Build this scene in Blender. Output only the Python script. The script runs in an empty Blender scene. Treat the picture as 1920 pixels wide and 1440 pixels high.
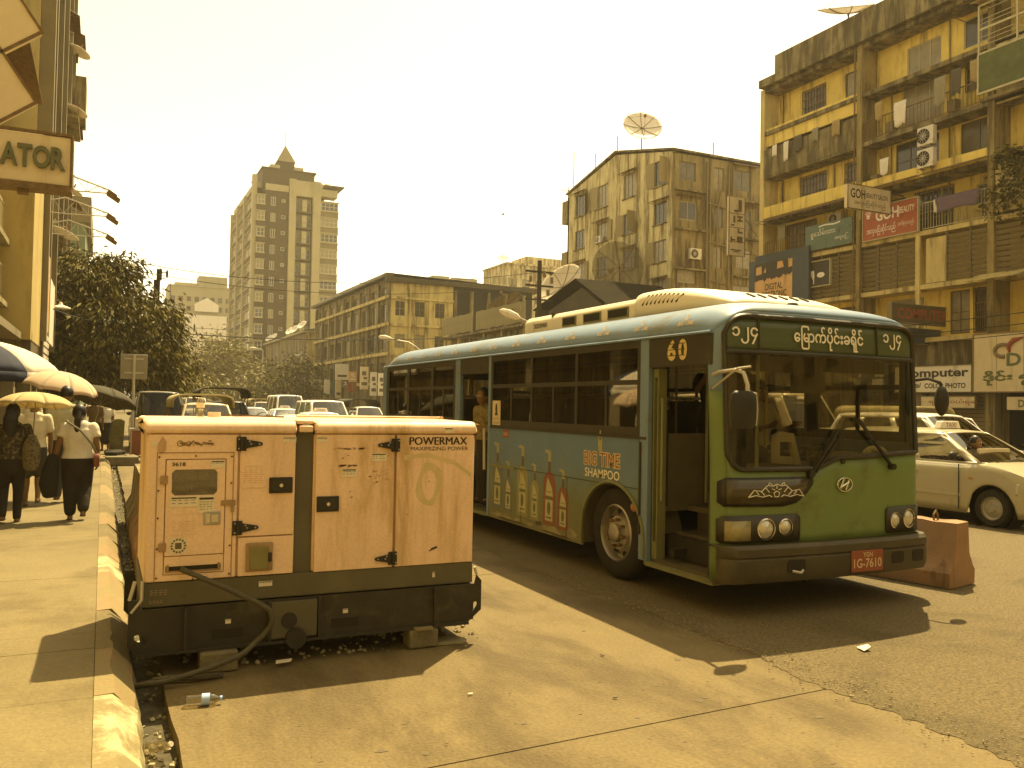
import bpy, bmesh, math, random
from mathutils import Vector, Matrix, geometry

R = math.radians
random.seed(7)
SC = bpy.context.scene
COL = SC.collection

# ------------------------------------------------------------ camera, sky, sun, exposure
FPX, HC = 1600.0, 1.8
YAW, PIT, ROL = R(25.6), R(1.43), R(1.03)
FW = Vector((math.sin(YAW) * math.cos(PIT), math.cos(YAW) * math.cos(PIT), math.sin(PIT)))
_r0 = Vector((math.cos(YAW), -math.sin(YAW), 0.0))
_u0 = _r0.cross(FW)
RT = _r0 * math.cos(ROL) + _u0 * math.sin(ROL)
UP = _u0 * math.cos(ROL) - _r0 * math.sin(ROL)
CAM = Vector((0, 0, HC))
cam_data = bpy.data.cameras.new('camera')
cam_data.sensor_width = 36.0
cam_data.lens = 36.0 * FPX / 1920.0
cam_data.clip_start, cam_data.clip_end = 0.1, 3000.0
cam = bpy.data.objects.new('camera', cam_data)
COL.objects.link(cam)
cm = Matrix((RT, UP, -FW)).transposed().to_4x4()
cm.translation = CAM
cam.matrix_world = cm
SC.camera = cam

SUN_EL, SUN_AZ = R(61.0), R(45.0)          # azimuth measured from +Y towards +X
world = bpy.data.worlds.new("World")
SC.world = world
world.use_nodes = True
nt = world.node_tree
nt.nodes.clear()
n_out = nt.nodes.new('ShaderNodeOutputWorld')
n_bg = nt.nodes.new('ShaderNodeBackground')
n_sky = nt.nodes.new('ShaderNodeTexSky')
n_sky.sky_type = 'NISHITA'
n_sky.sun_disc = False
n_sky.sun_elevation = SUN_EL
n_sky.sun_rotation = SUN_AZ
n_sky.air_density = 1.0
n_sky.dust_density = 1.0
n_sky.ozone_density = 1.0
n_bw = nt.nodes.new('ShaderNodeRGBToBW')
n_mul = nt.nodes.new('ShaderNodeVectorMath')
n_mul.operation = 'MULTIPLY'
n_mul.inputs[1].default_value = (1.0, 0.86, 0.56)   # the warm, dusty white of the sky
nt.links.new(n_sky.outputs[0], n_bw.inputs[0])
nt.links.new(n_bw.outputs[0], n_mul.inputs[0])
nt.links.new(n_mul.outputs[0], n_bg.inputs[0])
n_bg.inputs[1].default_value = 0.15
nt.links.new(n_bg.outputs[0], n_out.inputs[0])

sun_data = bpy.data.lights.new('sun', 'SUN')
sun_data.energy = 3.3
sun_data.angle = R(0.5)
sun_data.color = (1.0, 0.78, 0.40)
sun = bpy.data.objects.new('sun', sun_data)
COL.objects.link(sun)
_sd = Vector((math.sin(SUN_AZ) * math.cos(SUN_EL), math.cos(SUN_AZ) * math.cos(SUN_EL), math.sin(SUN_EL)))
sun.rotation_euler = _sd.to_track_quat('Z', 'Y').to_euler()
sun.location = (20, 20, 60)

SC.view_settings.view_transform = 'Standard'
SC.view_settings.look = 'None'
SC.view_settings.exposure = 1.6
SC.view_settings.gamma = 1.0
SC.view_settings.use_curve_mapping = False
SC.render.engine = 'CYCLES'
SC.cycles.max_bounces = 8
SC.cycles.transparent_max_bounces = 24
SC.cycles.volume_bounces = 1
SC.cycles.volume_step_rate = 4.0
SC.cycles.use_denoising = True
SC.cycles.sample_clamp_indirect = 6.0


def ray(px, py):
    return FW + RT * ((px - 960) / FPX) + UP * ((720 - py) / FPX)


def PX(px, py, X):
    d = ray(px, py)
    return CAM + d * (X / d.x)


def PY(px, py, Y):
    d = ray(px, py)
    return CAM + d * (Y / d.y)


def PD(px, py, D):
    return CAM + ray(px, py) * D


# ------------------------------------------------------------ materials
_mats = {}


def M(name, col=None, rough=.65, metal=0.0, var=.12, scale=4.0, col2=None, amt=.5, streak=0, s2=.7, bump=0.0, bscale=40.0, spec=.4, raw=False, sy=1.0, alpha=1.0, grain=0.0, gscale=60.0, k=1.0):
    """Procedural surface: base colour broken up by noise, a second colour in patches (vertical streaks when streak)."""
    if name in _mats:
        return _mats[name]
    if max(col) < .64 and not metal:
        col = (col[0] * .77 * k, col[1] * .77 * k, col[2] * (.77 if raw else .60) * k)
        col2 = (col2[0] * .70 * k, col2[1] * .70 * k, col2[2] * (.70 if raw else .52) * k) if col2 else None
    m = bpy.data.materials.new(name)
    _mats[name] = m
    m.use_nodes = True
    t = m.node_tree
    b = t.nodes['Principled BSDF']
    b.inputs['Roughness'].default_value = rough
    b.inputs['Metallic'].default_value = metal
    b.inputs['Alpha'].default_value = alpha
    b.inputs['Specular IOR Level'].default_value = spec
    tc = t.nodes.new('ShaderNodeTexCoord')
    no = t.nodes.new('ShaderNodeTexNoise')
    no.inputs['Scale'].default_value = scale
    no.inputs['Detail'].default_value = 6
    no.inputs['Roughness'].default_value = .62
    t.links.new(tc.outputs['Object'], no.inputs['Vector'])
    mr = t.nodes.new('ShaderNodeMapRange')
    mr.inputs['From Min'].default_value = .3
    mr.inputs['From Max'].default_value = .7
    mr.inputs['To Min'].default_value = 1 - var
    mr.inputs['To Max'].default_value = 1 + var
    t.links.new(no.outputs[0], mr.inputs[0])
    vm = t.nodes.new('ShaderNodeVectorMath')
    vm.operation = 'SCALE'
    vm.inputs[0].default_value = col
    t.links.new(mr.outputs[0], vm.inputs['Scale'])
    out = vm.outputs[0]
    if col2 is not None:
        mp = t.nodes.new('ShaderNodeMapping')
        mp.inputs['Scale'].default_value = (1, sy, .14 if streak else 1)
        t.links.new(tc.outputs['Object'], mp.inputs[0])
        n2 = t.nodes.new('ShaderNodeTexNoise')
        n2.inputs['Scale'].default_value = s2
        n2.inputs['Detail'].default_value = 9
        n2.inputs['Roughness'].default_value = .68
        n2.inputs['Distortion'].default_value = .3
        t.links.new(mp.outputs[0], n2.inputs['Vector'])
        m2 = t.nodes.new('ShaderNodeMapRange')
        m2.interpolation_type = 'SMOOTHSTEP'
        m2.inputs['From Min'].default_value = .62 - .3 * amt
        m2.inputs['From Max'].default_value = .82 - .3 * amt
        t.links.new(n2.outputs[0], m2.inputs[0])
        mx = t.nodes.new('ShaderNodeMix')
        mx.data_type = 'RGBA'
        t.links.new(m2.outputs[0], mx.inputs['Factor'])
        t.links.new(out, mx.inputs[6])
        mx.inputs[7].default_value = (*col2, 1)
        out = mx.outputs[2]
    if grain:
        n4 = t.nodes.new('ShaderNodeTexNoise')
        n4.inputs['Scale'].default_value = gscale
        n4.inputs['Detail'].default_value = 3
        n4.inputs['Roughness'].default_value = .75
        t.links.new(tc.outputs['Object'], n4.inputs['Vector'])
        m4 = t.nodes.new('ShaderNodeMapRange')
        m4.inputs['From Min'].default_value = .3
        m4.inputs['From Max'].default_value = .7
        m4.inputs['To Min'].default_value = 1 - grain
        m4.inputs['To Max'].default_value = 1 + grain
        t.links.new(n4.outputs[0], m4.inputs[0])
        v4 = t.nodes.new('ShaderNodeVectorMath')
        v4.operation = 'SCALE'
        t.links.new(out, v4.inputs[0])
        t.links.new(m4.outputs[0], v4.inputs['Scale'])
        out = v4.outputs[0]
    t.links.new(out, b.inputs['Base Color'])
    if bump:
        n3 = t.nodes.new('ShaderNodeTexNoise')
        n3.inputs['Scale'].default_value = bscale
        n3.inputs['Detail'].default_value = 4
        t.links.new(tc.outputs['Object'], n3.inputs['Vector'])
        bp = t.nodes.new('ShaderNodeBump')
        bp.inputs['Strength'].default_value = bump
        bp.inputs['Distance'].default_value = .02
        t.links.new(n3.outputs[0], bp.inputs['Height'])
        t.links.new(bp.outputs[0], b.inputs['Normal'])
    return m


def glass(name, tint, gloss=.08, rough=.02, gmax=.6):
    """Thin window glass: mostly see-through in its tint, reflecting more at a grazing view."""
    if name in _mats:
        return _mats[name]
    m = bpy.data.materials.new(name)
    _mats[name] = m
    m.use_nodes = True
    t = m.node_tree
    t.nodes.clear()
    o = t.nodes.new('ShaderNodeOutputMaterial')
    tr = t.nodes.new('ShaderNodeBsdfTransparent')
    tr.inputs[0].default_value = (*tint, 1)
    gl = t.nodes.new('ShaderNodeBsdfGlossy')
    gl.inputs['Roughness'].default_value = rough
    gl.inputs[0].default_value = (.9, .88, .82, 1)
    lw = t.nodes.new('ShaderNodeLayerWeight')
    lw.inputs[0].default_value = .35
    mr = t.nodes.new('ShaderNodeMapRange')
    mr.inputs['To Min'].default_value = gloss
    mr.inputs['To Max'].default_value = gmax
    t.links.new(lw.outputs['Fresnel'], mr.inputs[0])
    mx = t.nodes.new('ShaderNodeMixShader')
    t.links.new(mr.outputs[0], mx.inputs[0])
    t.links.new(tr.outputs[0], mx.inputs[1])
    t.links.new(gl.outputs[0], mx.inputs[2])
    t.links.new(mx.outputs[0], o.inputs[0])
    return m


def flat(name, col, rough=.6, metal=0.0, spec=.4):
    return M(name, col, rough, metal, var=.08, scale=9, spec=spec)


# ------------------------------------------------------------ mesh builder and scene helpers
OFF = {}


class MB:
    def __init__(self):
        self.v, self.f, self.mi, self.m = [], [], [], 0

    def add(self, vs, fs):
        n = len(self.v)
        self.v += [tuple(p) for p in vs]
        for q in fs:
            self.f.append([i + n for i in q])
            self.mi.append(self.m)
        return self

    def box(self, x0, y0, z0, x1, y1, z1):
        x0, x1 = min(x0, x1), max(x0, x1)
        y0, y1 = min(y0, y1), max(y0, y1)
        z0, z1 = min(z0, z1), max(z0, z1)
        return self.add([(x0, y0, z0), (x1, y0, z0), (x1, y1, z0), (x0, y1, z0), (x0, y0, z1), (x1, y0, z1), (x1, y1, z1), (x0, y1, z1)],
                        [(0, 3, 2, 1), (4, 5, 6, 7), (0, 1, 5, 4), (1, 2, 6, 5), (2, 3, 7, 6), (3, 0, 4, 7)])

    def obox(self, c, size, mat3):
        """box of a size about c, turned by a 3x3 matrix"""
        hx, hy, hz = size[0] / 2, size[1] / 2, size[2] / 2
        c = Vector(c)
        vs = [c + mat3 @ Vector((sx * hx, sy * hy, sz * hz)) for sz in (-1, 1) for sx, sy in ((-1, -1), (1, -1), (1, 1), (-1, 1))]
        return self.add(vs, [(0, 3, 2, 1), (4, 5, 6, 7), (0, 1, 5, 4), (1, 2, 6, 5), (2, 3, 7, 6), (3, 0, 4, 7)])

    def beam(self, a, b, w, h=None):
        """square bar from a to b"""
        a, b = Vector(a), Vector(b)
        d = b - a
        q = d.to_track_quat('X', 'Z').to_matrix()
        return self.obox((a + b) / 2, (d.length, w, h or w), q)

    def cyl(self, a, b, r0, r1=None, n=12, cap=True):
        a, b = Vector(a), Vector(b)
        r1 = r0 if r1 is None else r1
        q = (b - a).to_track_quat('Z', 'Y').to_matrix()
        vs = []
        for p, r in ((a, r0), (b, r1)):
            for i in range(n):
                t = 2 * math.pi * i / n
                vs.append(p + q @ Vector((r * math.cos(t), r * math.sin(t), 0)))
        fs = [(i, (i + 1) % n, n + (i + 1) % n, n + i) for i in range(n)]
        if cap:
            fs += [tuple(range(n - 1, -1, -1)), tuple(range(n, 2 * n))]
        return self.add(vs, fs)

    def tube(self, pts, r, n=8):
        pts = [Vector(p) for p in pts]
        vs, fs = [], []
        u = None
        for i, p in enumerate(pts):
            d = (pts[min(i + 1, len(pts) - 1)] - pts[max(i - 1, 0)]).normalized()
            if u is None:
                u = d.orthogonal().normalized()
            u = (u - d * u.dot(d))
            u = u.normalized() if u.length > 1e-6 else d.orthogonal().normalized()
            w = d.cross(u)
            rr = r[i] if isinstance(r, (list, tuple)) else r
            for k in range(n):
                t = 2 * math.pi * k / n
                vs.append(p + u * (rr * math.cos(t)) + w * (rr * math.sin(t)))
        for i in range(len(pts) - 1):
            for k in range(n):
                fs.append((i * n + k, i * n + (k + 1) % n, (i + 1) * n + (k + 1) % n, (i + 1) * n + k))
        fs += [tuple(range(n - 1, -1, -1)), tuple(range((len(pts) - 1) * n, len(pts) * n))]
        return self.add(vs, fs)

    def lathe(self, prof, o=(0, 0, 0), axis=(0, 0, 1), n=20, a0=0.0, a1=2 * math.pi):
        o = Vector(o)
        q = Vector(axis).to_track_quat('Z', 'Y').to_matrix()
        full = abs(a1 - a0 - 2 * math.pi) < 1e-6
        k = n if full else n + 1
        vs, fs = [], []
        for r, z in prof:
            for i in range(k):
                t = a0 + (a1 - a0) * i / n
                vs.append(o + q @ Vector((r * math.cos(t), r * math.sin(t), z)))
        for j in range(len(prof) - 1):
            for i in range(n):
                i2 = (i + 1) % k
                fs.append((j * k + i, j * k + i2, (j + 1) * k + i2, (j + 1) * k + i))
        return self.add(vs, fs)

    def ball(self, c, r, n=10, m=7):
        r = (r, r, r) if isinstance(r, (int, float)) else r
        vs, fs = [], []
        for j in range(m + 1):
            p = math.pi * j / m
            for i in range(n):
                t = 2 * math.pi * i / n
                vs.append((c[0] + r[0] * math.sin(p) * math.cos(t), c[1] + r[1] * math.sin(p) * math.sin(t), c[2] + r[2] * math.cos(p)))
        for j in range(m):
            for i in range(n):
                fs.append((j * n + i, (j + 1) * n + i, (j + 1) * n + (i + 1) % n, j * n + (i + 1) % n))
        return self.add(vs, fs)

    def grid(self, fn, nu, nv):
        vs = [fn(i / nu, j / nv) for j in range(nv + 1) for i in range(nu + 1)]
        k = nu + 1
        return self.add(vs, [(j * k + i, j * k + i + 1, (j + 1) * k + i + 1, (j + 1) * k + i) for j in range(nv) for i in range(nu)])

    def prism(self, poly, fn, a, b, holes=()):
        """polygon (with holes) in 2-D put through fn(p, t) at t=a and t=b and joined round its edges"""
        loops = [list(poly)] + [list(h) for h in holes]
        tri = geometry.tessellate_polygon([[Vector((x, y, 0)) for x, y in l] for l in loops])
        pts = [p for l in loops for p in l]
        n = len(pts)
        vs = [fn(p, a) for p in pts] + [fn(p, b) for p in pts]
        fs = [tuple(t) for t in tri] + [(t[2] + n, t[1] + n, t[0] + n) for t in tri]
        s = 0
        for l in loops:
            k = len(l)
            fs += [(s + i, s + (i + 1) % k, n + s + (i + 1) % k, n + s + i) for i in range(k)]
            s += k
        return self.add(vs, fs)

    def mesh(self, name, mats, sharp=32, solid=True):
        me = bpy.data.meshes.new(name)
        me.from_pydata(self.v, [], self.f)
        mats = mats if isinstance(mats, (list, tuple)) else [mats]
        for m in mats:
            me.materials.append(m)
        if len(mats) > 1:
            me.polygons.foreach_set('material_index', self.mi)
        if solid:
            bm = bmesh.new()
            bm.from_mesh(me)
            bmesh.ops.remove_doubles(bm, verts=bm.verts, dist=1e-5)
            bmesh.ops.recalc_face_normals(bm, faces=bm.faces)
            bm.to_mesh(me)
            bm.free()
        me.polygons.foreach_set('use_smooth', [True] * len(me.polygons))
        me.set_sharp_from_angle(angle=R(sharp))
        me.update()
        return me

    def build(self, name, mats, parent=None, sharp=32, solid=True, bev=0.0, label=None, kind=None, seg=2):
        off = OFF.get(parent.name) if parent is not None else None
        if off is not None:
            self.v = [(p[0] - off.x, p[1] - off.y, p[2] - off.z) for p in self.v]
        o = bpy.data.objects.new(name, self.mesh(name, mats, sharp, solid))
        COL.objects.link(o)
        if parent is not None:
            o.parent = parent
            if off is not None:
                OFF[o.name] = off
        if bev:
            md = o.modifiers.new('bevel', 'BEVEL')
            md.width = bev
            md.segments = seg
            md.limit_method = 'ANGLE'
        if label:
            o['label'] = label
        if kind:
            o['kind'] = kind
        return o


def tag(o, label, cat, group=None):
    o['label'] = label
    o['category'] = cat
    if group:
        o['group'] = group
    return o


def thing(name, label, cat, loc=(0, 0, 0), rz=0.0, group=None, abs=True):
    """Empty at a thing's base; abs: its parts are given in world coordinates (rz must be 0)."""
    o = bpy.data.objects.new(name, None)
    COL.objects.link(o)
    o.location = loc
    o.rotation_euler = (0, 0, rz)
    o.empty_display_size = .2
    if abs and rz == 0:
        OFF[o.name] = Vector(loc)
    return tag(o, label, cat, group)


def inst(name, me, parent, loc=(0, 0, 0), rz=0.0, rx=0.0, scale=None, label=None):
    o = bpy.data.objects.new(name, me)
    COL.objects.link(o)
    loc = Vector(loc)
    if parent is not None:
        o.parent = parent
        off = OFF.get(parent.name)
        if off is not None:
            loc = loc - off
    o.location = loc
    o.rotation_euler = (rx, 0, rz)
    if scale:
        o.scale = scale
    if label:
        o['label'] = label
    return o


def kids(o):
    return [c for c in o.children]


def dup(o, loc=None, rz=None, label=None, parent=None):
    c = o.copy()
    COL.objects.link(c)
    c.parent = parent
    if loc is not None:
        c.location = loc
    if rz is not None:
        c.rotation_euler = (0, 0, rz)
    if label:
        c['label'] = label
    for ch in o.children:
        dup(ch, parent=c)
    return c


# a frame: origin and heading of a vertical face; local x runs along it, local -y looks out, z up
def fr(F, u, d, z):
    (ox, oy, oz), a = F
    return (ox + u * math.cos(a) - d * math.sin(a), oy + u * math.sin(a) + d * math.cos(a), oz + z)


def fbox(mb, F, u0, d0, z0, u1, d1, z1):
    vs = [fr(F, u, d, z) for z in (z0, z1) for u, d in ((u0, d0), (u1, d0), (u1, d1), (u0, d1))]
    return mb.add(vs, [(0, 3, 2, 1), (4, 5, 6, 7), (0, 1, 5, 4), (1, 2, 6, 5), (2, 3, 7, 6), (3, 0, 4, 7)])


def facade(mb, F, W, H, holes, t=.25, z0=0.0, d=0.0, top=None):
    """wall sheet with rectangular openings and their reveals; holes are (u0, z0, u1, z1)"""
    us = sorted({0.0, W} | {h[0] for h in holes} | {h[2] for h in holes})
    zs = sorted({z0, H} | {h[1] for h in holes} | {h[3] for h in holes})
    for i in range(len(us) - 1):
        for j in range(len(zs) - 1):
            uc, zc = (us[i] + us[i + 1]) / 2, (zs[j] + zs[j + 1]) / 2
            if any(h[0] < uc < h[2] and h[1] < zc < h[3] for h in holes):
                continue
            mb.add([fr(F, us[i], d, zs[j]), fr(F, us[i + 1], d, zs[j]), fr(F, us[i + 1], d, zs[j + 1]), fr(F, us[i], d, zs[j + 1])], [(0, 1, 2, 3)])
    for a, b, c, e in holes:
        for (p, q) in (((a, b), (c, b)), ((c, b), (c, e)), ((c, e), (a, e)), ((a, e), (a, b))):
            mb.add([fr(F, p[0], d, p[1]), fr(F, p[0], d + t, p[1]), fr(F, q[0], d + t, q[1]), fr(F, q[0], d, q[1])], [(0, 1, 2, 3)])
    return mb


# ------------------------------------------------------------ lettering
_txt = {}


def text_mesh(s, mat, bold=0.0, shear=0.0, ext=.5):
    key = (s, mat.name, bold, shear)
    if key in _txt:
        return _txt[key]
    cu = bpy.data.curves.new('lettering', 'FONT')
    cu.body = s
    cu.size = 1.0
    cu.offset = bold
    cu.shear = shear
    cu.resolution_u = 3
    ob = bpy.data.objects.new('lettering', cu)
    me0 = ob.to_mesh()
    vs = [v.co.copy() for v in me0.vertices]
    ps = [tuple(p.vertices) for p in me0.polygons]
    ob.to_mesh_clear()
    bpy.data.objects.remove(ob)
    bpy.data.curves.remove(cu)
    if not vs:
        return None
    x0, x1 = min(v.x for v in vs), max(v.x for v in vs)
    y0, y1 = min(v.y for v in vs), max(v.y for v in vs)
    w, h = max(x1 - x0, 1e-3), max(y1 - y0, 1e-3)
    me = bpy.data.meshes.new('lettering')
    me.from_pydata([((v.x - (x0 + x1) / 2) / w, 0, (v.y - (y0 + y1) / 2) / h) for v in vs], [], ps)
    me.materials.append(mat)
    _txt[key] = (me, w / h)
    return _txt[key]


def lettering(s, parent, c, w, h, mat, ang=0.0, bold=0.0, shear=0.0, tilt=0.0, roll=0.0, name='lettering'):
    """flat print: the word s stretched to w by h about c on a face that looks along local -y turned by ang"""
    r = text_mesh(s, mat, bold, shear)
    if r is None:
        return None
    o = inst(name, r[0], parent, c)
    o.rotation_euler = (tilt, roll, ang)
    o.scale = (w, 1, h)
    return o


FX, FY, FR_ = -math.pi / 2, 0.0, math.pi / 2      # headings: face looks to -X, to -Y, to +X

# ============================================================ GROUND
m_ground = M('packed_ground', (.18, .14, .08), .9, scale=.8, var=.2)
m_conc = M('road_concrete', (.255, .19, .10), .85, var=.13, scale=1.6, col2=(.165, .118, .058), amt=.66, s2=1.1, sy=.4, bump=.5, bscale=45, grain=.24, gscale=42, k=.80)
m_asph = M('asphalt', (.222, .168, .095), .88, var=.5, scale=42, col2=(.135, .105, .058), amt=.42, s2=.5, bump=1.0, bscale=80, grain=.4, gscale=110, k=.83)
m_far = M('far_road', (.20, .16, .09), .88, var=.12, scale=.6, k=.8)
m_walk = M('pavement_concrete', (.31, .245, .14), .85, var=.10, scale=1.4, col2=(.24, .185, .10), amt=.55, s2=.9, bump=.3, bscale=50, grain=.17, gscale=48, k=.76)
m_gut = M('gutter_dirt', (.10, .085, .06), .95, var=.45, scale=12, bump=.8, bscale=30)
m_kred = M('kerb_red', (.34, .225, .135), .8, var=.12, scale=6, col2=(.31, .245, .14), amt=.78, s2=3.0, bump=.3)
m_kwht = M('kerb_white', (.60, .53, .38), .8, var=.08, scale=6, col2=(.31, .25, .15), amt=.82, s2=4.0, bump=.3)


def structure(name, loc=(0, 0, 0)):
    o = bpy.data.objects.new(name, None)
    COL.objects.link(o)
    o.location = loc
    o['kind'] = 'structure'
    OFF[o.name] = Vector(loc)
    return o


mb = MB()
mb.box(-420, -60, -.9, 500, 1300, -.14)
mb.build('ground', m_ground, kind='structure')

# concrete parking lane along the kerb, slab by slab
lane = structure('road')
ys = [-8.0, -.1, 4.05, 8.25, 12.4, 16.6, 20.8, 25, 29.2, 33.4, 37.6, 41.8, 46, 50.2]
for a, b in zip(ys, ys[1:]):
    mb = MB()
    tilt = .043                       # the joints run a little askew
    poly = [(.41, a - tilt * 2 + .006), (4.42, a + tilt * 2 + .006), (4.42, b + tilt * 2 - .006), (.41, b - tilt * 2 - .006)]
    n = 14
    edge = [(.41 + random.uniform(-.02, .012), b - tilt * 2 - .006 + (a - b + .012) * k / n) for k in range(1, n)]
    mb.prism(poly[:3] + [poly[3]] + edge, lambda p, t: (p[0], p[1], t), 0.0, -.16)
    mb.build('slab', m_conc, lane, sharp=25)
mb = MB()
mb.box(.41, -8, -.5, 4.42, 50.2, -.10)
mb.build('slab_bed', m_gut, lane)
# worn asphalt beyond it, its edge broken
mb = MB()
pts = []
y = -8.0
while y < 50:
    pts.append((4.33 + random.uniform(-.034, .034) + (.05 * math.sin(y * 1.3) + .03 * math.sin(y * 4.1) if y < 12 else 0), y))
    y += .05 if 1.5 < y < 8 else .5
pts.append((4.4, 50))
mb.prism(pts + [(34.2, 50), (34.2, -8)], lambda p, t: (p[0], p[1], t), .0035, -.13)
mb.build('asphalt_surface', m_asph, lane, sharp=25)
mb = MB()
mb.box(.41, 50.2, -.13, 34.2, 1250, .004)
mb.build('far_surface', m_far, lane)
mb = MB()
mb.box(34.0, -8, -.13, 34.2, 1250, .16)
mb.build('far_kerb', m_walk, lane)
mb = MB()
mb.box(34.2, -8, -.13, 60, 48, .15)
mb.box(34.2, 54, -.13, 60, 1250, .15)
mb.build('far_pavement', m_walk, kind='structure')

mb = MB()
mb.box(.20, -8, -.30, .43, 60, -.085)
mb.build('gutter', m_gut, kind='structure')

# grit that collects in the gutter and round the generator's feet
mb = MB()
for _ in range(900):
    if random.random() < .72:
        x, y = random.uniform(.25, .40), random.uniform(2, 26)
        z = -.085
    else:
        x, y = random.uniform(.5, 2.7), random.uniform(6.05, 7.0)
        z = 0.0
    s = random.uniform(.006, .026)
    mb.obox((x, y, z + s * .35), (s, s * random.uniform(.6, 1.4), s * .8), Matrix.Rotation(random.random() * 6, 3, 'Z') @ Matrix.Rotation(random.random(), 3, 'X'))
mb.build('gravel', M('grit', (.42, .37, .28), .9, var=.5, scale=14), kind='stuff', sharp=20)
mb = MB()
for _ in range(900):
    x, y = (random.uniform(.5, 9.5), random.uniform(2.6, 9)) if _ < 120 else (random.gauss(4.4, .12), random.uniform(2.5, 8))
    s = random.uniform(.003, .008)
    mb.obox((x, y, .012 + s * .3), (s * random.uniform(1, 2.4), s, s * .7), Matrix.Rotation(random.random() * 6, 3, 'Z'))
mb.build('gravel', M('loose_grit', (.30, .25, .17), .9, var=.6, scale=9), kind='stuff', sharp=20)

# drips of oil, chewed-up spots and dark scrapes trodden into the lane
mb = MB()
rs = random.Random(17)
for _ in range(150):
    x, y = rs.uniform(.5, 4.2), rs.uniform(2.4, 12) if _ < 110 else rs.uniform(2.4, 5)
    if abs(y - 4.05) < .12 or abs(y - 8.25) < .12:
        continue
    r = rs.choice((.006, .008, .012, .016, .03)) * rs.uniform(.7, 1.4)
    e_ = rs.uniform(.35, 1)
    a0 = rs.uniform(-.4, .4)
    pts = []
    for k in range(9):
        a = 2 * math.pi * k / 9
        q = rs.uniform(.55, 1.25)
        u, v = r * q * math.cos(a), r * q * e_ * math.sin(a)
        pts.append((x + u * math.cos(a0) - v * math.sin(a0), y + u * math.sin(a0) + v * math.cos(a0)))
    mb.prism(pts, lambda p, t: (p[0], p[1], t), .0005, .0022)
o = mb.build('oil_spots', M('oil_spot', (.12, .088, .048), .7, var=.3, scale=30), lane, kind='stuff')

# pavement slabs
walk = structure('sidewalk')
jy = [-8, -1, 1.2, 3.15, 5.1, 6.10, 6.52, 8.55, 11.0, 13.6, 16.5, 19.6, 23, 27, 31.5, 36.5, 42, 48, 55]
for a, b in zip(jy, jy[1:]):
    for x0, x1 in ((-4.6, -.002), ):
        mb = MB()
        mb.box(x0, a + .003, -.2, x1, b - .003, .2 + random.uniform(-.004, .004))
        mb.build('slab', m_walk, walk, bev=.004, seg=1)
mb = MB()
mb.box(-4.6, -8, -.4, .0, 55, .188)
mb.build('slab_bed', m_gut, walk)
mb = MB()
mb.box(-40, 55, -.13, .2, 1250, .2)
mb.build('far_slab', m_walk, walk)

# kerb stones, red and white in turn, chamfered to the road and chipped
kerb = structure('kerb')
ky = [-6, 2.0, 3.1, 4.05, 5.12, 6.06]
kc = ['w', 'r', 'w', 'w', 'r']
y = 6.06
seq = [(1.1, 'n'), (1.55, 'r'), (1.0, 'w'), (1.2, 'r'), (1.1, 'n'), (1.2, 'r'), (1.1, 'n')]
for l, c in seq + [(1.6, 'nrn'[k % 3]) for k in range(14)]:
    y += l
    ky.append(y)
    kc.append(c)
for a, b, c in zip(ky, ky[1:], kc):
    mb = MB()
    n = max(3, int((b - a) / .12))
    rows = []
    j1 = [random.uniform(-.012, .010) for _ in range(n + 1)]
    j2 = [random.uniform(-.014, .008) for _ in range(n + 1)]
    vs, fs = [], []
    for k in range(n + 1):
        yy = a + .004 + (b - a - .008) * k / n
        prof = [(.0, -.2), (.0, .202), (.095 + j1[k], .204 + j1[k] * .3), (.215 + j2[k] * .6, .09 + j2[k]), (.245 + j2[k], -.02), (.245, -.2)]
        vs += [(px_, yy, pz_) for px_, pz_ in prof]
    q = 6
    for k in range(n):
        for i in range(q):
            i2 = (i + 1) % q
            fs.append((k * q + i, k * q + i2, (k + 1) * q + i2, (k + 1) * q + i))
    fs += [tuple(range(q - 1, -1, -1)), tuple(range(n * q, n * q + q))]
    mb.add(vs, fs)
    mb.build('kerb_stone', {'w': m_kwht, 'r': m_kred, 'n': m_walk}[c], kerb, sharp=25)

# ============================================================ WINDOWS AND OTHER BUILDING PIECES
m_pane = M('dark_pane', (.07, .062, .045), .12, var=.3, scale=1.5, spec=.6)
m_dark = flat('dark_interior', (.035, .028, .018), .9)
m_frw = flat('pale_window_frame', (.62, .55, .42), .6)
m_frd = flat('dark_window_frame', (.17, .13, .08), .6)
m_frg = flat('weathered_wood', (.30, .24, .15), .75)
m_wire = flat('black_cable', (.02, .017, .012), .7)
m_steel = flat('steel', (.42, .39, .33), .45, .6)
m_rust = M('rusty_steel', (.22, .14, .07), .8, var=.35, scale=8)
m_acw = M('air_conditioner_white', (.68, .62, .5), .5, var=.06, scale=4, col2=(.42, .36, .25), amt=.35, s2=3)
_wm = {}
m_pane2 = M('curtained_pane', (.34, .28, .18), .35, var=.3, scale=2.2, spec=.6)
m_pane3 = M('dusty_pane', (.16, .135, .09), .25, var=.4, scale=1.2, spec=.6)
_rw = random.Random(21)


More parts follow.
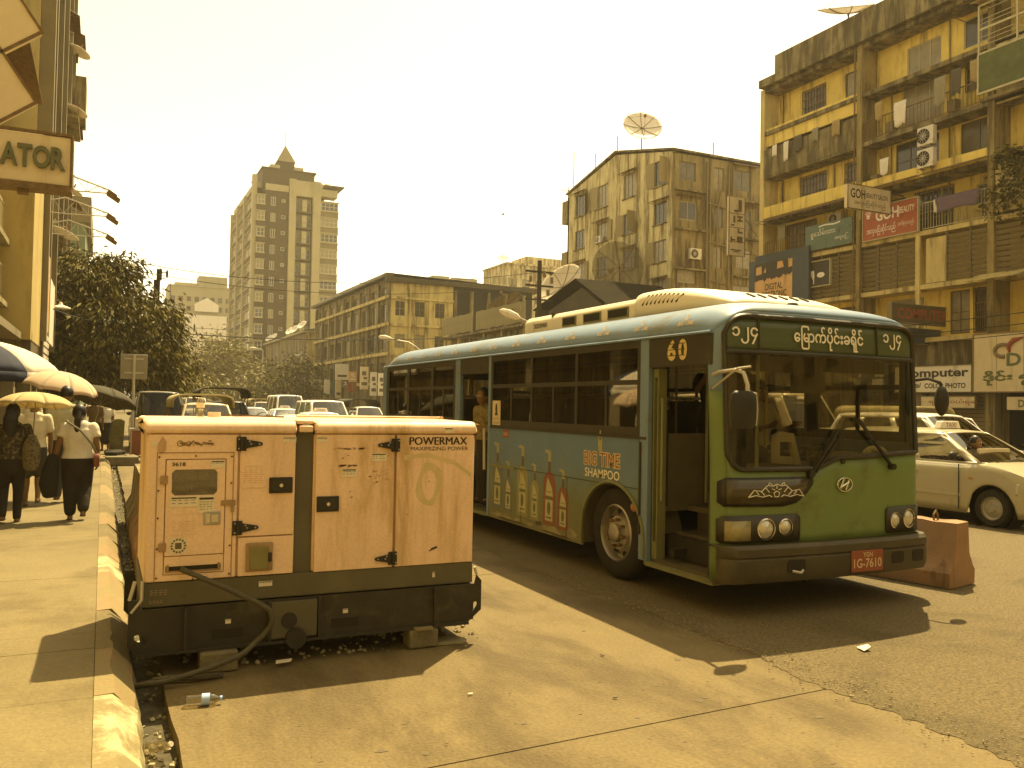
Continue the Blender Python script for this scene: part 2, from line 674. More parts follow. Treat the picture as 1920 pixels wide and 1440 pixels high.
def win_mesh(w, h, nx, ny, fw=.06, mat=None):
    mat = mat or m_frd
    k = (round(w, 2), round(h, 2), nx, ny, fw, mat.name)
    if k not in _wm:
        a = MB()
        a.box(-w / 2, -.03, 0, -w / 2 + fw, .04, h)
        a.box(w / 2 - fw, -.03, 0, w / 2, .04, h)
        a.box(-w / 2 + fw, -.03, 0, w / 2 - fw, .04, fw)
        a.box(-w / 2 + fw, -.03, h - fw, w / 2 - fw, .04, h)
        for i in range(1, nx):
            x = -w / 2 + w * i / nx
            a.box(x - fw * .4, -.02, fw, x + fw * .4, .03, h - fw)
        for j in range(1, ny):
            z = h * j / ny
            a.box(-w / 2 + fw, -.016, z - fw * .3, w / 2 - fw, .026, z + fw * .3)
        pm = []
        for q in (m_pane, m_pane, m_pane3, m_pane2):
            b = MB()
            b.box(-w / 2 + fw * .5, .008, fw * .5, w / 2 - fw * .5, .014, h - fw * .5)
            pm.append(b.mesh('pane', q))
        _wm[k] = (a.mesh('window', mat), pm)
    return _wm[k]


def window(parent, F, u, z, w, h, d=.12, nx=2, ny=1, fw=.06, mat=None):
    """window set in its opening: u is its middle, z its sill"""
    fm, pm = win_mesh(w, h, nx, ny, fw, mat)
    o = inst('window', fm, parent, fr(F, u, d, z), F[1])
    p = inst('pane', _rw.choice(pm), None)
    p.parent = o
    return o


def slats(parent, F, u0, z0, u1, z1, mat, d=.05, pitch=.14, name='louvre', tilt=35):
    """a bank of tilted louvre boards"""
    key = ('slat', round(u1 - u0, 2), mat.name, pitch, tilt)
    if key not in _wm:
        a = MB()
        a.obox((0, 0, 0), (u1 - u0, .02, pitch * .86), Matrix.Rotation(R(tilt), 3, 'X'))
        _wm[key] = a.mesh(name, mat)
    z = z0 + pitch / 2
    while z < z1 - pitch * .3:
        inst(name, _wm[key], parent, fr(F, (u0 + u1) / 2, d, z), F[1])
        z += pitch


def shutters(parent, F, u, z, w, h, mat, a1=70, a2=70, d=-.01):
    """two leaves hung at the sides of a window, swung open by a1 and a2 degrees"""
    k = ('sh', round(w, 2), round(h, 2), mat.name)
    if k not in _wm:
        a = MB()
        t = w / 2 - .02
        a.box(0, -.03, 0, .06, .0, h)
        a.box(t - .06, -.03, 0, t, .0, h)
        for j in range(4):
            zz = (h - .07) * j / 3
            a.box(.06, -.028, zz, t - .06, -.002, zz + .07)
        a.box(.06, -.018, .07, t - .06, -.010, h - .07)
        _wm[k] = a.mesh('shutter', mat)
    if a1 is not None:
        inst('shutter', _wm[k], parent, fr(F, u - w / 2, d, z), F[1] - R(a1))
    if a2 is not None:
        o = inst('shutter', _wm[k], parent, fr(F, u + w / 2, d, z), F[1] + R(a2))
        o.scale = (-1, 1, 1)


def hood(parent, F, u, z, w, out=.55, drop=.22, mat=None, name='awning', rib=True):
    """corrugated sheet awning over an opening, on two brackets"""
    mat = mat or m_rust
    n = max(4, int(w / .09)) * 2
    mb = MB()
    vs, fs = [], []
    for i in range(n + 1):
        x = u - w / 2 + w * i / n
        dz = (.016 if i % 2 else -.016) if rib else 0
        vs += [fr(F, x, .0, z + dz), fr(F, x, -out, z - drop + dz), fr(F, x, -out, z - drop + dz - .012), fr(F, x, 0, z + dz - .012)]
    for i in range(n):
        for k in range(4):
            k2 = (k + 1) % 4
            fs.append((i * 4 + k, i * 4 + k2, (i + 1) * 4 + k2, (i + 1) * 4 + k))
    mb.add(vs, fs)
    for s in (-1, 1):
        mb.beam(fr(F, u + s * w * .46, -.02, z - .05 - drop), fr(F, u + s * w * .46, -out * .92, z - drop - .03), .03)
    return mb.build(name, mat, parent)


def railing(parent, F, u0, u1, z0, h, mat, d=0.0, gap=.16, name='railing'):
    o = None
    mb = MB()
    fbox(mb, F, u0, d - .025, z0 + h - .05, u1, d + .025, z0 + h)
    fbox(mb, F, u0, d - .02, z0 + .06, u1, d + .02, z0 + .10)
    o = mb.build(name, mat, parent)
    k = ('bal', round(h, 2), mat.name)
    if k not in _wm:
        a = MB()
        a.box(-.011, -.011, .10, .011, .011, h - .05)
        _wm[k] = a.mesh('baluster', mat)
    n = int((u1 - u0) / gap)
    for i in range(n + 1):
        inst('baluster', _wm[k], o, fr(F, u0 + (u1 - u0) * i / n, d, z0), F[1])
    return o


def aircon(F, u, z, label, d=-.02, w=.82, h=.62, group=None):
    """outdoor unit on the wall: casing, fan ring and grille wires, brackets"""
    p = fr(F, u, d, z)
    t = thing('air_conditioner', label, 'air conditioner', p, F[1], group, abs=False)
    mb = MB()
    mb.box(-w / 2, -.32, 0, w / 2, -.04, h)
    mb.build('casing', m_acw, t, bev=.02)
    mb = MB()
    c = (-w * .12, -.325, h * .5)
    mb.lathe([(h * .40, -.005), (h * .40, .012), (h * .36, .012), (h * .36, -.005)], c, (0, -1, 0), 20)
    mb.cyl((c[0], -.322, c[2]), (c[0], -.328, c[2]), h * .36, n=20)
    mb.build('fan_recess', m_dark, t)
    mb = MB()
    for k in range(6):
        a = math.pi * k / 6
        dx, dz = math.cos(a) * h * .37, math.sin(a) * h * .37
        mb.beam((c[0] - dx, -.338, c[2] - dz), (c[0] + dx, -.338, c[2] + dz), .012)
    mb.lathe([(h * .16, 0), (h * .18, 0)], (c[0], -.34, c[2]), (0, -1, 0), 16)
    mb.build('fan_guard', m_acw, t)
    mb = MB()
    for s in (-.3, .3):
        mb.beam((s * w, -.30, -.02), (s * w, 0.02, -.02), .035)
        mb.beam((s * w, -.26, -.03), (s * w, .02, -.26), .025)
    mb.build('bracket', m_rust, t)
    return t


def dish(loc, r, aim, label, mat, deep=.32, n=16, post=1.2, mesh_ribs=True, group=None):
    """satellite dish: bowl, ribs, feed arm, post; aim is the unit direction it looks"""
    t = thing('satellite_dish', label, 'satellite dish', loc, group=group, abs=False)
    aim = Vector(aim).normalized()
    c = Vector((0, 0, post))
    mb = MB()
    prof = [(r * k / 7, deep * r * (k / 7) ** 2) for k in range(8)]
    mb.lathe([(max(a, .001), b) for a, b in prof], c, aim, n)
    o = mb.build('bowl', mat, t, sharp=60)
    sm = o.modifiers.new('thickness', 'SOLIDIFY')
    sm.thickness = .015
    q = aim.to_track_quat('Z', 'Y').to_matrix()
    if mesh_ribs:
        mb = MB()
        for k in range(8):
            a = 2 * math.pi * k / 8
            pts = [c + q @ Vector((math.cos(a) * r * s, math.sin(a) * r * s, deep * r * s * s + .02)) for s in (0, .33, .66, 1)]
            mb.tube(pts, .022, 4)
            pts = [c + q @ Vector((math.cos(a) * r * s, math.sin(a) * r * s, deep * r * s * s - .03)) for s in (0, .33, .66, 1)]
            mb.tube(pts, .022, 4)
        mb.build('rib', m_rust, t)
    mb = MB()
    f = c + aim * (r * .8)
    mb.cyl(f - aim * .1, f + aim * .12, .07 * max(r, .5), n=8)
    for k in range(3):
        a = 2 * math.pi * k / 3 + .5
        mb.tube([c + q @ Vector((math.cos(a) * r * .95, math.sin(a) * r * .95, deep * r * .9)), f], .014, 4)
    mb.build('feed_horn', m_rust, t)
    mb = MB()
    mb.cyl((0, 0, 0), (0, 0, post), .05, n=8)
    mb.beam((0, 0, post), tuple(c - aim * .12), .12)
    mb.build('post', m_rust, t)
    return t


def board(name, label, F, u, z, w, h, mat, t=.14, d=-.16, frame=None, cat='sign', group=None):
    """sign board standing off a wall face: u, z its middle; returns the thing and a function that prints words on it"""
    p = fr(F, u, d, z)
    o = thing(name, label, cat, p, F[1], group, abs=False)
    mb = MB()
    mb.box(-w / 2, 0, -h / 2, w / 2, t, h / 2)
    mb.build('panel', mat, o, bev=.01)
    if frame:
        mb = MB()
        e = .05
        mb.box(-w / 2 - e, -.03, -h / 2 - e, w / 2 + e, t + .01, -h / 2)
        mb.box(-w / 2 - e, -.03, h / 2, w / 2 + e, t + .01, h / 2 + e)
        mb.box(-w / 2 - e, -.03, -h / 2, -w / 2, t + .01, h / 2)
        mb.box(w / 2, -.03, -h / 2, w / 2 + e, t + .01, h / 2)
        mb.build('frame', frame, o)

    def put(s, cu, cz, cw, ch, mat2, bold=0.0, shear=0.0):
        return lettering(s, o, (cu, -.006, cz), cw, ch, mat2, 0.0, bold, shear)
    return o, put

# ============================================================ YELLOW BLOCK OF FLATS ON THE RIGHT
m_yel = M('yellow_render', (.60, .46, .15), .85, k=1.7, var=.12, scale=1.1, col2=(.27, .19, .08), amt=.44, streak=1, s2=2.0, bump=.15)
m_ysh = M('cream_render', (.62, .50, .27), .85, k=1.25, var=.12, scale=1.1, col2=(.22, .17, .09), amt=.5, streak=1, s2=1.5, bump=.15)
m_mould = M('mould_black_concrete', (.33, .265, .16), .9, var=.3, scale=1.6, col2=(.12, .093, .055), amt=.75, streak=1, s2=1.8, bump=.2)
m_fin = M('grimy_column', (.36, .28, .14), .88, k=1.15, var=.2, scale=1.4, col2=(.15, .11, .06), amt=.6, streak=1, s2=2.0)
m_teal = M('blue_sign_paint', (.16, .23, .23), .6, var=.12, scale=2, col2=(.10, .11, .09), amt=.4, s2=2)
m_redsign = M('red_sign_paint', (.50, .13, .07), .6, var=.1, scale=2, col2=(.34, .11, .06), amt=.4, s2=2)
m_navy = M('navy_sign_paint', (.07, .085, .13), .55, var=.15, scale=2)
m_cream = M('cream_sign_paint', (.70, .58, .36), .6, var=.07, scale=2, col2=(.50, .38, .20), amt=.35, s2=1.4, streak=1)
m_wsign = M('white_sign_paint', (.78, .71, .57), .6, var=.06, scale=2, col2=(.5, .42, .29), amt=.3, s2=1.2, streak=1)
m_osign = M('orange_sign_paint', (.66, .40, .15), .6, var=.08, scale=2, col2=(.4, .25, .1), amt=.4, s2=1.5, streak=1)
m_ink = flat('dark_lettering', (.055, .045, .03), .6)
m_inkw = flat('pale_lettering', (.82, .76, .62), .6)
m_inkr = flat('red_lettering', (.40, .11, .06), .6)
m_inkg = flat('green_lettering', (.17, .19, .09), .6)

XR = 38.0
FB = ((XR, 42.4, 0.15), FX)              # u runs from its far corner towards the camera
rb = thing('apartment_building', 'yellow six-storey block of flats with stained balconies, above the computer shop', 'building', (XR, 30, .15))
UB = [0, 7.8, 15.7, 23.6, 31.5]
LV = [0, 5.5, 8.25, 11.05, 13.85, 16.7, 19.5, 22.3]
wins = [  # u, z, w, h of openings in the set-back wall
    (3.2, 20.05, 1.9, 1.55), (6.5, 20.05, 1.7, 1.55), (11.0, 20.0, 2.1, 1.5), (14.5, 17.95, 2.0, 1.75), (10.9, 17.0, 2.5, 2.45), (14.3, 20.2, 1.9, 1.5),
    (3.2, 17.1, 2.2, 2.1), (6.4, 17.1, 1.6, 2.1), (3.2, 14.7, 2.1, 1.5), (6.6, 14.8, 1.8, 1.4), (10.6, 14.3, 2.7, 2.1), (14.2, 14.6, 2.0, 1.8),
    (2.2, 11.2, 2.6, 2.2), (6.9, 11.2, 1.0, 2.2), (9.3, 11.2, 1.2, 2.2), (11.7, 11.2, 2.3, 2.2), (14.7, 12.1, 1.2, 1.0),
    (3.0, 5.9, 2.6, 1.8), (6.3, 5.9, 1.6, 1.8), (10.0, 5.9, 2.2, 1.9), (13.2, 5.7, 1.1, 2.2), (14.5, 5.7, 1.0, 2.2),
    (18.2, 20.1, 2.2, 1.6), (21.6, 20.1, 1.8, 1.6), (26, 20.1, 2.2, 1.6), (18.4, 14.5, 2.4, 1.7), (21.6, 11.3, 1.6, 2.1), (18, 5.9, 2.4, 1.8), (21.5, 5.9, 1.8, 1.8),
]
FBB = ((XR + 1.15, 42.4, .15), FX)
mb = MB()
facade(mb, FBB, 31.5, 22.3, [(u - w / 2, z, u + w / 2, z + h) for u, z, w, h in wins], t=.2, z0=3.6)
mb.build('wall', m_yel, rb)
mb = MB()
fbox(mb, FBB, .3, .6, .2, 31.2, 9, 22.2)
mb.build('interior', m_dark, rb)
mb = MB()
fbox(mb, FB, -.25, -.05, 0, .12, 12, 22.3)
fbox(mb, FB, 31.5, 0, 0, 31.7, 12, 22.3)
mb.build('end_wall', m_ysh, rb)
for u in UB[1:-1]:
    mb = MB()
    fbox(mb, FB, u - .17, -.08, 0, u + .17, 1.14, 22.3)
    mb.build('column', m_fin, rb)
for k, z in enumerate(LV[1:]):
    for i in range(4):
        mb = MB()
        a, b = UB[i] + (.12 if i == 0 else .17), UB[i + 1] - .17
        fbox(mb, FB, a, -.02, z - .24, b, 1.14, z)
        mb.build('floor_slab', m_ysh if k < 3 else m_mould, rb)
mb = MB()
fbox(mb, FB, 0.0, -.45, 22.3, 1.45, 11, 22.8)
mb.build('roof_slab', m_mould, rb)
mb = MB()
fbox(mb, FB, 1.45, -.45, 22.28, 31.7, 11, 23.95)
mb.build('roof_parapet', m_mould, rb)
for u, z, w, h in wins:
    window(rb, FBB, u, z, w, h, .08, nx=3 if w > 2 else 2, ny=2 if h > 2 else 1, mat=m_frw if (u * 7 + z) % 3 < 1.2 else m_frd)
# solid mouldy balcony fronts and the sill wall of the top storey
mb = MB()
fbox(mb, FB, .13, -.05, 16.6, 7.6, .07, 18.3)
mb.build('balcony_front', m_mould, rb)
mb = MB()
fbox(mb, FB, .13, .12, 18.55, 7.6, .30, 19.7)
mb.build('balcony_front', m_yel, rb)
mb = MB()
fbox(mb, FB, 8.0, -.03, 13.86, 15.5, .07, 14.45)
mb.build('balcony_front', m_yel, rb)
mb = MB()
fbox(mb, FB, .13, -.03, 13.9, 7.6, .07, 14.62)
mb.build('balcony_front', m_yel, rb)
mb = MB()
fbox(mb, FB, 15.9, -.02, 16.4, 23.4, .1, 19.4)
fbox(mb, FB, 15.9, -.02, 11.2, 23.4, .1, 13.8)
mb.build('balcony_front', m_ysh, rb)
railing(rb, FB, 8.0, 15.5, 16.7, 1.15, m_rust, gap=.22)
railing(rb, FB, .3, 3.4, 11.05, 1.3, m_rust)
railing(rb, FB, 3.9, 7.6, 11.05, 1.1, m_rust)
railing(rb, FB, 11.9, 15.5, 11.05, 1.45, m_frw)
for u0, u1 in ((.2, 3.7), (4.0, 7.6), (8.0, 11.6), (12.0, 15.5), (16, 19.6), (20, 23.4)):
    z1 = 13.75
    n = int((u1 - u0) / .95)
    hood(rb, FB, (u0 + u1) / 2, z1 - .05 + (.35 if u0 > 4 else .12), u1 - u0, .75, .3, m_rust)
# louvred storey
mb = MB()
for u in (3.6, 5.0, 6.3, 9.1, 10.3, 11.5, 13.3, 14.6, 17.4, 19.0, 21.0):
    fbox(mb, FB, u - .035, .02, 8.26, u + .035, .10, 10.8)
mb.build('louvre_frame', m_frd, rb)
for u0, u1 in ((3.65, 4.95), (5.05, 6.25), (6.35, 7.6), (8.0, 9.05), (9.15, 10.25), (10.35, 11.45), (13.35, 14.55), (14.65, 15.5), (15.9, 17.35), (17.45, 18.95)):
    slats(rb, FB, u0, 8.3, u1, 10.75, m_frg, .08, .26)
mb = MB()
fbox(mb, FB, 12.1, .03, 8.3, 13.25, .09, 10.6)
mb.build('panel', m_ysh, rb)
mb = MB()
fbox(mb, FB, 11.52, -.06, 5.5, 11.78, .06, 11.0)
mb.build('column', m_ysh, rb)
hood(rb, FB, 18.2, 8.35, 6.2, 1.2, .42, m_ysh)
hood(rb, FBB, 14.4, 21.95, 2.2, .7, .25, m_rust)
# shop fronts at street level: piers, shutters, dark openings
mb = MB()
for u in (0, 3.9, 7.8, 11.7, 15.7, 19.6, 23.5, 27.5):
    fbox(mb, FB, u - .25, -.06, 0, u + .25, .4, 3.4)
mb.build('shop_pier', m_frg, rb)
mb = MB()
fbox(mb, FB, 0.13, .3, 3.3, 31.4, 1.14, 5.26)
mb.build('shop_front', m_mould, rb)
for u0, u1 in ((.3, 3.6), (4.2, 7.5), (12.1, 15.3)):
    k = ('roll', round(u1 - u0, 1))
    mb = MB()
    mb.box(-(u1 - u0) / 2, -.02, 0, (u1 - u0) / 2, .03, .17)
    me = mb.mesh('shutter_slat', m_frg)
    for j in range(14):
        inst('shutter_slat', me, rb, fr(FB, (u0 + u1) / 2, .34, .15 + .19 * j), FB[1])
mb = MB()
for z in (9.4, 12.0, 17.6):
    mb.tube([fr(FB, 8.05, -.2, z + 12.3 - 9.4), fr(FB, 8.05, -.2, 3.5)], .05, 6) if z < 10 else None
mb.tube([fr(FB, 7.55, -.16, 22.2), fr(FB, 7.55, -.16, 3.5)], .05, 6)
mb.build('drain_pipe', m_rust, rb)

# air conditioners and the washing
aircon(FB, 12.35, 15.35, 'upper of the two white fan units stacked on the yellow balcony', d=-.1, w=.95, h=.95, group='balcony air conditioners')
aircon(FB, 12.35, 14.2, 'lower of the two white fan units stacked on the yellow balcony', d=-.1, w=.95, h=.95, group='balcony air conditioners')
aircon(FBB, 5.2, 12.7, 'small white air conditioner high on the wall over the blue sign', w=1.0, h=.7, group='balcony air conditioners')
aircon(FB, 21.2, 6.1, 'large grimy air conditioner over the cream shop sign', d=-.1, w=1.3, h=1.2, group='balcony air conditioners')
m_cloths = [flat('washing_' + n, c, .9) for n, c in (('white', (.72, .66, .54)), ('violet', (.20, .14, .25)), ('dark', (.12, .10, .08)), ('tan', (.45, .33, .17)), ('grey', (.34, .30, .24)))]


def cloth(F, u, z, w, h, mat, label, d=-.14, group='washing on the balconies', name='laundry', cat='laundry'):
    mb = MB()
    ph = random.random() * 6

    def f(a, b):
        x = (a - .5) * w * (1 - .12 * b)
        return (x, .035 * math.sin(a * 9 + ph) * b + (-.03 if b > 0 else .0), -h * b * (1 - .06 * math.sin(a * 7 + ph)))
    mb.grid(f, 12, 6)
    o = mb.build(name, mat, None, sharp=60, solid=False)
    o.modifiers.new('thickness', 'SOLIDIFY').thickness = .012
    o.location = fr(F, u, d, z)
    o.rotation_euler = (0, 0, F[1])
    return tag(o, label, cat, group)


cloth(FB, 14.0, 12.55, 2.5, .75, m_cloths[1], 'violet cloth spread over the balcony rail beside the climbing plant')
cloth(FB, 2.2, 18.35, .45, 1.2, m_cloths[0], 'white shirt hung on the mouldy top-left balcony')
cloth(FB, 3.2, 18.45, .7, 1.0, m_cloths[2], 'dark garment hung beside the white shirt on the mouldy balcony')
cloth(FB, 4.6, 18.5, .5, .8, m_cloths[4], 'grey towel farther right on the mouldy balcony')
cloth(FB, 10.6, 18.2, .8, 1.3, m_cloths[0], 'pale sheet drying before the tall balcony window')
cloth(FB, 13.0, 18.7, .7, 1.5, m_cloths[4], 'long grey garment hung on the upper balcony rail')
cloth(FB, 15.0, 18.9, .7, 1.1, m_cloths[3], 'tan garment hung at the right end of the upper balcony rail')
cloth(FB, 13.9, 18.8, .6, 1.3, m_cloths[2], 'dark garment between the grey and tan ones on the upper rail')

# iron grilles over some windows, drips of pipe and odd boxes on the set-back wall
gm = MB()
for k in range(9):
    gm.box(-.5 + k * .125 - .012, -.012, 0, -.5 + k * .125 + .012, .012, 1)
for z in (0, .33, .66, 1):
    gm.box(-.5, -.016, z - .015, .5, .008, z + .015)
gme = gm.mesh('window_grille', m_rust)
for k, (u, z, w, h) in enumerate(wins):
    if k % 3 == 0 or k in (8, 13):
        inst('window_grille', gme, rb, fr(FBB, u, -.06, z), FX, scale=(w, 1, h))
for u, z0, z1 in ((.6, 14, 22), (4.9, 11.1, 19.3), (9.0, 8.3, 19.4), (12.6, 11.1, 22.2), (15.2, 14, 22.2), (17.0, 8, 22)):
    mb = MB()
    mb.tube([fr(FBB, u, -.06, z1), fr(FBB, u, -.06, z0)], .045, 5)
    mb.build('wall_pipe', m_fin, rb)
mb = MB()
for u, z in ((1.2, 17.0), (5.0, 14.2), (9.4, 17.0), (13.2, 17.0), (15.1, 11.3), (8.4, 14.3), (4.4, 11.3)):
    fbox(mb, FB, u - .22, .4, z, u + .25, .8, z + .55)
mb.build('balcony_box', m_frg, rb, kind='stuff')
for i, (u, z, w, h, m_, lab) in enumerate(((6.2, 18.5, .6, .9, 3, 'tan shirt at the right of the mouldy balcony'), (1.2, 18.4, .4, .7, 0, 'small white cloth leftmost on the mouldy balcony'), (9.2, 18.6, .5, 1.0, 3, 'tan cloth leftmost on the railed upper balcony'), (9.6, 15.4, .6, .9, 0, 'white cloth hung inside the balcony left of the fan units'), (1.9, 13.2, .6, 1.0, 4, 'grey garment hung over the low railing at the block corner'), (12.9, 12.5, .5, .7, 0, 'white towel beside the violet cloth'), (17.4, 13.4, .7, .9, 3, 'tan cloth above the climbing plant'))):
    cloth(FB, u, z, w, h, m_cloths[m_], lab)

# caged balcony with a green cloth front
cg = thing('balcony_cage', 'white barred balcony cage with a green cloth front, top right', 'balcony cage', fr(FB, 15.9, -.6, 16.5))
mb = MB()
for u in (15.6, 17.5, 19.4, 21.4):
    fbox(mb, FB, u - .04, -.85, 18.7, u + .04, -.77, 21.1)
for z in (18.7, 19.85, 21.02):
    fbox(mb, FB, 15.64, -.84, z, 21.36, -.78, z + .09)
mb.build('frame', m_frw, cg)
mb = MB()
mb.box(-.9, -.012, -.012, .9, .012, .012)
me = mb.mesh('bar', m_frw)
for i, u in enumerate((16.55, 18.45, 20.4)):
    for j in range(10):
        if (i + j) % 4:
            inst('bar', me, cg, fr(FB, u, -.81, 18.9 + j * .21), FX)
mb = MB()
fbox(mb, FB, 15.6, -.86, 16.9, 21.4, -.80, 18.68)
mb.build('cloth_front', M('green_cloth', (.13, .15, .07), .9, var=.25, scale=2.5), cg)
mb = MB()
fbox(mb, FB, 15.55, -.88, 16.78, 21.45, -.78, 16.88)
fbox(mb, FB, 15.55, -.88, 16.88, 15.63, -.78, 18.7)
mb.build('lower_rail', m_frw, cg)
mb = MB()
fbox(mb, FB, 15.6, -.78, 16.45, 21.4, -.47, 16.6)
mb.build('floor_slab', m_mould, cg)
hood(cg, ((XR - .0, 42.4, .15), FX), 18.6, 21.55, 6.4, 1.2, .35, m_ysh)

# signs on the block
s, put = board('shop_sign', 'red GOH beauty sign on the balcony rail', FB, 10.0, 11.95, 3.5, 1.75, m_redsign, d=-.2, frame=m_frw, group='signs on the yellow block')
put('GOH', -.15, .38, 1.5, .62, m_inkw, .03)
put('BEAUTY', 1.1, .40, .95, .34, m_inkw, .01)
put('အလှပြင်ဆိုင်သည်', -.55, -.42, 1.9, .55, m_inkw, .01)
put('(ဝတ်စုံငှားသည်)', 1.05, -.34, 1.0, .36, m_inkw)
put('♛', -1.4, .5, .4, .4, m_inkw)
# the second GOH sign juts out over the street
sg = thing('shop_sign', 'cream GOH beauty salon sign jutting out over the street', 'sign', (34.4, 32.2, 12.95), group='signs on the yellow block', abs=False)
mb = MB()
mb.box(0, -.12, -.62, 3.1, .12, .62)
mb.build('panel', m_cream, sg, bev=.015)
mb = MB()
mb.tube([(-.02, -.14, -.64), (-.02, -.14, .64), (3.12, -.14, .64), (3.12, -.14, -.64), (-.02, -.14, -.64)], .03, 4)
mb.beam((3.1, 0, .5), (4.2, 0, .5), .06)
mb.beam((3.1, 0, -.5), (4.2, 0, -.5), .06)
mb.build('frame', m_rust, sg)
lettering('GOH', sg, (.72, -.128, .18), 1.05, .5, m_ink, bold=.02)
lettering('BEAUTY SALON', sg, (2.1, -.128, .16), 1.55, .26, m_ink, bold=.01)
lettering('အလှပြင်ဆိုင်သည်', sg, (1.6, -.128, -.3), 2.3, .38, m_ink)
s, put = board('shop_sign', 'blue sign in Burmese under the balcony left of the red one', FB, 5.7, 11.9, 3.55, 1.5, m_teal, d=-.2, group='signs on the yellow block')
put('ရွှေသိမ်းထား', -.4, .18, 1.9, .55, m_inkw)
put('အထူးပြု', 1.0, -.28, 1.0, .36, m_inkw)
put('~', .1, .6, 1.6, .14, m_inkw, .01)
s, put = board('picture_sign', 'dark framed dance picture against the louvres', FB, 4.85, 9.75, 1.85, 1.45, m_ink, d=-.12, frame=m_frw, group='signs on the yellow block')
mb = MB()
mb.ball((-.35, -.01, .12), (.09, .01, .1))
mb.ball((-.33, -.01, -.12), (.09, .01, .22))
mb.ball((-.5, -.01, .02), (.05, .01, .2))
mb.ball((-.30, -.01, -.42), (.04, .01, .2))
mb.ball((.25, -.01, -.1), (.3, .008, .16))
mb.build('print', m_inkw, s)
s, put = board('shop_sign', 'cream digital electronic centre sign with navy surround', FB, 1.35, 9.5, 3.3, 2.9, m_osign, d=-.34, group='signs on the yellow block')
put('DIGITAL', .1, -.1, 1.5, .42, m_ink, .02)
put('ELECTRONIC', .1, -.6, 2.2, .42, m_ink, .02)
put('CENTRE', .1, -1.1, 1.5, .42, m_ink, .02)
mb = MB()
rg = random.Random(5)
pts = [(-1.66, 1.47), (-1.66, .36)] + [(-1.66 + 3.32 * k / 26, .36 + .22 * (k / 26) + rg.uniform(-.16, .05)) for k in range(1, 26)] + [(1.66, .60), (1.66, .95), (1.35, .9), (1.3, 1.47)]
mb.prism(pts, lambda p, t: (p[0], t, p[1]), -.012, -.003, [[(-1.55, .75), (-1.0, .78), (-1.02, 1.3), (-1.52, 1.25)], [(-.85, .85), (-.6, .85), (-.65, 1.2)], [(.35, .95), (.95, 1.0), (.85, 1.4), (.4, 1.4)]])
mb.build('dripped_paint', m_ink, s)
mb = MB()
mb.box(1.66, .01, -1.45, 3.0, .2, 2.0)
mb.box(-2.2, .01, -1.45, -1.66, .2, 1.7)
mb.box(-1.66, .012, 1.46, 1.66, .2, 2.0)
mb.build('surround', m_navy, s)
vs_ = thing('hanging_sign', 'tall narrow cream sign on an iron bracket at the block corner', 'sign', (34.0, 42.9, 11.6), group='signs on the yellow block', abs=False)
mb = MB()
mb.box(1.6, -.1, 0, 2.85, .1, 3.75)
mb.build('panel', m_cream, vs_, bev=.01)
mb = MB()
mb.tube([(1.58, -.12, -.03), (1.58, -.12, 3.78), (2.87, -.12, 3.78), (2.87, -.12, -.03), (1.58, -.12, -.03)], .03, 4)
for z in (.9, 1.8, 2.7):
    mb.beam((1.6, -.11, z), (2.85, -.11, z), .03)
for z in (.2, 3.5):
    mb.beam((2.85, 0, z), (4.0, 0, z), .05)
mb.beam((2.87, 0, 2.6), (4.0, 0, 1.4), .04)
mb.build('frame', m_rust, vs_)
mb = MB()
for x0, z0, x1, z1 in ((2.35, 2.85, 2.62, 3.6), (2.0, 2.8, 2.35, 2.95), (1.95, 2.1, 2.1, 2.55), (2.25, 2.2, 2.7, 2.32), (2.25, 2.45, 2.7, 2.57), (2.4, 2.32, 2.55, 2.45), (1.75, 1.9, 2.05, 2.0), (2.3, 1.45, 2.7, 1.57), (2.3, 1.57, 2.42, 1.75), (2.25, .85, 2.7, 1.25), (1.75, .95, 2.1, 1.05), (1.75, .8, 1.85, 1.2), (1.75, .32, 2.6, .40), (1.95, .22, 2.4, .28)):
    mb.box(x0, -.112, z0, x1, -.103, z1)
mb.build('faded_lettering', m_frd, vs_)
s, put = board('shop_sign', 'white computer and color photo sign over the shop', FB, 12.75, 3.35, 4.4, 1.3, m_wsign, d=-.35, frame=m_frd, group='signs on the yellow block')
put('Computer', .1, .26, 3.9, .58, m_ink, .03)
put('Digital', -1.05, -.34, .9, .32, m_ink, .02, .3)
put('COLOR PHOTO', .75, -.34, 2.3, .26, m_ink, .03)
s, put = board('shop_sign', 'large cream shop sign with a curled brown emblem', FB, 17.75, 4.05, 5.3, 2.7, m_cream, d=-.4, frame=m_frg, group='signs on the yellow block')
mb = MB()
mb.tube([(-1.15 + .42 * math.cos(R(a)), -.02, .55 + .28 * math.sin(R(a))) for a in range(60, 300, 20)], .09, 6)
mb.build('emblem', m_frg, s)
mb = MB()
mb.tube([(-.85, -.02, .45), (-.9, -.02, .75), (-.65, -.02, 1.0), (-.2, -.02, 1.12)], [.05, .13, .13, .03], 6)
mb.build('emblem', m_inkr, s)
put('D', -.65, .12, .7, .6, m_inkg, .03)
put('ဒိုင်း ရွှေဆိုင်', .1, -.72, 4.6, .7, m_inkg, .05)
mb = MB()
for u in (-1.5, -.2, 1.3):
    mb.box(u, -.012, -1.29, u + .012, -.001, 1.29)
mb.build('panel_joint', m_frg, s)
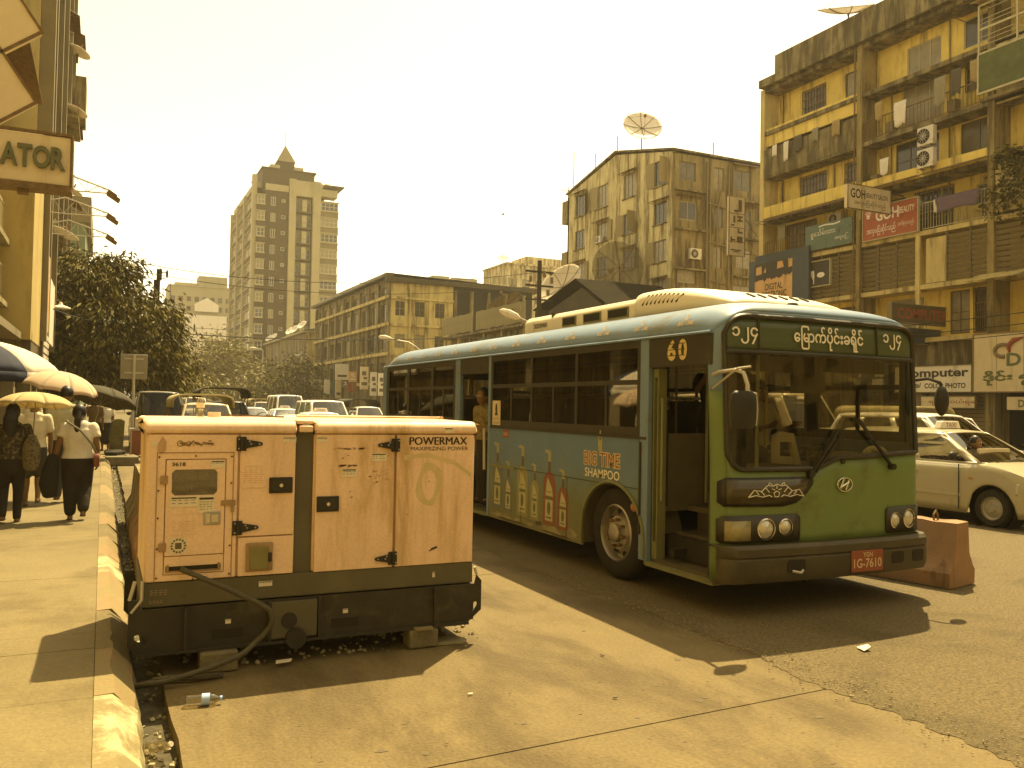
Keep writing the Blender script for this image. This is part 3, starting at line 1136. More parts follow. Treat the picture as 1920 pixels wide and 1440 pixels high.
for k, (x0, y0, x1, y1, lab, mt) in enumerate(((1672, 569, 1782, 600, 'long dark COMPUTER sign jutting out at first-floor level', m_frd), (1694, 612, 1782, 640, 'dark faded sign jutting out below the COMPUTER sign', m_navy))):
    a, b = PY(x0, y1 + 2, 30.0 + k * .3), PY(x1, y0 + 10, 30.0 + k * .3)
    F = (((a.x + b.x) / 2, 30.0 + k * .3, (a.z + b.z) / 2), FY)
    w, h = b.x - a.x, b.z - a.z
    s, put = board('shop_sign', lab, F, 0, 0, w, h, mt, t=.25, d=0, frame=m_frg, group='signs on the yellow block')
    if k == 0:
        put('COMPUTER', .1, 0, w * .86, h * .62, m_redsign, .03)
    else:
        mb = MB()
        mb.box(-w * .4, -.012, -h * .1, -w * .05, -.003, h * .28)
        mb.box(0, -.012, -h * .3, w * .36, -.003, h * .05)
        mb.build('faded_lettering', m_ink, s)
    mb = MB()
    mb.beam((w / 2, .12, 0), (38.0 - F[0][0], .12, 0), .08)
    mb.build('bracket', m_rust, s)
s, put = board('shop_sign', 'low blue-black P sign at street level seen past the bus', FB, 9.0, 3.55, 2.2, 2.2, m_navy, d=-.3, group='signs on the yellow block')
put('P', -.6, .45, .6, .9, m_inkw, .03)
mb = MB()
mb.box(.3, -.012, .55, .75, -.004, .95)
mb.build('print', m_osign, s)
mb = MB()
mb.box(.2, -.012, .0, .8, -.004, .25)
mb.box(.05, -.012, -.45, .8, -.004, -.12)
mb.build('print', m_inkw, s)
s, put = board('shop_sign', 'black electronics name board over the street-level shop', FB, 9.2, 2.05, 2.9, .5, m_ink, d=-.3, group='signs on the yellow block')
put('SAMSUNG', 0, 0, 2.6, .26, m_frg, .02)
s, put = board('shop_sign', 'scruffy thin banner under the computer sign', FB, 13.6, 2.2, 3.0, .55, m_cream, d=-.3, frame=m_frd, group='signs on the yellow block')
put('~ ∙ ရောင်းဝယ်ရေး', 0, 0, 3.3, .34, m_inkr, .01)
s, put = board('shop_sign', 'small cream plate under the large curled-emblem sign', FB, 18.0, 2.15, 2.6, .6, m_cream, d=-.3, group='signs on the yellow block')
put('D', -.6, 0, .3, .35, m_inkg, .03)

# dishes on its roof
m_dishp = M('dish_pale', (.72, .62, .42), .5, var=.05, scale=3, alpha=.72)
m_dishg = M('dish_mesh', (.30, .24, .14), .6, var=.1, scale=4, alpha=.42)
dish((39.6, 37.0, 24.1), 1.75, (-.25, -.30, .92), 'large pale mesh dish cut by the top of the picture, on the yellow block', m_dishp, .2, 20, 1.5)
dish((40.5, 31.4, 24.1), .6, (-.5, -.3, .7), 'small dish on the parapet of the yellow block', m_dishp, .3, 14, .6, False)

# ============================================================ STAINED PALE BLOCK BEHIND THE BUS
m_stain = M('stained_pale_render', (.60, .51, .33), .88, k=1.4, var=.16, scale=.7, col2=(.20, .15, .08), amt=.66, streak=1, s2=1.3, bump=.2)
m_stain2 = M('stained_dark_render', (.36, .29, .18), .9, var=.22, scale=.8, col2=(.12, .09, .055), amt=.66, streak=1, s2=1.5, bump=.2)
m_shut = flat('bleached_shutter', (.42, .34, .21), .8)
XS, YS = 40.0, 54.87
sb = thing('stained_apartment_building', 'pale gabled block of flats streaked with mould, big dish on its roof', 'building', (XS, YS, .15))
FS = ((XS, 71.7, .15), FX)
W = 71.7 - YS
cols = [2.35, 6.35, 10.65, 15.2]
rows = [19.55, 16.6, 13.5, 10.3, 7.2]
sw = [(c, z - .15 * (z < 19), 1.75, 1.95) for c in cols for z in rows]
sw = [(c, z, w, (2.05 if z > 19 else 1.75)) for c, z, w, h in sw]
mb = MB()
facade(mb, FS, W, 21.75, [(c - w / 2, z, c + w / 2, z + h) for c, z, w, h in sw], .22, z0=0)
gp = [(0, 21.75), (W, 21.75), (W, 21.9), (8.5, 23.75), (0, 22.0)]
mb.prism(gp, lambda p, t: fr(FS, p[0], t, p[1]), 0.0, .25)
mb.build('wall', m_stain, sb)
FS2 = ((XS, YS, .15), FY)
sw2 = [(1.45, 19.75, 1.6, 1.5), (1.5, 16.6, 1.7, 1.5), (1.45, 11.6, 1.75, 1.25), (7.0, 19.6, 1.8, 1.7), (7.0, 16.4, 1.8, 1.6), (7.2, 13.2, 1.6, 1.6), (4.6, 19.3, 1.0, 1.9), (4.6, 16.3, .9, 1.7), (4.5, 13, .9, 1.8), (7, 9.8, 2.2, 2.0), (1.4, 8.4, 1.7, 1.4)]
mb = MB()
facade(mb, FS2, 13.5, 21.85, [(c - w / 2, z, c + w / 2, z + h) for c, z, w, h in sw2], .22)
mb.build('side_wall', m_stain2, sb)
mb = MB()
mb.box(XS + .3, YS + .3, .2, XS + 13, 71.4, 21.6)
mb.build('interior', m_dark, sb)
mb = MB()
for a, b in (((71.9, 22.05), (63.2, 23.95)), ((63.2, 23.95), (YS - .25, 21.95))):
    mb.prism([(a[0], a[1]), (b[0], b[1]), (b[0], b[1] + .16), (a[0], a[1] + .16)], lambda p, t: (t, p[0], p[1] + .15), XS - .15, XS + 13.6)
mb.build('roof', m_mould, sb)
mb = MB()
mb.box(XS + 13.5, YS, .2, XS + 13.7, 71.7, 21.8)
mb.box(XS, 71.45, .2, XS + 13.5, 71.7, 21.9)
mb.build('rear_wall', m_stain2, sb)
for i, (c, z, w, h) in enumerate(sw):
    window(sb, FS, c, z, w, h, .12, 3, 1, mat=m_frg)
    if i % 3 != 1:
        shutters(sb, FS, c, z, w, h, m_shut, 165 if i % 2 else None, (150, None, 172, 100)[i % 4])
    if i % 2 == 0:
        hood(sb, FS, c, z + h + .3, w + .5, .5, .2)
    mb = MB()
    fbox(mb, FS, c - w / 2 - .1, -.12, z - .1, c + w / 2 + .1, .05, z - .005)
    mb.build('sill', m_stain2, sb)
for i, (c, z, w, h) in enumerate(sw2):
    window(sb, FS2, c, z, w, h, .1, 2, 1, mat=m_frw if i in (2, 1) else m_frg)
    if i in (1, 4, 3):
        hood(sb, FS2, c, z + h + .55, w + .7, .5, .2)
mb = MB()
for u in (3.3, 3.62, 5.5, 5.95):
    mb.tube([fr(FS2, u, -.12, 21.5), fr(FS2, u, -.12, 1)], .07, 6)
mb.tube([fr(FS2, 5.0, -.12, 20.6), fr(FS2, 4.3, -.12, 17.2), fr(FS2, 4.35, -.12, 10)], .06, 6)
for z in (18.2, 15.1, 12.0):
    mb.tube([fr(FS2, 3.4, -.13, z), fr(FS2, 5.5, -.13, z - .3)], .05, 6)
mb.build('drain_pipe', m_frg, sb)
for z in (18.85, 15.75, 12.6):
    for a, b, dz in ((.2, 3.1, 0), (6.1, 8.8, -.2)):
        mb = MB()
        fbox(mb, FS2, a, -.35, z + dz, b, .02, z + dz + .14)
        mb.build('ledge', m_stain2, sb)
mb = MB()
for z, y in ((19.6, 71.9), (14.6, 71.9), (10.2, 71.9)):
    mb.box(XS + .2, y - .2, z, XS + 3, y + 1.3, z + 2.2)
mb.build('rear_balcony', m_stain2, sb)
aircon(FS2, 2.1, 13.5, 'white fan unit on the dark side wall of the stained block', w=1.1, h=.85)
aircon(FS, 6.2, 16.35, 'small fan unit under a window of the stained block', w=.8, h=.6)
dish((41.5, 61.5, 23.4), 1.7, (-.30, -.80, .52), 'big pale mesh dish high on the stained gabled block', m_dishp, .2, 20, 2.6)


def antenna(x, y, z, h, arms, label):
    t = thing('aerial', label, 'aerial', (x, y, z), abs=False, group='roof aerials')
    mb = MB()
    mb.cyl((0, 0, 0), (0, 0, h), .045, n=6)
    mb.build('mast', m_rust, t)
    if arms:
        mb = MB()
        mb.beam((-.9, 0, h * .85), (.9, 0, h * .85), .035)
        for k in range(arms):
            x_ = -.9 + 1.8 * k / (arms - 1)
            mb.beam((x_, -.5, h * .85), (x_, .5, h * .85), .025)
        mb.build('element', m_rust, t)


antenna(40.6, 67.7, 22.9, 2.4, 0, 'bare thin mast on the left slope of the stained block roof')
antenna(40.3, 71.2, 22.1, 4.2, 0, 'tall bare mast at the left eave of the stained block')
antenna(40.4, 72.4, 20.6, 2.6, 5, 'toothed television aerial left of the stained block')
antenna(40.5, 63.8, 23.8, 2.0, 0, 'short mast beside the big mesh dish')
antenna(44.3, 55.3, 21.9, 1.6, 0, 'pale stub pole on the right eave of the stained block')

# ============================================================ FARTHER BUILDINGS ALONG THE STREET
m_roofd = M('dark_sheet_roof', (.085, .07, .045), .8, var=.2, scale=.8, col2=(.16, .125, .07), amt=.4, s2=.6, bump=.2)
m_corr = M('corrugated_sheet', (.44, .38, .27), .6, var=.12, scale=1.5, col2=(.25, .19, .11), amt=.5, streak=1, s2=1.2)
m_col = M('stained_ochre_render', (.42, .335, .19), .88, k=.8, var=.18, scale=.5, col2=(.15, .115, .06), amt=.72, streak=1, s2=1.1, bump=.15)
m_coly = M('ochre_render', (.56, .45, .22), .88, k=1.3, var=.15, scale=.6, col2=(.22, .16, .08), amt=.6, streak=1, s2=1.2, bump=.15)
m_tow = M('tower_brown', (.115, .088, .05), .8, var=.1, scale=.6)
m_towp = M('tower_pale', (.56, .49, .35), .8, var=.08, scale=.5, col2=(.45, .39, .28), amt=.4, streak=1, s2=.5)
m_towm = M('tower_tan', (.27, .22, .14), .8, var=.1, scale=.5)
m_pale = M('pale_render', (.46, .405, .29), .85, var=.08, scale=.3, col2=(.45, .39, .28), amt=.4, streak=1, s2=.3)

m_roofb = M('tarred_roof', (.022, .018, .011), .95, var=.2, scale=.8, spec=.05)
# dark gable-roofed hall
gb = thing('gabled_hall', 'low hall with a dark pointed gable roof, in front of the stained block', 'building', (32, 56, .15))
mb = MB()
yl, ya, yr = 62.6, 55.7, 50.4
mb.prism([(yr + .5, 0), (yl - .5, 0), (yl - .5, 9.2), (ya, 10.8), (yr + .5, 8.2)], lambda p, t: (t, p[0], p[1]), 32.4, 39.3)
mb.build('wall', m_roofd, gb)
for (a, b) in (((yl, 9.6), (ya, 11.35)), ((ya, 11.35), (yr, 8.55))):
    n = 5
    for k in range(n):
        p0 = [a[0] + (b[0] - a[0]) * k / n, a[1] + (b[1] - a[1]) * k / n]
        p1 = [a[0] + (b[0] - a[0]) * (k + 1) / n, a[1] + (b[1] - a[1]) * (k + 1) / n]
        mb = MB()
        mb.prism([p0, p1, (p1[0], p1[1] + .09), (p0[0], p0[1] + .09)], lambda p, t: (t, p[0], p[1] + (.012 if k % 2 else 0)), 31.8, 39.6)
        mb.build('roof_sheet', m_roofb, gb)
FG = ((32.4, 62.1, .15), FX)
for c in (2.6, 6.2, 9.4):
    window(gb, FG, c, 4.4, 1.6, 1.6, -.04, 2, 1, mat=m_frg)

# low house with a corrugated parapet, balconies below
sh = thing('balcony_house', 'low house with a corrugated sheet parapet and open balconies behind the bus roof', 'building', (32, 74, .15))
FH = ((32, 83.6, .15), FX)
mb = MB()
facade(mb, ((32.9, 83.6, .15), FX), 19.2, 8.6, [(1.0, 4.9, 3.4, 7.6), (4.4, 4.9, 6.2, 7.2), (7.4, 4.9, 9.6, 7.6), (11.0, 4.9, 13.6, 7.2), (15, 4.9, 17.8, 7.6)], .2)
mb.build('wall', m_stain2, sh)
mb = MB()
mb.box(33.2, 64.6, .2, 45, 83.5, 8.4)
mb.build('interior', m_dark, sh)
mb = MB()
mb.box(33, 64.4, .2, 45, 64.58, 8.7)
mb.box(31.6, 64.3, 8.5, 45, 83.8, 8.7)
mb.build('roof_slab', m_mould, sh)
for k in range(22):
    if ('shs',) not in _wm:
        a = MB()
        a.grid(lambda u, v: (u * .9 - .45, .03 * math.sin(u * 37.7), v * 1.75), 24, 1)
        _wm[('shs',)] = a.mesh('sheet', m_corr, 60, False)
    if k != 9:
        inst('sheet', _wm[('shs',)], sh, fr(FH, .45 + k * .875, .02 * (k % 2) - .1, 8.72 + .03 * (k % 3)), FX)
for c, w in ((2.2, 2.4), (5.3, 1.8), (8.5, 2.2), (12.3, 2.6), (16.4, 2.8)):
    window(sh, ((32.9, 83.6, .15), FX), c, 4.9, w, 2.25, .1, 3, 1, mat=m_frw)
railing(sh, FH, .2, 19.0, 4.3, 1.0, m_frg, gap=.5)
mb = MB()
fbox(mb, FH, 0, 0, 4.1, 19.2, .9, 4.3)
mb.build('balcony_slab', m_stain, sh)
for u in (.3, 4, 7, 10.4, 14.4, 18.8):
    mb = MB()
    fbox(mb, FH, u - .15, .02, 0, u + .15, .3, 8.5)
    mb.build('column', m_stain, sh)
cloth(FH, 4.2, 7.6, .9, 1.6, m_cloths[0], 'white sheet hung on the low balcony house behind the bus', d=-.1)

# old colonial block
cb = thing('colonial_building', 'long old four-storey ochre block with a low dark roof, blackened by mould', 'building', (32, 120, .15))
FC = ((32, 143.2, .15), FX)
hol = []
for j, z in enumerate((4.6, 8.4, 12.0, 15.2)):
    for i in range(9):
        hol.append((1.4 + i * 4.45, z, 3.7 + i * 4.45, z + (2.2 if j < 3 else 1.1)))
mb = MB()
facade(mb, FC, 40.9, 17.4, hol, .35)
mb.build('wall', m_col, cb)
FC2 = ((32, 102.3, .15), FY)
hol2 = [(c - .65, z, c + .65, z + 1.7) for c in (1.3, 3.9, 6.6) for z in (4.5, 8.6, 12.6)]
hol2 = [(a, b, c, b + 1.9 if b > 12 else e) for a, b, c, e in hol2]
mb = MB()
facade(mb, FC2, 8.4, 16.9, hol2, .3)
mb.build('side_wall', m_coly, cb)
mb = MB()
mb.box(32.4, 102.7, .2, 52, 142.8, 17)
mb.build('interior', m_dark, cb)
for k, (a, b, c, e) in enumerate(hol):
    window(cb, FC, (a + c) / 2, b, c - a, e - b, .2, 3, 1, mat=m_frw if k % 4 == 1 else m_frg)
for k, (a, b, c, e) in enumerate(hol2):
    window(cb, FC2, (a + c) / 2, b, c - a, e - b, .15, 2, 2, mat=m_frw if k == 2 else m_frg)
for u in [.3 + i * 4.45 for i in range(10)]:
    mb = MB()
    fbox(mb, FC, u, -.28, 0, u + .7, .01, 16.9)
    mb.build('pilaster', m_col, cb)
for z in (3.9, 7.6, 11.3, 14.7):
    mb = MB()
    fbox(mb, FC, 0, -.45, z, 41.3, -.29, z + .4)
    mb.build('string_course', m_coly, cb)
    if z > 5:
        mb = MB()
        fbox(mb, FC2, 0.02, -.3, z, 8.4, .0, z + .3)
        mb.build('string_course', m_coly, cb)
for u in (2.62, 5.3):
    mb = MB()
    fbox(mb, FC2, u - .22, -.16, 0, u + .22, .0, 16.9)
    mb.build('pilaster', m_coly, cb)
mb = MB()
fbox(mb, FC2, 8.42, .9, .1, 20, 1.2, 11.5)
mb.build('rear_wall', m_stain2, cb)
for u in (8.7, 11.0, 13.4, 15.9, 18.6):
    mb = MB()
    fbox(mb, FC2, u - .2, -.1, 10.2, u + .2, .3, 16.4)
    mb.build('gallery_column', m_stain2, cb)
for u in (9.85, 12.2, 14.6, 17.2):
    lou = MB()
    fbox(lou, FC2, u - .8, .5, 11.6, u + .8, .56, 15.2)
    lou.build('blind', m_pale, cb)
mb = MB()
mb.prism([(101.6, 17.4), (143.9, 17.3), (143.9, 17.75), (122, 17.95), (101.6, 17.85)], lambda p, t: (t, p[0], p[1] + .1), 31.2, 32.2)
mb.add([(31.2, 101.6, 17.95), (31.2, 143.9, 17.85), (41, 136, 18.5), (41, 109, 18.5), (54, 101.6, 17.3), (54, 143.9, 17.4)], [(0, 1, 2, 3), (0, 3, 4), (3, 2, 5, 4), (1, 5, 2)])
mb.box(31.2, 101.6, 16.9, 54, 102.25, 17.5)
mb.build('roof', m_roofd, cb)
for k in range(5):
    m2 = MB()
    m2.box(45.6 + k * .75, 101.5, 17.7, 46.0 + k * .75, 101.62, 18.7)
    m2.build('roof_louvre', m_pale, cb)

# low shop row with dishes on its roof, then the tower
lb = thing('shop_building', 'low ochre corner building with a row of dishes on its roof, before the tower', 'building', (31, 160, .15))
FL = ((31, 186, .15), FX)
hol = [(2 + i * 4.6, z, 4.2 + i * 4.6, z + 2.0) for i in range(8) for z in (4.5, 8.6)]
mb = MB()
facade(mb, FL, 39.5, 13.6, hol, .3)
mb.build('wall', m_col, lb)
for a, b, c, e in hol:
    window(lb, FL, (a + c) / 2, b, c - a, e - b, .15, 2, 2, fw=.12, mat=m_frw if a > 25 else m_frg)
mb = MB()
mb.box(31.4, 146.7, .2, 44, 185.8, 13.2)
mb.build('interior', m_dark, lb)
mb = MB()
fbox(mb, ((31, 146.5, .15), FY), 0, 0, 0, 12, .2, 13.5)
mb.build('side_wall', m_coly, lb)
mb = MB()
mb.box(30.4, 146.2, 13.6, 45, 186.4, 13.9)
mb.add([(30.4, 146.2, 13.92), (30.4, 158, 13.92), (38, 158, 15.6), (38, 146.2, 15.6)], [(0, 1, 2, 3)])
mb.build('roof', m_pale, lb)
for k in range(8):
    mb = MB()
    fbox(mb, FL, 2 + k * 4.6, -1.4, 3.4, 5.8 + k * 4.6, .0, 3.6)
    mb.build('awning', m_corr, lb)
for k, (y, z) in enumerate(((150.5, 14.2), (157, 13.9), (161, 13.9), (178, 13.9), (183, 13.9))):
    dish((31.2, y, z), .95, (-.6, -.35, .62), ('rightmost, nearest', 'second from the right', 'middle', 'second from the left', 'leftmost, farthest')[k] + ' of five white dishes on the low roof before the tower', m_wsign, .28, 14, .9, False, group='dishes on the low roof')

tw = thing('tower_block', 'tall brown and cream apartment tower with a pyramid spire', 'building', (29, 190, .15))
TX, TY = 29.0, 190.0
TF = ((TX, TY, .15), FY)
TL = ((TX, TY + 36, .15), FX)
zk = [12.6 + 3.52 * k for k in range(11)]
# front face: corner bay, brown wall with small windows, two pale piers round a recess, right bay
hb = [(2.9, z, 4.0, z + 2.0) for z in zk[:10]] + [(5.2, z + .9, 6.1, z + 1.7) for z in zk[:10]]
mb = MB()
facade(mb, ((TX + 1.7, TY, .15), FY), 5.1, 47.6, [(a - 1.7, b, c - 1.7, e) for a, b, c, e in hb], .3, z0=3)
mb.build('wall', m_tow, tw)
for a, b, c, e in hb:
    window(tw, TF, (a + c) / 2, b, c - a, e - b, .15, 2 if c - a > 1 else 1, 1, fw=.16, mat=m_frw)
mb = MB()
mb.box(TX + .4, TY + 2.5, .2, TX + 17.2, TY + 35.8, 46)
mb.build('core', m_tow, tw)
for u0, u1 in ((6.8, 8.25), (12.0, 13.7)):
    mb = MB()
    fbox(mb, TF, u0, -.7, 3, u1, .4, 50.6)
    mb.build('pier', m_towp, tw)
mb = MB()
fbox(mb, TF, 8.25, -.6, 47.0, 12.0, .4, 50.4)
mb.build('pier_cap', m_towp, tw)
mb = MB()
fbox(mb, TF, 8.25, 1.6, 3, 12, 1.9, 47)
mb.build('recess_wall', m_towp, tw)
for z in zk[:10]:
    mb = MB()
    fbox(mb, TF, 8.25, -.2, z - .9, 12.0, 1.6, z - .62)
    mb.build('balcony_slab', m_tow, tw)
    railing(tw, TF, 8.3, 11.95, z - .62, 1.1, m_towm, d=-.1, gap=.6)
    mb = MB()
    fbox(mb, TF, 9.7, -.1, z - .6, 10.75, .7, z + 2.1)
    mb.build('balcony_screen', m_towp, tw)
    for u in (9.0, 11.4):
        window(tw, TF, u, z - .3, 1.0, 2.1, 1.5, 1, 2, fw=.14, mat=m_frw)
    # bays with pale bands
    for u0, u1, n in ((-.1, 1.7, 2), (13.75, 17.7, 4)):
        mb = MB()
        fbox(mb, TF, u0, -.5, z - 1.3, u1, 1.2, z - .12)
        mb.build('bay_apron', m_tow if u0 < 1 else m_towm, tw)
        for zz in (z - .12, z + 2.02):
            m2 = MB()
            fbox(m2, TF, u0 - .12, -.68, zz, u1 + .12, 1.2, zz + .18)
            m2.build('band', m_towp, tw)
        window(tw, TF, (u0 + u1) / 2, z + .06, u1 - u0 - .1, 1.94, -.4, n, 2, fw=.18, mat=m_frw)
    # long side
    for u0, u1 in ((1.5, 10.5), (12.2, 21.5), (23.2, 33.2)):
        mb = MB()
        fbox(mb, TL, u0, -.5, z - 1.3, u1, .8, z - .12)
        mb.build('bay_apron', m_tow, tw)
        for zz in (z - .12, z + 2.02):
            m2 = MB()
            fbox(m2, TL, u0 - .12, -.68, zz, u1 + .12, .8, zz + .18)
            m2.build('band', m_towp, tw)
        for q in (.25, .75):
            window(tw, TL, u0 + (u1 - u0) * q, z + .06, (u1 - u0) * .42, 1.94, -.35, 4, 2, fw=.18, mat=m_frw)
mb = MB()
facade(mb, TL, 36, 48.2, [], .3, z0=3)
mb.build('side_wall', m_towm, tw)
for u in (0.2, 11.1, 22.1, 34.4):
    mb = MB()
    fbox(mb, TL, u, -.95, 3, u + (1.0 if u < 30 else 1.4), .02, 50.8 if u > 30 else 48.6)
    mb.build('pier', m_towp, tw)
mb = MB()
fbox(mb, TF, 1.75, -.25, 47.6, 6.7, 3, 49.0)
fbox(mb, TF, 13.75, -.25, 47.6, 17.5, 3, 49.2)
fbox(mb, TL, 1.3, -.3, 48.3, 34.3, 2, 49.6)
mb.build('parapet', m_towp, tw)
mb = MB()
fbox(mb, TF, 1.2, 1, 47, 12.5, 16, 52.6)
fbox(mb, TF, 12.0, 2, 47, 15, 16, 50.6)
mb.build('penthouse', m_tow, tw)
mb = MB()
fbox(mb, TF, 14.6, -1.4, 49.7, 18.7, 5, 50.0)
fbox(mb, TF, 1.0, .8, 52.6, 12.9, 16.2, 52.9)
mb.build('roof_canopy', m_tow, tw)
mb = MB()
fbox(mb, TF, 3.2, 3, 52.9, 5.2, 9, 54.2)
fbox(mb, TF, 8.4, 3, 52.9, 10.4, 9, 54.2)
mb.build('roof_block', m_towp, tw)
sp = MB()
fbox(sp, TF, 5.0, 4, 52.9, 8.6, 7.6, 55.4)
sp.build('spire_base', m_tow, tw)
sp = MB()
b = [fr(TF, u, d, 55.4) for u, d in ((4.8, 3.8), (8.8, 3.8), (8.8, 7.8), (4.8, 7.8))]
sp.add(b + [fr(TF, 6.8, 5.8, 59.6)], [(0, 1, 4), (1, 2, 4), (2, 3, 4), (3, 0, 4)])
sp.cyl(fr(TF, 6.8, 5.8, 59.5), fr(TF, 6.8, 5.8, 62.5), .07, n=6)
sp.build('spire', m_towm, tw)
for k, u in enumerate((12.6, 14.2, 15.6)):
    t = MB()
    p = Vector(fr(TF, u, 2.5, 49.6))
    t.lathe([(.001, 1.6), (.5, 1.5), (.75, 1.2), (.75, 0)], p, n=14)
    t.build('water_tank', m_towp, tw)
mb = MB()
fbox(mb, TF, -.6, -1, 0, 18.5, 2.4, 10.2)
fbox(mb, TL, -1, -.9, 0, 36.4, 2, 10.2)
mb.build('podium', m_towm, tw)
for k in range(9):
    window(tw, TL, 2.5 + 3.9 * k, 5.6, 1.2, 3.2, -.98, 1, 3, fw=.14, mat=m_frw)


def far_block(name, label, F, W, H, depth, nx, rows, mat, wmat, extra=()):
    """a distant block: front and near side with real windows, flat roof"""
    t = thing(name, label, 'building', F[0])
    pitch = W / nx
    hol = [(pitch * i + pitch * .22, z, pitch * i + pitch * .78, z + 1.7) for i in range(nx) for z in rows]
    mb = MB()
    facade(mb, F, W, H, hol, .3)
    mb.build('wall', mat, t)
    for a, b, c, e in hol:
        window(t, F, (a + c) / 2, b, c - a, e - b, .15, 2, 1, fw=.14, mat=wmat)
    mb = MB()
    fbox(mb, F, .35, .4, .1, W - .3, depth, H - .4)
    mb.build('interior', m_dark, t)
    mb = MB()
    fbox(mb, F, -.3, -.4, H, W + .3, depth, H + .35)
    fbox(mb, F, -.05, .02, 0, .3, depth, H)
    fbox(mb, F, W - .25, .02, 0, W + .05, depth, H)
    for e in extra:
        fbox(mb, F, *e)
    mb.build('roof', mat, t)
    return t


fb = far_block('hotel_block', 'hazy pale block with a blank billboard wall far down the street', ((19.4, 312, .15), FY), 23, 40.5, 18, 9, [9 + 3.3 * k for k in range(9)], m_pale, m_frd, [(9.5, 1, 40.5, 19, 8, 44.6), (2, 2, 40.5, 9.5, 8, 42)])
bw = MB()
F = ((24.4, 311, .15), FY)
for k in range(4):
    bw = MB()
    fbox(bw, F, 0, -.3, 12.5 + 4.6 * k, 13.8, .4, 16.9 + 4.6 * k)
    bw.build('billboard_panel', m_wsign, fb)
lettering('△KIMCITY', fb, Vector(fr(F, 4.2, -.34, 19.3)), 5.2, 1.2, m_frg, 0)
mb = MB()
fbox(mb, F, 3.2, -.5, 32, 11, .3, 34.2)
mb.prism([(2.8, 34.2), (11.4, 34.2), (7.1, 36.8)], lambda p, t: fr(F, p[0], t, p[1]), -.6, .3)
mb.build('gable_dormer', m_wsign, fb)
antenna(26.3, 309, 40.4, 9, 0, 'tall thin mast on the hazy block far down the street')
antenna(33.5, 313, 44.6, 6, 0, 'mast over the stair tower of the far hazy block')
far_block('apartment_building', 'hazy pale block with an open roof frame beyond the corrugated parapet', ((72.4, 207, .15), FY), 20, 31.5, 15, 8, [6 + 3.3 * k for k in range(8)], m_pale, m_frd, [(4, 1, 31.8, 8.5, 8, 35), (9.5, 1, 34.2, 16.5, 8, 34.9), (9.5, 1, 31.8, 9.9, 8, 34.2), (16.1, 1, 31.8, 16.5, 8, 34.2)])
far_block('apartment_building', 'hazy stained block with dishes on its eaves behind the gabled hall', ((75.0, 160, .15), FY), 15, 31, 12, 5, [6 + 3.4 * k for k in range(7)], m_stain, m_frg, [(5, 1, 31, 14, 8, 33.2)])
far_block('apartment_building', 'hazy distant block on the right beyond the low dish roof', ((48, 240, .15), FY), 26, 24, 14, 8, [5 + 3.4 * k for k in range(5)], m_pale, m_frd)
far_block('apartment_building', 'low shaded houses at the far end of the street, under the trees', ((24, 262, .15), FY), 22, 14.5, 14, 7, [5, 8.6], m_towm, m_frg, [(3, 1, 14.5, 12, 8, 19)])

# dishes, poles and lamps over the roofs
dish((33.5, 71.5, 8.9), 1.75, (-.25, .35, .9), 'broad mesh dish tipped to the sky over the corrugated parapet', m_dishg, .2, 20, 2.2, group='dishes over the low roofs')
dish((35.0, 63.5, 9.2), 2.2, (-.75, -.25, .55), 'large open mesh dish between parapet and gabled hall', m_dishp, .24, 20, 2.7, group='dishes over the low roofs')
dish((38.6, 60.2, 10.8), 2.3, (-.75, -.5, -.25), 'big dark mesh dish face-on above the gabled hall', m_dishg, .2, 20, 2.6, group='dishes over the low roofs')
dish((32.2, 66.2, 8.8), .75, (-.8, .1, .45), 'small white dish edge-on at the corrugated parapet', m_wsign, .25, 14, 1.0, False, group='dishes over the low roofs')
dish((75.4, 163, 31.4), 1.3, (-.2, -.5, .8), 'dish on the eaves of the hazy stained block', m_dishg, .25, 14, 1.2, False, group='dishes over the low roofs')

m_pole = M('weathered_pole', (.06, .045, .028), .9, var=.25, scale=3)
m_galv = M('galvanised', (.50, .46, .37), .5, .3, var=.08, scale=4)
up_ = thing('utility_pole', 'dark utility pole hung with switchgear behind the bus roof', 'utility pole', (28, 54.2, .0))
mb = MB()
mb.cyl((28, 54.2, 0), (28, 54.2, 12.2), .19, .15, 10)
mb.build('post', m_pole, up_)
mb = MB()
for z in (9.4, 10.4, 11.4):
    mb.beam((26.9, 54.2, z), (29.1, 54.2, z), .12)
mb.build('cross_arm', m_pole, up_)
mb = MB()
for x, z in ((27.4, 9.7), (28.6, 9.7), (27.2, 10.6), (28.9, 10.6), (28.3, 11.0)):
    mb.lathe([(.001, .5), (.12, .45), (.09, .35), (.15, .3), (.10, .2), (.15, .15), (.08, 0)], (x, 54.0, z), n=8)
mb.build('insulator', m_frg, up_)
mb = MB()
mb.box(27.6, 53.6, 7.2, 28.5, 54.0, 8.6)
mb.build('switch_box', m_pole, up_)

up2 = thing('utility_pole', 'dark broken-topped utility pole rising out of the big tree on the left', 'utility pole', (1.95, 38.5, 0))
mb = MB()
mb.box(1.80, 38.38, 0, 2.04, 38.62, 6.45)
mb.box(1.90, 38.37, 6.45, 2.10, 38.6, 6.9)
mb.build('post', m_pole, up2)
mb = MB()
mb.box(1.66, 38.3, 4.9, 2.3, 38.7, 5.3)
mb.box(1.74, 38.3, 4.3, 2.36, 38.7, 4.92)
mb.beam((2.1, 38.5, 5.4), (2.36, 38.5, 5.62), .05)
mb.build('clamp', m_pole, up2)
mb = MB()
mb.tube([(2.06, 38.4, 6.75), (2.26, 38.4, 6.78)], .02, 5)
mb.tube([(2.06, 38.4, 6.55), (2.26, 38.4, 6.5)], .02, 5)
mb.ball((2.30, 38.4, 6.72), (.05, .05, .19), 8, 6)
mb.tube([(2.16, 38.4, 5.4), (2.5, 38.4, 5.1), (2.3, 38.4, 4.8)], .02, 5)
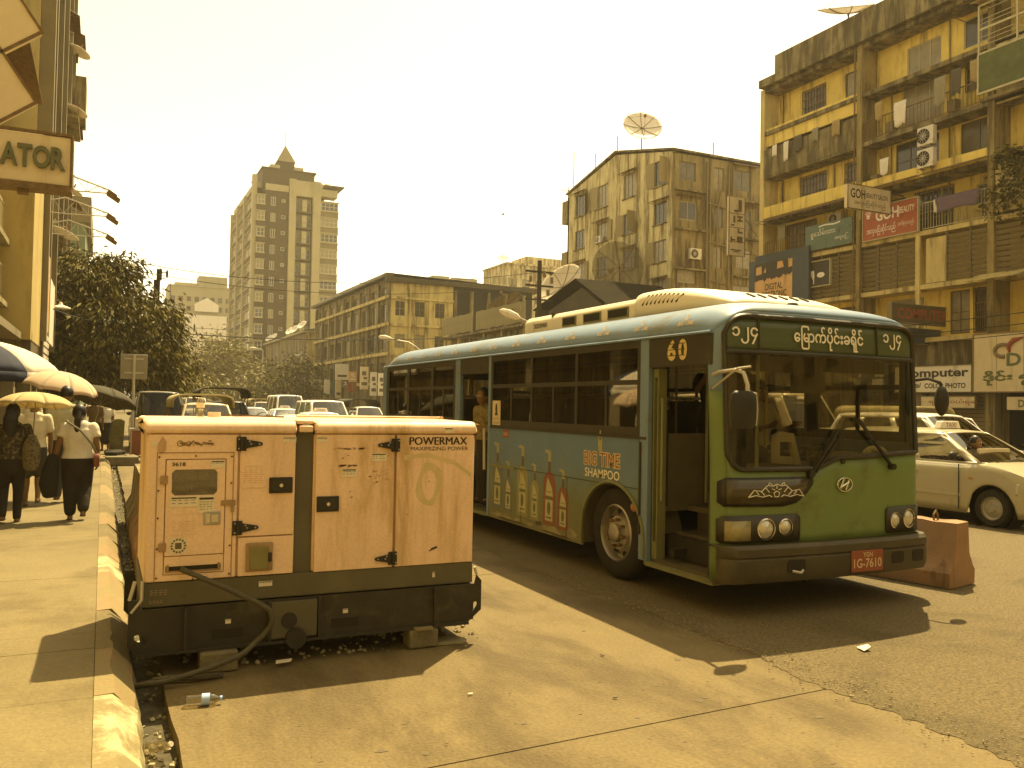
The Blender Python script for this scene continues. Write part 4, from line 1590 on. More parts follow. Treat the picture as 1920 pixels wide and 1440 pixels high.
mb.tube([(2.45, 38.4, 6.6), (2.45, 38.4, 5.1)], .012, 4)
mb.build('bracket', m_pole, up2)
up2.location, up2.scale = (2.36, 46.8, 0), (1.215, 1.215, 1.215)


def street_lamp(label, base, head, arm_from, r=.07, size=1.0):
    t = thing('street_lamp', label, 'street lamp', base, group='street lamps over the far traffic')
    b, h, a = Vector(base), Vector(head), Vector(arm_from)
    mb = MB()
    mb.cyl(b, a, r * 1.3, r, 8)
    mb.build('post', m_galv, t)
    mb = MB()
    mid = (a + h) / 2 + Vector((0, 0, .35 * (h - a).length * .4))
    mb.tube([a, a.lerp(mid, .6) + Vector((0, 0, .1)), mid, h], r * .6, 6)
    mb.build('arm', m_galv, t)
    mb = MB()
    d = (h - mid).normalized()
    mb.tube([h - d * .1, h + d * .1 * size, h + d * .5 * size, h + d * .85 * size, h + d * .95 * size], [.06, .16 * size, .2 * size, .13 * size, .02], 8)
    mb.build('lamp_head', m_wsign, t)


street_lamp('single-headed street lamp seen over the bus roof', (21.5, 41.4, 0), (20.4, 41.9, 6.6), (21.2, 41.4, 5.9), size=1.2)
street_lamp('curved street lamp at the rear corner of the bus', (22.5, 62, 0), (19.85, 63.2, 6.75), (22.4, 62, 5.4), .06)
street_lamp('thin pale lamp post before the far dark tree', (21.4, 131, 0), (20.4, 131, 9.6), (21.4, 131, 9.3))
street_lamp('thin grey lamp post beside the tall blank sign', (28.6, 135, 0), (27.8, 135, 8.9), (28.6, 135, 8.4))

# ============================================================ STREET-LEVEL SIGNS OF THE FAR SHOPS
cols_ = [m_cream, m_wsign, m_frd, m_teal, m_osign, m_redsign, m_navy, m_frg]
fsg = [  # px x0,x1,y0,y1, colour, words, label
    (530, 541, 680, 737, 7, '', 'tall blank grey-tan sign board beside the far dark tree'),
    (584, 603, 712, 738, 0, 'ABC', 'cream box sign lowest in the far shop row'),
    (607, 618, 712, 739, 1, '', 'narrow white sign board in the far shop row'),
    (586, 596, 716, 736, 7, '', 'small dark framed sign at the left of the far shop row'),
    (628, 653, 683, 712, 1, 'O', 'white board with a round emblem, above the others in the far shop row'),
    (653, 668, 697, 716, 4, 'ရွှေ', 'upper orange sign of the far shop row'),
    (652, 667, 718, 735, 5, '', 'lower reddish sign of the far shop row'),
    (628, 640, 712, 747, 0, '8', 'tall narrow cream sign with a dark figure in the far shop row'),
    (674, 690, 688, 730, 0, 'YGN', 'pale poster board on a post in the far shop row'),
    (693, 706, 698, 742, 1, 'MY', 'tall white sign with dark blocks near the bus'),
    (708, 720, 700, 742, 1, 'U', 'white sign with a round face touching the bus outline'),
    (641, 652, 714, 724, 2, 'NEW', 'small dark sign between the cream and reddish ones'),
    (619, 628, 715, 740, 3, '', 'blue-grey sign board in the far shop row'),
    (566, 582, 716, 742, 6, '', 'dark blue shop board at the left end of the far shop row'),
    (540, 560, 734, 744, 0, 'SALE', 'low cream banner under the far dark tree'),
]
for k, (x0, x1, y0, y1, c, s_, lab) in enumerate(fsg):
    X_ = 30.4 - (k % 3) * .5
    a, b = PX(x0, y1, X_), PX(x1, y0, X_)
    D_ = (a.y + b.y) / 2
    P0, P1 = PY(x0, y1, D_), PY(x1, y0, D_)
    F = (((P0.x + P1.x) / 2, D_, (P0.z + P1.z) / 2), FY)
    s, put = board('shop_sign', lab, F, 0, 0, P1.x - P0.x, P1.z - P0.z, cols_[c], t=.3, d=-.3, group='signs of the far shop row')
    w, h = P1.x - P0.x, P1.z - P0.z
    if s_:
        mb = MB()
        if s_ in 'O8':
            mb.lathe([(.22 * w, -.01), (.34 * w, -.01)], (-w * .1, 0, h * .2), (0, -1, 0), 16)
        else:
            mb.box(-w * .3, -.012, h * .12, w * .22, -.003, h * .3)
            mb.box(-w * .12, -.012, -h * .05, w * .34, -.003, h * .04)
        mb.box(-w * .35, -.012, -h * .32, w * .35, -.003, -h * .18)
        mb.build('print', m_frd if c in (0, 1) else m_inkw, s)
    mb = MB()
    mb.cyl((0, .15, -h / 2), (0, .15, -F[0][2]), .07, n=6)
    mb.build('post', m_frg, s)

# ============================================================ LEFT-HAND BUILDINGS
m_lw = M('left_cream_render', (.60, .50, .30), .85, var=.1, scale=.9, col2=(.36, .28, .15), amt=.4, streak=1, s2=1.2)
m_lg = M('left_shaded_grey', (.27, .225, .155), .85, var=.12, scale=1.2, col2=(.2, .16, .1), amt=.4, streak=1, s2=1.2)  # grey darkened: the shade on the fin sides is put into the colour
m_ly = M('left_ochre_render', (.60, .46, .20), .85, var=.08, scale=1.0, col2=(.42, .31, .13), amt=.35, streak=1, s2=1.5)
XL = -2.25
L = thing('apartment_building', 'tall cream block at the left edge, finned and hung with awnings and dishes', 'building', (XL, 30, .2))
XN = -3.3
FLN, FLF = ((XN, 10, .2), FR_), ((XL, 33, .2), FR_)
m_lsh = M('left_shaded_render', (.34, .28, .17), .88, var=.14, scale=1.0, col2=(.16, .12, .07), amt=.5, streak=1, s2=1.4)  # stains, plus the shade between the fins put into the colour


def FLu(u):
    return (FLN, u) if u < 22.5 else (FLF, u - 23)


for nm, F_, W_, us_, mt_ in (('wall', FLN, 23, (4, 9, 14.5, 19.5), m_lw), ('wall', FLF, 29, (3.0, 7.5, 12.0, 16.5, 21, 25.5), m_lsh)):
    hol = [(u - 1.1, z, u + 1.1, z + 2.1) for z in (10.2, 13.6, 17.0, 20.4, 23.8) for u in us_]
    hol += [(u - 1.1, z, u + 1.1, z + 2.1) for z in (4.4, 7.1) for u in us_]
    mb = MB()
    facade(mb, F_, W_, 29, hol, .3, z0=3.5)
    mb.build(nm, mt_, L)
    for a, b, c, e in hol:
        window(L, F_, (a + c) / 2, b, c - a, e - b, .2, 2, 2, mat=m_frd)
mb = MB()
mb.box(-9, 10.2, 3.7, XN - .35, 61.8, 28.8)
mb.box(XN - .35, 33.3, 3.7, XL - .35, 61.8, 28.8)
mb.build('interior', m_dark, L)
mb = MB()
mb.box(XN - .3, 32.98, 3.5, XL, 33.2, 29)
mb.build('return_wall', m_lw, L)
mb = MB()
mb.box(-9, 61.85, .2, XL, 62.05, 29)
mb.box(-9, 9.9, 3.6, XL, 10.1, 29)
mb.build('end_wall', m_lw, L)
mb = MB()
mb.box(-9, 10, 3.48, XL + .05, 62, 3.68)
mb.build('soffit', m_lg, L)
mb = MB()
mb.box(-4.62, 10, .0, -4.5, 62, 3.47)
mb.build('shop_front', m_mould, L)
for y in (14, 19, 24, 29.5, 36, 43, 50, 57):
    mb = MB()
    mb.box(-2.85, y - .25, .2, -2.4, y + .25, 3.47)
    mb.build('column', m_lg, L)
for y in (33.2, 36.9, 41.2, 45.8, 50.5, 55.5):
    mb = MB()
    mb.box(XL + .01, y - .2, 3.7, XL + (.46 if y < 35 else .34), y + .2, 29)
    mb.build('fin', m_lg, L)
mb = MB()
mb.box(-2.95, 28.9, 3.50, -1.98, 33.2, 9.4)
mb.build('bay', m_ly, L)
mb = MB()
mb.box(-1.975, 33.3, 4.2, -1.91, 36.4, 7.0)
mb.build('panel', m_osign, L)
lettering('ရွှေ', L, Vector((-1.9, 34.8, 6.0)), 1.6, 1.0, m_frd, FR_)
mb = MB()
mb.box(-2.2, 36.6, 3.9, -1.93, 40.5, 6.4)
mb.build('panel', m_wsign, L)
mb = MB()
mb.box(-2.24, 29.4, 3.1, -2.0, 35.2, 3.49)
mb.build('vent_frame', m_frd, L)
mb = MB()
mb.box(-2.0, 33.25, 3.0, -1.9, 36.4, 4.15)
mb.build('vent_frame', m_frd, L)
me = MB()
me.box(-.02, -.13, 0, .02, .13, .17)
me = me.mesh('vent_block', m_wsign)
for i in range(8):
    for j in range(4):
        inst('vent_block', me, L, (-1.895, 33.55 + i * .37, 3.1 + j * .25))
# awnings along the face and stacked up its far edge
aw = [(17.6, 11.4, 7.4, 1.3), (32, 23.5, 2.4, .6), (37.5, 20.5, 2.6, .75), (43.6, 21.9, 2.6, .85), (45.5, 17.3, 2.6, .8), (40.0, 14.2, 2.2, .5), (47.5, 13.4, 2.0, .8), (47.0, 10.6, 2.2, .5), (35.0, 12.2, 2.2, .45), (30.5, 12.4, 2.2, .5)]
for u, z, w, out in aw:
    F_, u_ = FLu(u)
    hood(L, F_, u_, z, w, out, .35, m_rust)
mb = MB()
mb.box(XL, 53.0, 17.3, XL + .95, 55.2, 19.7)
mb.build('boxed_balcony', m_mould, L)
for u, z in ((41, 16.0), (46, 9.6), (16.5, 6.1), (16.5, 4.3)):
    F_, u_ = FLu(u)
    railing(L, F_, u_ - (1.6 if u > 20 else 2.4), u_ + (1.6 if u > 20 else 2.2), z, 1.1, m_rust if u > 20 else m_frw, d=-.7 if u > 20 else -.55)
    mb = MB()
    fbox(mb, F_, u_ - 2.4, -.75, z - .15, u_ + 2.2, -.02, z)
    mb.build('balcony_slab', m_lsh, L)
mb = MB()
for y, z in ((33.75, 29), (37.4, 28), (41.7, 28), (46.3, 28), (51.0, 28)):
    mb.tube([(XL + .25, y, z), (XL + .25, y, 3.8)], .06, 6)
mb.build('drain_pipe', m_wsign, L)  # pipes up the fin edges; the white stands in for their lit strips
for y, z, r, lab in ((50.6, 19.9, .62, 'upper white dish jutting from the left block'), (50.2, 16.6, .58, 'second white dish jutting from the left block'), (48, 11.9, .5, 'low grey dish jutting from the left block'), (40.0, 8.35, .62, 'white dish just under the end of the ATOR sign'), (55, 9.1, .75, 'dish beside the floodlight arms'), (76, 11.5, .95, 'pale translucent dish standing clear right of the green wall')):
    dish((XL + (.55 if y < 70 else 1.35), y, z - .35), r, (.35, .1, .85) if y < 54 else (.5, -.5, .6), lab, m_wsign, .25, 14, .5, False, group='dishes on the left block')
gbk = thing('green_building', 'narrow blue-green building end showing beyond the left block', 'building', (-2, 78, .2))
mb = MB()
mb.box(-9, 74, .2, -1.55, 92, 15.4)
mb.build('wall', M('blue_green_render', (.22, .27, .2), .85, var=.12, scale=1), gbk)
mb = MB()
mb.box(-9.1, 73.9, 15.4, -1.2, 92.1, 17.4)
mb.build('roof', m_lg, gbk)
for z in (4.5, 8, 11.5):
    window(gbk, ((-1.55, 74, .2), FR_), 3, z, 1.6, 1.7, -.03, 2, 1, mat=m_frw)
bk = thing('apartment_building', 'dim row of buildings behind the big tree on the left', 'building', (-3, 95, .2))
mb = MB()
mb.box(-16, 93, .2, -2.6, 150, 12)
mb.build('wall', m_col, bk)
for k in range(8):
    for z in (4, 7.6):
        window(bk, ((-2.6, 93, .2), FR_), 4 + 6.8 * k, z, 2, 1.8, -.03, 2, 1, mat=m_frg)

# the ATOR sign and two diamond signs
st = thing('hanging_sign', 'weathered box sign with raised letters ATOR on the left block', 'sign', (0, 20, 0), group='signs on the left block')
mb = MB()
mb.box(-3.6, 20, 6.20, -.735, 20.4, 7.22)
mb.build('panel', m_cream, st, bev=.02)
mb = MB()
mb.box(-3.6, 19.95, 6.08, -.70, 20.45, 6.195)
mb.box(-3.6, 19.96, 7.225, -.70, 20.44, 7.28)
mb.box(-.73, 19.96, 6.2, -.69, 20.44, 7.22)
mb.beam((-1.6, 20.2, 6.08), (-1.6, 20.2, 5.98), .2)
mb.beam((-2.2, 20.2, 7.28), (-2.6, 20.2, 8.4), .05)
mb.build('frame', m_rust, st)
tm = text_mesh('M', m_frg, .04)
for ch, u in zip('ATOR', (-1.85, -1.57, -1.27, -.965)):
    cu = bpy.data.curves.new('letter', 'FONT')
    cu.body = ch
    cu.offset = .03
    cu.extrude = .12
    cu.resolution_u = 4
    ob = bpy.data.objects.new('tmp', cu)
    m0 = ob.to_mesh()
    vs = [v.co.copy() for v in m0.vertices]
    ps = [tuple(p.vertices) for p in m0.polygons]
    ob.to_mesh_clear()
    bpy.data.objects.remove(ob)
    x0, x1 = min(v.x for v in vs), max(v.x for v in vs)
    y0, y1 = min(v.y for v in vs), max(v.y for v in vs)
    w = .27 if ch in 'TR' else .32
    mb = MB()
    mb.add([(u + ((v.x - x0) / (x1 - x0) - .5) * w, 19.94 - v.z * .35, 6.5 + (v.y - y0) / (y1 - y0) * .46) for v in vs], ps)
    mb.build('raised_letter', M('letter_grey_green', (.17, .17, .10), .7, var=.2, scale=6), st, sharp=30)
for k, (cx, cz, lab) in enumerate(((-11, 43, 'upper diamond-shaped cream box sign at the top left'), (-23, 178, 'lower diamond-shaped cream box sign at the top left'))):
    Y_ = 22.0
    c = PY(cx, cz, Y_)
    s = thing('diamond_sign', lab, 'sign', c, group='signs on the left block', abs=False)
    h = .92
    for nm, mt, e, y0, y1 in (('panel', m_cream, 0.0, 0, .3), ('frame', m_rust, .05, -.03, .0)):
        mb = MB()
        rot_ = lambda q: [(h + (x - h) * .988 + z * .156, z * .988 - (x - h) * .156) for x, z in q]
        out = rot_([(h + e, 0), (0, h * 1.08 + e), (-h - e, 0), (0, -h * 1.08 - e)])
        if nm == 'panel':
            mb.prism(out, lambda p, t: (p[0], t, p[1]), y0, y1)
        else:
            mb.prism(out, lambda p, t: (p[0], t, p[1]), -.03, .06, [rot_([(h - .02, 0), (0, h * 1.08 - .02), (-h + .02, 0), (0, -h * 1.08 + .02)])])
        mb.build(nm, mt, s)
    lettering('အ', s, (-.45, -.008, .1), .5, .7, m_navy, bold=.05)
    lettering('A', s, (-.4, -.008, -.42), .3, .3, m_frd, bold=.03)
    mb = MB()
    mb.beam((-h, .15, 0), (-h - .9, .15, 0), .08)
    mb.build('bracket', m_rust, s)

# floodlights on lattice arms
for k, (Y_, zt, lab) in enumerate(((31.5, 9.15, 'nearest and highest of the three lattice floodlight arms'), (34.5, 8.95, 'middle one of the three lattice floodlight arms'), (37.5, 8.7, 'farthest and lowest of the three lattice floodlight arms'))):
    s = thing('floodlight', lab, 'floodlight', (-1.9, Y_, zt), group='lattice floodlight arms')
    x0, x1 = -2.2, .02
    xm = -1.2
    top = [(x0, zt), (xm, zt + .02), (x1, zt - .42)]
    tz = lambda x: zt + (.0 if x < xm else -.42 * (x - xm) / (x1 - xm)) + .03
    bz = lambda x: zt - .55 + (.0 if x < xm else .05 * (x - xm) / (x1 - xm))
    mb = MB()
    mb.tube([(x0, Y_, tz(x0) - .25), (xm - .2, Y_, tz(xm)), (x1, Y_, tz(x1))], .028, 5)
    mb.tube([(x0, Y_, bz(x0)), (xm, Y_, bz(xm)), (x1, Y_, bz(x1))], .022, 5)
    xs_ = [x0, -1.85, -1.45, -1.05, -.65, -.3, x1]
    for i in range(len(xs_) - 1):
        a, b = xs_[i], xs_[i + 1]
        if i % 2:
            mb.tube([(a, Y_, tz(a) - (.25 if i == 0 else 0)), (b, Y_, bz(b))], .014, 4)
        else:
            mb.tube([(a, Y_, bz(a)), (b, Y_, tz(b))], .014, 4)
        mb.tube([(b, Y_, bz(b)), (b, Y_, tz(b))], .012, 4)
    mb.build('arm', m_galv, s)
    mb = MB()
    q = Matrix.Rotation(R(32), 3, 'Y')
    mb.obox((x1 + .12, Y_, tz(x1) - .22), (.44, .4, .1), q)
    mb.obox((x1 + .08, Y_, tz(x1) - .13), (.30, .26, .12), q)
    mb.beam((x1 - .05, Y_, tz(x1)), (x1 + .1, Y_, tz(x1) - .12), .03)
    mb.build('lamp_head', m_rust, s)
for Y_, z_, lab in ((44, 6.5, 'upper of two white dome lamps on the left block'), (41, 5.6, 'lower of two white dome lamps on the left block')):
    s = thing('wall_lamp', lab, 'lamp', (-2.1, Y_, z_), group='white dome lamps')
    mb = MB()
    mb.lathe([(.001, .26), (.05, .24), (.10, .12), (.38, .02), (.40, -.02), (.36, -.05), (.05, -.03)], (-1.72, Y_, z_), n=16)
    mb.build('shade', m_wsign, s)
    mb = MB()
    mb.tube([(-2.2, Y_, z_ + .3), (-1.9, Y_, z_ + .38), (-1.72, Y_, z_ + .24)], .025, 5)
    mb.build('arm', m_rust, s)

# overhead cables
wr = [
    (PX(-40, 520, -2.2 * 1.0), (4.5, 46, 5.1), (31, 64, 7.6), .030, 'thick sagging cable from the left block across the street to the poles'),
    ((-2.2, 44, 8.9), (10, 46.5, 8.3), (28, 54.2, 11.4), .018, 'upper thin cable crossing before the tower'),
    ((-2.2, 43, 8.4), (10, 46.5, 7.75), (28, 54.2, 10.4), .016, 'lower thin cable crossing before the tower'),
]
for k, (a, m_, b, r, lab) in enumerate(wr):
    a, m_, b = Vector(a), Vector(m_), Vector(b)
    if k == 0:
        a = Vector((-2.2, 37.5, 6.35))
    mb = MB()
    pts = [a * (1 - t) * (1 - t) + (m_ * 2 - (a + b) / 2) * (2 * t * (1 - t)) + b * t * t for t in [i / 30 for i in range(31)]]
    mb.tube(pts, r, 5)
    tag(mb.build('overhead_cable', m_wire), lab, 'cable', 'cables over the street')
for k, z in enumerate((4.9, 5.3, 5.75)):
    mb = MB()
    pts = [(33.2, 18 + t * 26 / 12, z + .3 * ((t / 6 - 1) ** 2)) for t in range(13)]
    mb.tube(pts, .022, 4)
    tag(mb.build('overhead_cable', m_wire), ('lowest', 'middle', 'highest')[k] + ' of the three wires strung before the yellow block shops', 'cable', 'cables over the street')

# ============================================================ TREES
m_bark = M('bark', (.17, .125, .07), .9, var=.3, scale=6, bump=.5)
m_leaf = M('leaf_dark', (.115, .102, .03), .7, spec=.15, var=.45, scale=1.1)
m_leaf2 = M('leaf_light', (.24, .20, .05), .7, spec=.15, var=.35, scale=1.3)
m_leaf3 = M('leaf_olive', (.27, .235, .075), .6, var=.35, scale=.8)


def tree(label, base, blobs, n, size, mats=(None, None), droop=.5, group='street trees', name='tree', limbs=7, r0=.22):
    """tapered trunk, limbs reaching into each blob, and a crown of many leaf sprays round the blobs' shells"""
    rg = random.Random(hash(label) % 9973 if False else sum(map(ord, label)))
    t = thing(name, label, 'tree', base, group=group)
    b = Vector(base)
    top = sum((Vector(q[0]) for q in blobs), Vector()) / len(blobs)
    fork = b.lerp(Vector((top.x, top.y, b.z + (top.z - b.z) * .55)), .9)
    mb = MB()
    mb.tube([b, b.lerp(fork, .5) + Vector((.08, .05, 0)), fork], [r0, r0 * .8, r0 * .6], 9)
    for c, r in blobs[:limbs]:
        c = Vector(c)
        m_ = fork.lerp(c, .5) + Vector((rg.uniform(-.3, .3), rg.uniform(-.3, .3), .2))
        mb.tube([fork - Vector((0, 0, .2)), m_, c], [r0 * .5, r0 * .32, r0 * .1], 6)
        for _ in range(4):
            e = c + Vector((rg.uniform(-1, 1), rg.uniform(-1, 1), rg.uniform(-.6, .9))) * (r if isinstance(r, (int, float)) else min(r)) * .75
            mb.tube([m_.lerp(c, .6), (m_.lerp(c, .6) + e) / 2 + Vector((0, 0, .1)), e], [r0 * .16, r0 * .1, r0 * .04], 4)
    mb.build('trunk', m_bark, t)
    mb = MB()
    tot = sum((q[1] if isinstance(q[1], (int, float)) else (q[1][0] * q[1][1] * q[1][2]) ** (1 / 3)) ** 2 for q in blobs)
    for c, r in blobs:
        r3 = (r, r, r) if isinstance(r, (int, float)) else r
        rm = (r3[0] * r3[1] * r3[2]) ** (1 / 3)
        k = int(n * rm * rm / tot)
        nsp = max(6, k // 26)
        for _ in range(nsp):
            while True:
                d = Vector((rg.gauss(0, 1), rg.gauss(0, 1), rg.gauss(0, 1)))
                if d.length > .1:
                    break
            d.normalize()
            if d.z < -.75:
                continue
            f = rg.uniform(.55, 1.12)
            o = Vector((c[0] + d.x * r3[0] * f, c[1] + d.y * r3[1] * f, c[2] + d.z * r3[2] * f))
            lit = rg.random() < .38
            for i in range(26):          # one spray: leaves hanging out and down from a twig
                s = size * rg.uniform(.55, 1.3)
                w = s * rg.uniform(.22, .38)
                p = o + Vector((rg.gauss(0, 1), rg.gauss(0, 1), rg.gauss(0, .7))) * size * 1.25
                ax = Vector((d.x + rg.uniform(-.8, .8), d.y + rg.uniform(-.8, .8), d.z * .4 - droop + rg.uniform(-.5, .5)))
                if ax.length < .05:
                    continue
                ax.normalize()
                sd = ax.cross(Vector((rg.uniform(-1, 1), rg.uniform(-1, 1), rg.uniform(-.2, 1)))).normalized() * w * .5
                mb.m = 1 if (lit and rg.random() < .7) else 0
                mid = p + ax * s * .5 + Vector((0, 0, s * .08))
                mb.add([p, mid + sd, p + ax * s - Vector((0, 0, s * .1)), mid - sd], [(0, 1, 2, 3)])
    o = mb.build('crown', list(mats), t, sharp=180, solid=False)
    return t


tree('big dark drooping tree over the pavement beyond the pedestrians', (.3, 44, .2),
     [((-1.6, 44, 4.6), (1.5, 1.7, 1.6)), ((.0, 44, 6.9), (1.3, 1.5, 1.35)), ((-1.0, 43.6, 7.3), (1.0, 1.2, 1.0)), ((1.7, 44, 5.6), (1.4, 1.6, 1.3)), ((2.35, 43.6, 4.3), (1.15, 1.4, 1.2)),
      ((.3, 43, 5.0), (1.7, 1.6, 1.9)), ((1.2, 43.2, 3.6), (1.8, 1.6, 1.2)), ((-.9, 43.4, 3.4), (1.6, 1.5, 1.2)), ((2.7, 44, 3.0), (.9, 1.2, .9)), ((.7, 44.4, 7.8), (.8, .9, .7)), ((-1.9, 44, 6.2), (1.0, 1.2, 1.0)), ((-2.5, 44, 3.0), (1.0, 1.2, 1.1)), ((.6, 44.5, 2.6), (2.6, 1.3, .9))],
     34000, .30, (m_leaf, m_leaf2), .85, limbs=13)
tree('light green hazy tree beyond the big dark one', (16.5, 150, 0), [((15.2, 150, 7.6), (3.4, 3, 3.2)), ((17.6, 150, 9.2), (3.6, 3, 3.2)), ((20.6, 151, 7.4), (3.2, 3, 2.6)), ((13.6, 150, 5.6), (2.6, 3, 2.4))], 3600, .85, (m_leaf3, m_leaf2), .2, r0=.4)
tree('dark hazy tree in the middle of the far street end', (21, 165, 0), [((19, 165, 5.0), (4.2, 3, 3.0)), ((23.2, 165, 6.2), (4.4, 3, 3.4)), ((27, 166, 5.2), (3.6, 3, 3.0)), ((22, 163, 3), (5, 3, 2))], 3600, .85, (m_leaf3, m_leaf2), .3, r0=.4)
tree('broad dark tree before the low roof with dishes', (24.5, 128, 0), [((22.4, 128, 3.8), (2.8, 2.5, 2.6)), ((25, 128, 5.4), (2.8, 2.5, 2.6)), ((27.4, 128, 4.4), (2.6, 2.5, 2.8)), ((24, 126, 2.6), (3.8, 2.5, 1.8)), ((26.3, 128, 7.0), (1.8, 2, 1.4))], 3600, .7, (m_leaf, m_leaf2), .4, r0=.4)
tree('small dark tree on the left of the far road', (5.5, 118, 0), [((5.5, 118, 4.4), (3.0, 3, 2.4)), ((8.6, 119, 3.8), (2.8, 3, 2.2)), ((11.2, 120, 3.2), (2.6, 3, 2.0)), ((2, 117, 4), (3, 3, 2.4))], 2600, .7, (m_leaf3, m_leaf2), .4, r0=.35)

# climbing plant on a balcony of the yellow block
pl = thing('climbing_plant', 'leafy climbing plant spilling from a balcony at the right edge', 'plant', fr(FB, 17.6, -.3, 11.2))
mb = MB()
rg = random.Random(4)
for _ in range(1500):
    c, r = rg.choice([((17.2, 12.6), 1.0), ((18.4, 11.9), 1.3), ((16.4, 11.6), .8), ((19.6, 12.4), 1.2), ((18.2, 10.7), 1.0), ((16.9, 13.5), .6), ((19.5, 10.8), 1.0)])
    a, q = rg.uniform(0, 6.28), rg.uniform(.2, 1.05) * r
    p = Vector(fr(FB, c[0] + math.cos(a) * q, -.5 + rg.gauss(0, .3), c[1] + math.sin(a) * q))
    s = rg.uniform(.16, .34)
    ax = Vector((rg.uniform(-1, .3), rg.uniform(-1, 1), rg.uniform(-1, .4))).normalized()
    sd = ax.cross(Vector((rg.uniform(-1, 1), rg.uniform(-1, 1), 1))).normalized() * s * .3
    mb.m = rg.random() < .25
    mb.add([p, p + ax * s * .5 + sd, p + ax * s, p + ax * s * .5 - sd], [(0, 1, 2, 3)])
mb.build('foliage', [m_leaf, m_leaf2], pl, sharp=180, solid=False)
mb = MB()
for u, z in ((17.2, 13), (18.6, 11.4), (19.8, 12.6), (16.6, 11.2)):
    mb.tube([fr(FB, 17.9, -.15, 11.0), fr(FB, (17.9 + u) / 2, -.5, 11.9), fr(FB, u, -.5, z)], .03, 5)
mb.build('stem', m_bark, pl)

# ============================================================ VEHICLES
m_tyre = M('tyre_rubber', (.03, .026, .02), .85, var=.25, scale=12, bump=.2)
m_rim = flat('steel_rim', (.40, .37, .31), .4, .7)
m_blk = flat('black_plastic', (.03, .026, .02), .5)
m_chrome = flat('chrome', (.7, .66, .58), .15, 1.0)
m_lamp = flat('lamp_glass', (.62, .58, .48), .08, .35, .8)
m_amber = flat('amber_lens', (.62, .27, .05), .25)
m_redl = flat('red_lens', (.4, .05, .02), .25)
g_car = glass('car_glass', (.34, .32, .27), .05, gmax=.3)
g_scr = glass('windscreen_glass', (.42, .41, .36), .14, gmax=.45)
g_dark = glass('dark_windscreen', (.10, .095, .08), .02, gmax=.2)
m_seat = flat('seat_fabric', (.13, .11, .08), .9)
m_plate = flat('white_plate', (.75, .7, .6), .5)


def paint(name, c, rough=.28):
    m = M(name, c, rough, .0, var=.05, scale=2.5, col2=tuple(x * .72 for x in c), amt=.25, s2=1.6, spec=.6)
    m.node_tree.nodes['Principled BSDF'].inputs['Coat Weight'].default_value = .4
    return m


p_white = paint('white_car_paint', (.84, .81, .74))
p_silver = paint('silver_car_paint', (.56, .50, .42), .3)
p_black = paint('black_van_paint', (.045, .04, .032))
p_cream = paint('cream_car_paint', (.74, .66, .48))
p_canopy = M('canopy_cloth', (.46, .39, .25), .9, var=.15, scale=2)
p_canopyd = M('dark_canopy_cloth', (.06, .052, .036), .85, var=.2, scale=2)

_wheel = {}


def wheel(parent, x, y, r, w, side, hub=False):
    """tyre with a rim inside; side is +1 when its face looks to +x"""
    k = (round(r, 2), round(w, 2), side)
    if k not in _wheel:
        a = MB()
        s = side
        a.lathe([(r * .62, -w / 2), (r * .9, -w / 2), (r * .98, -w * .36), (r, -w * .15), (r, w * .15), (r * .98, w * .36), (r * .9, w / 2), (r * .66, w / 2), (r * .62, w * .4), (r * .62, -w / 2)], (0, 0, 0), (s, 0, 0), 36)
        b = MB()
        b.lathe([(r * .64, w * .42), (r * .60, w * .46), (r * .57, w * .3), (r * .50, w * .24), (r * .40, w * .30), (r * .22, w * .34), (r * .18, w * .42), (.001, w * .44)], (0, 0, 0), (s, 0, 0), 28)
        for i in range(12):
            t = 2 * math.pi * i / 12
            b.cyl((s * w * .22, math.cos(t) * r * .48, math.sin(t) * r * .48), (s * w * .29, math.cos(t) * r * .48, math.sin(t) * r * .48), r * .035, n=6)
        for i in range(5):
            t = 2 * math.pi * i / 5
            b.cyl((s * w * .3, math.cos(t) * r * .25, math.sin(t) * r * .25), (s * w * .40, math.cos(t) * r * .25, math.sin(t) * r * .25), r * .04, n=6)
        _wheel[k] = (a.mesh('tyre', m_tyre, 40), b.mesh('rim', m_rim, 40))
    t_, r_ = _wheel[k]
    o = inst('wheel', t_, parent, (x, y, r))
    q = inst('rim', r_, None)
    q.parent = o
    return o


def sm(a, b, x):
    x = max(0.0, min(1.0, (x - a) / (b - a)))
    return x * x * (3 - 2 * x)


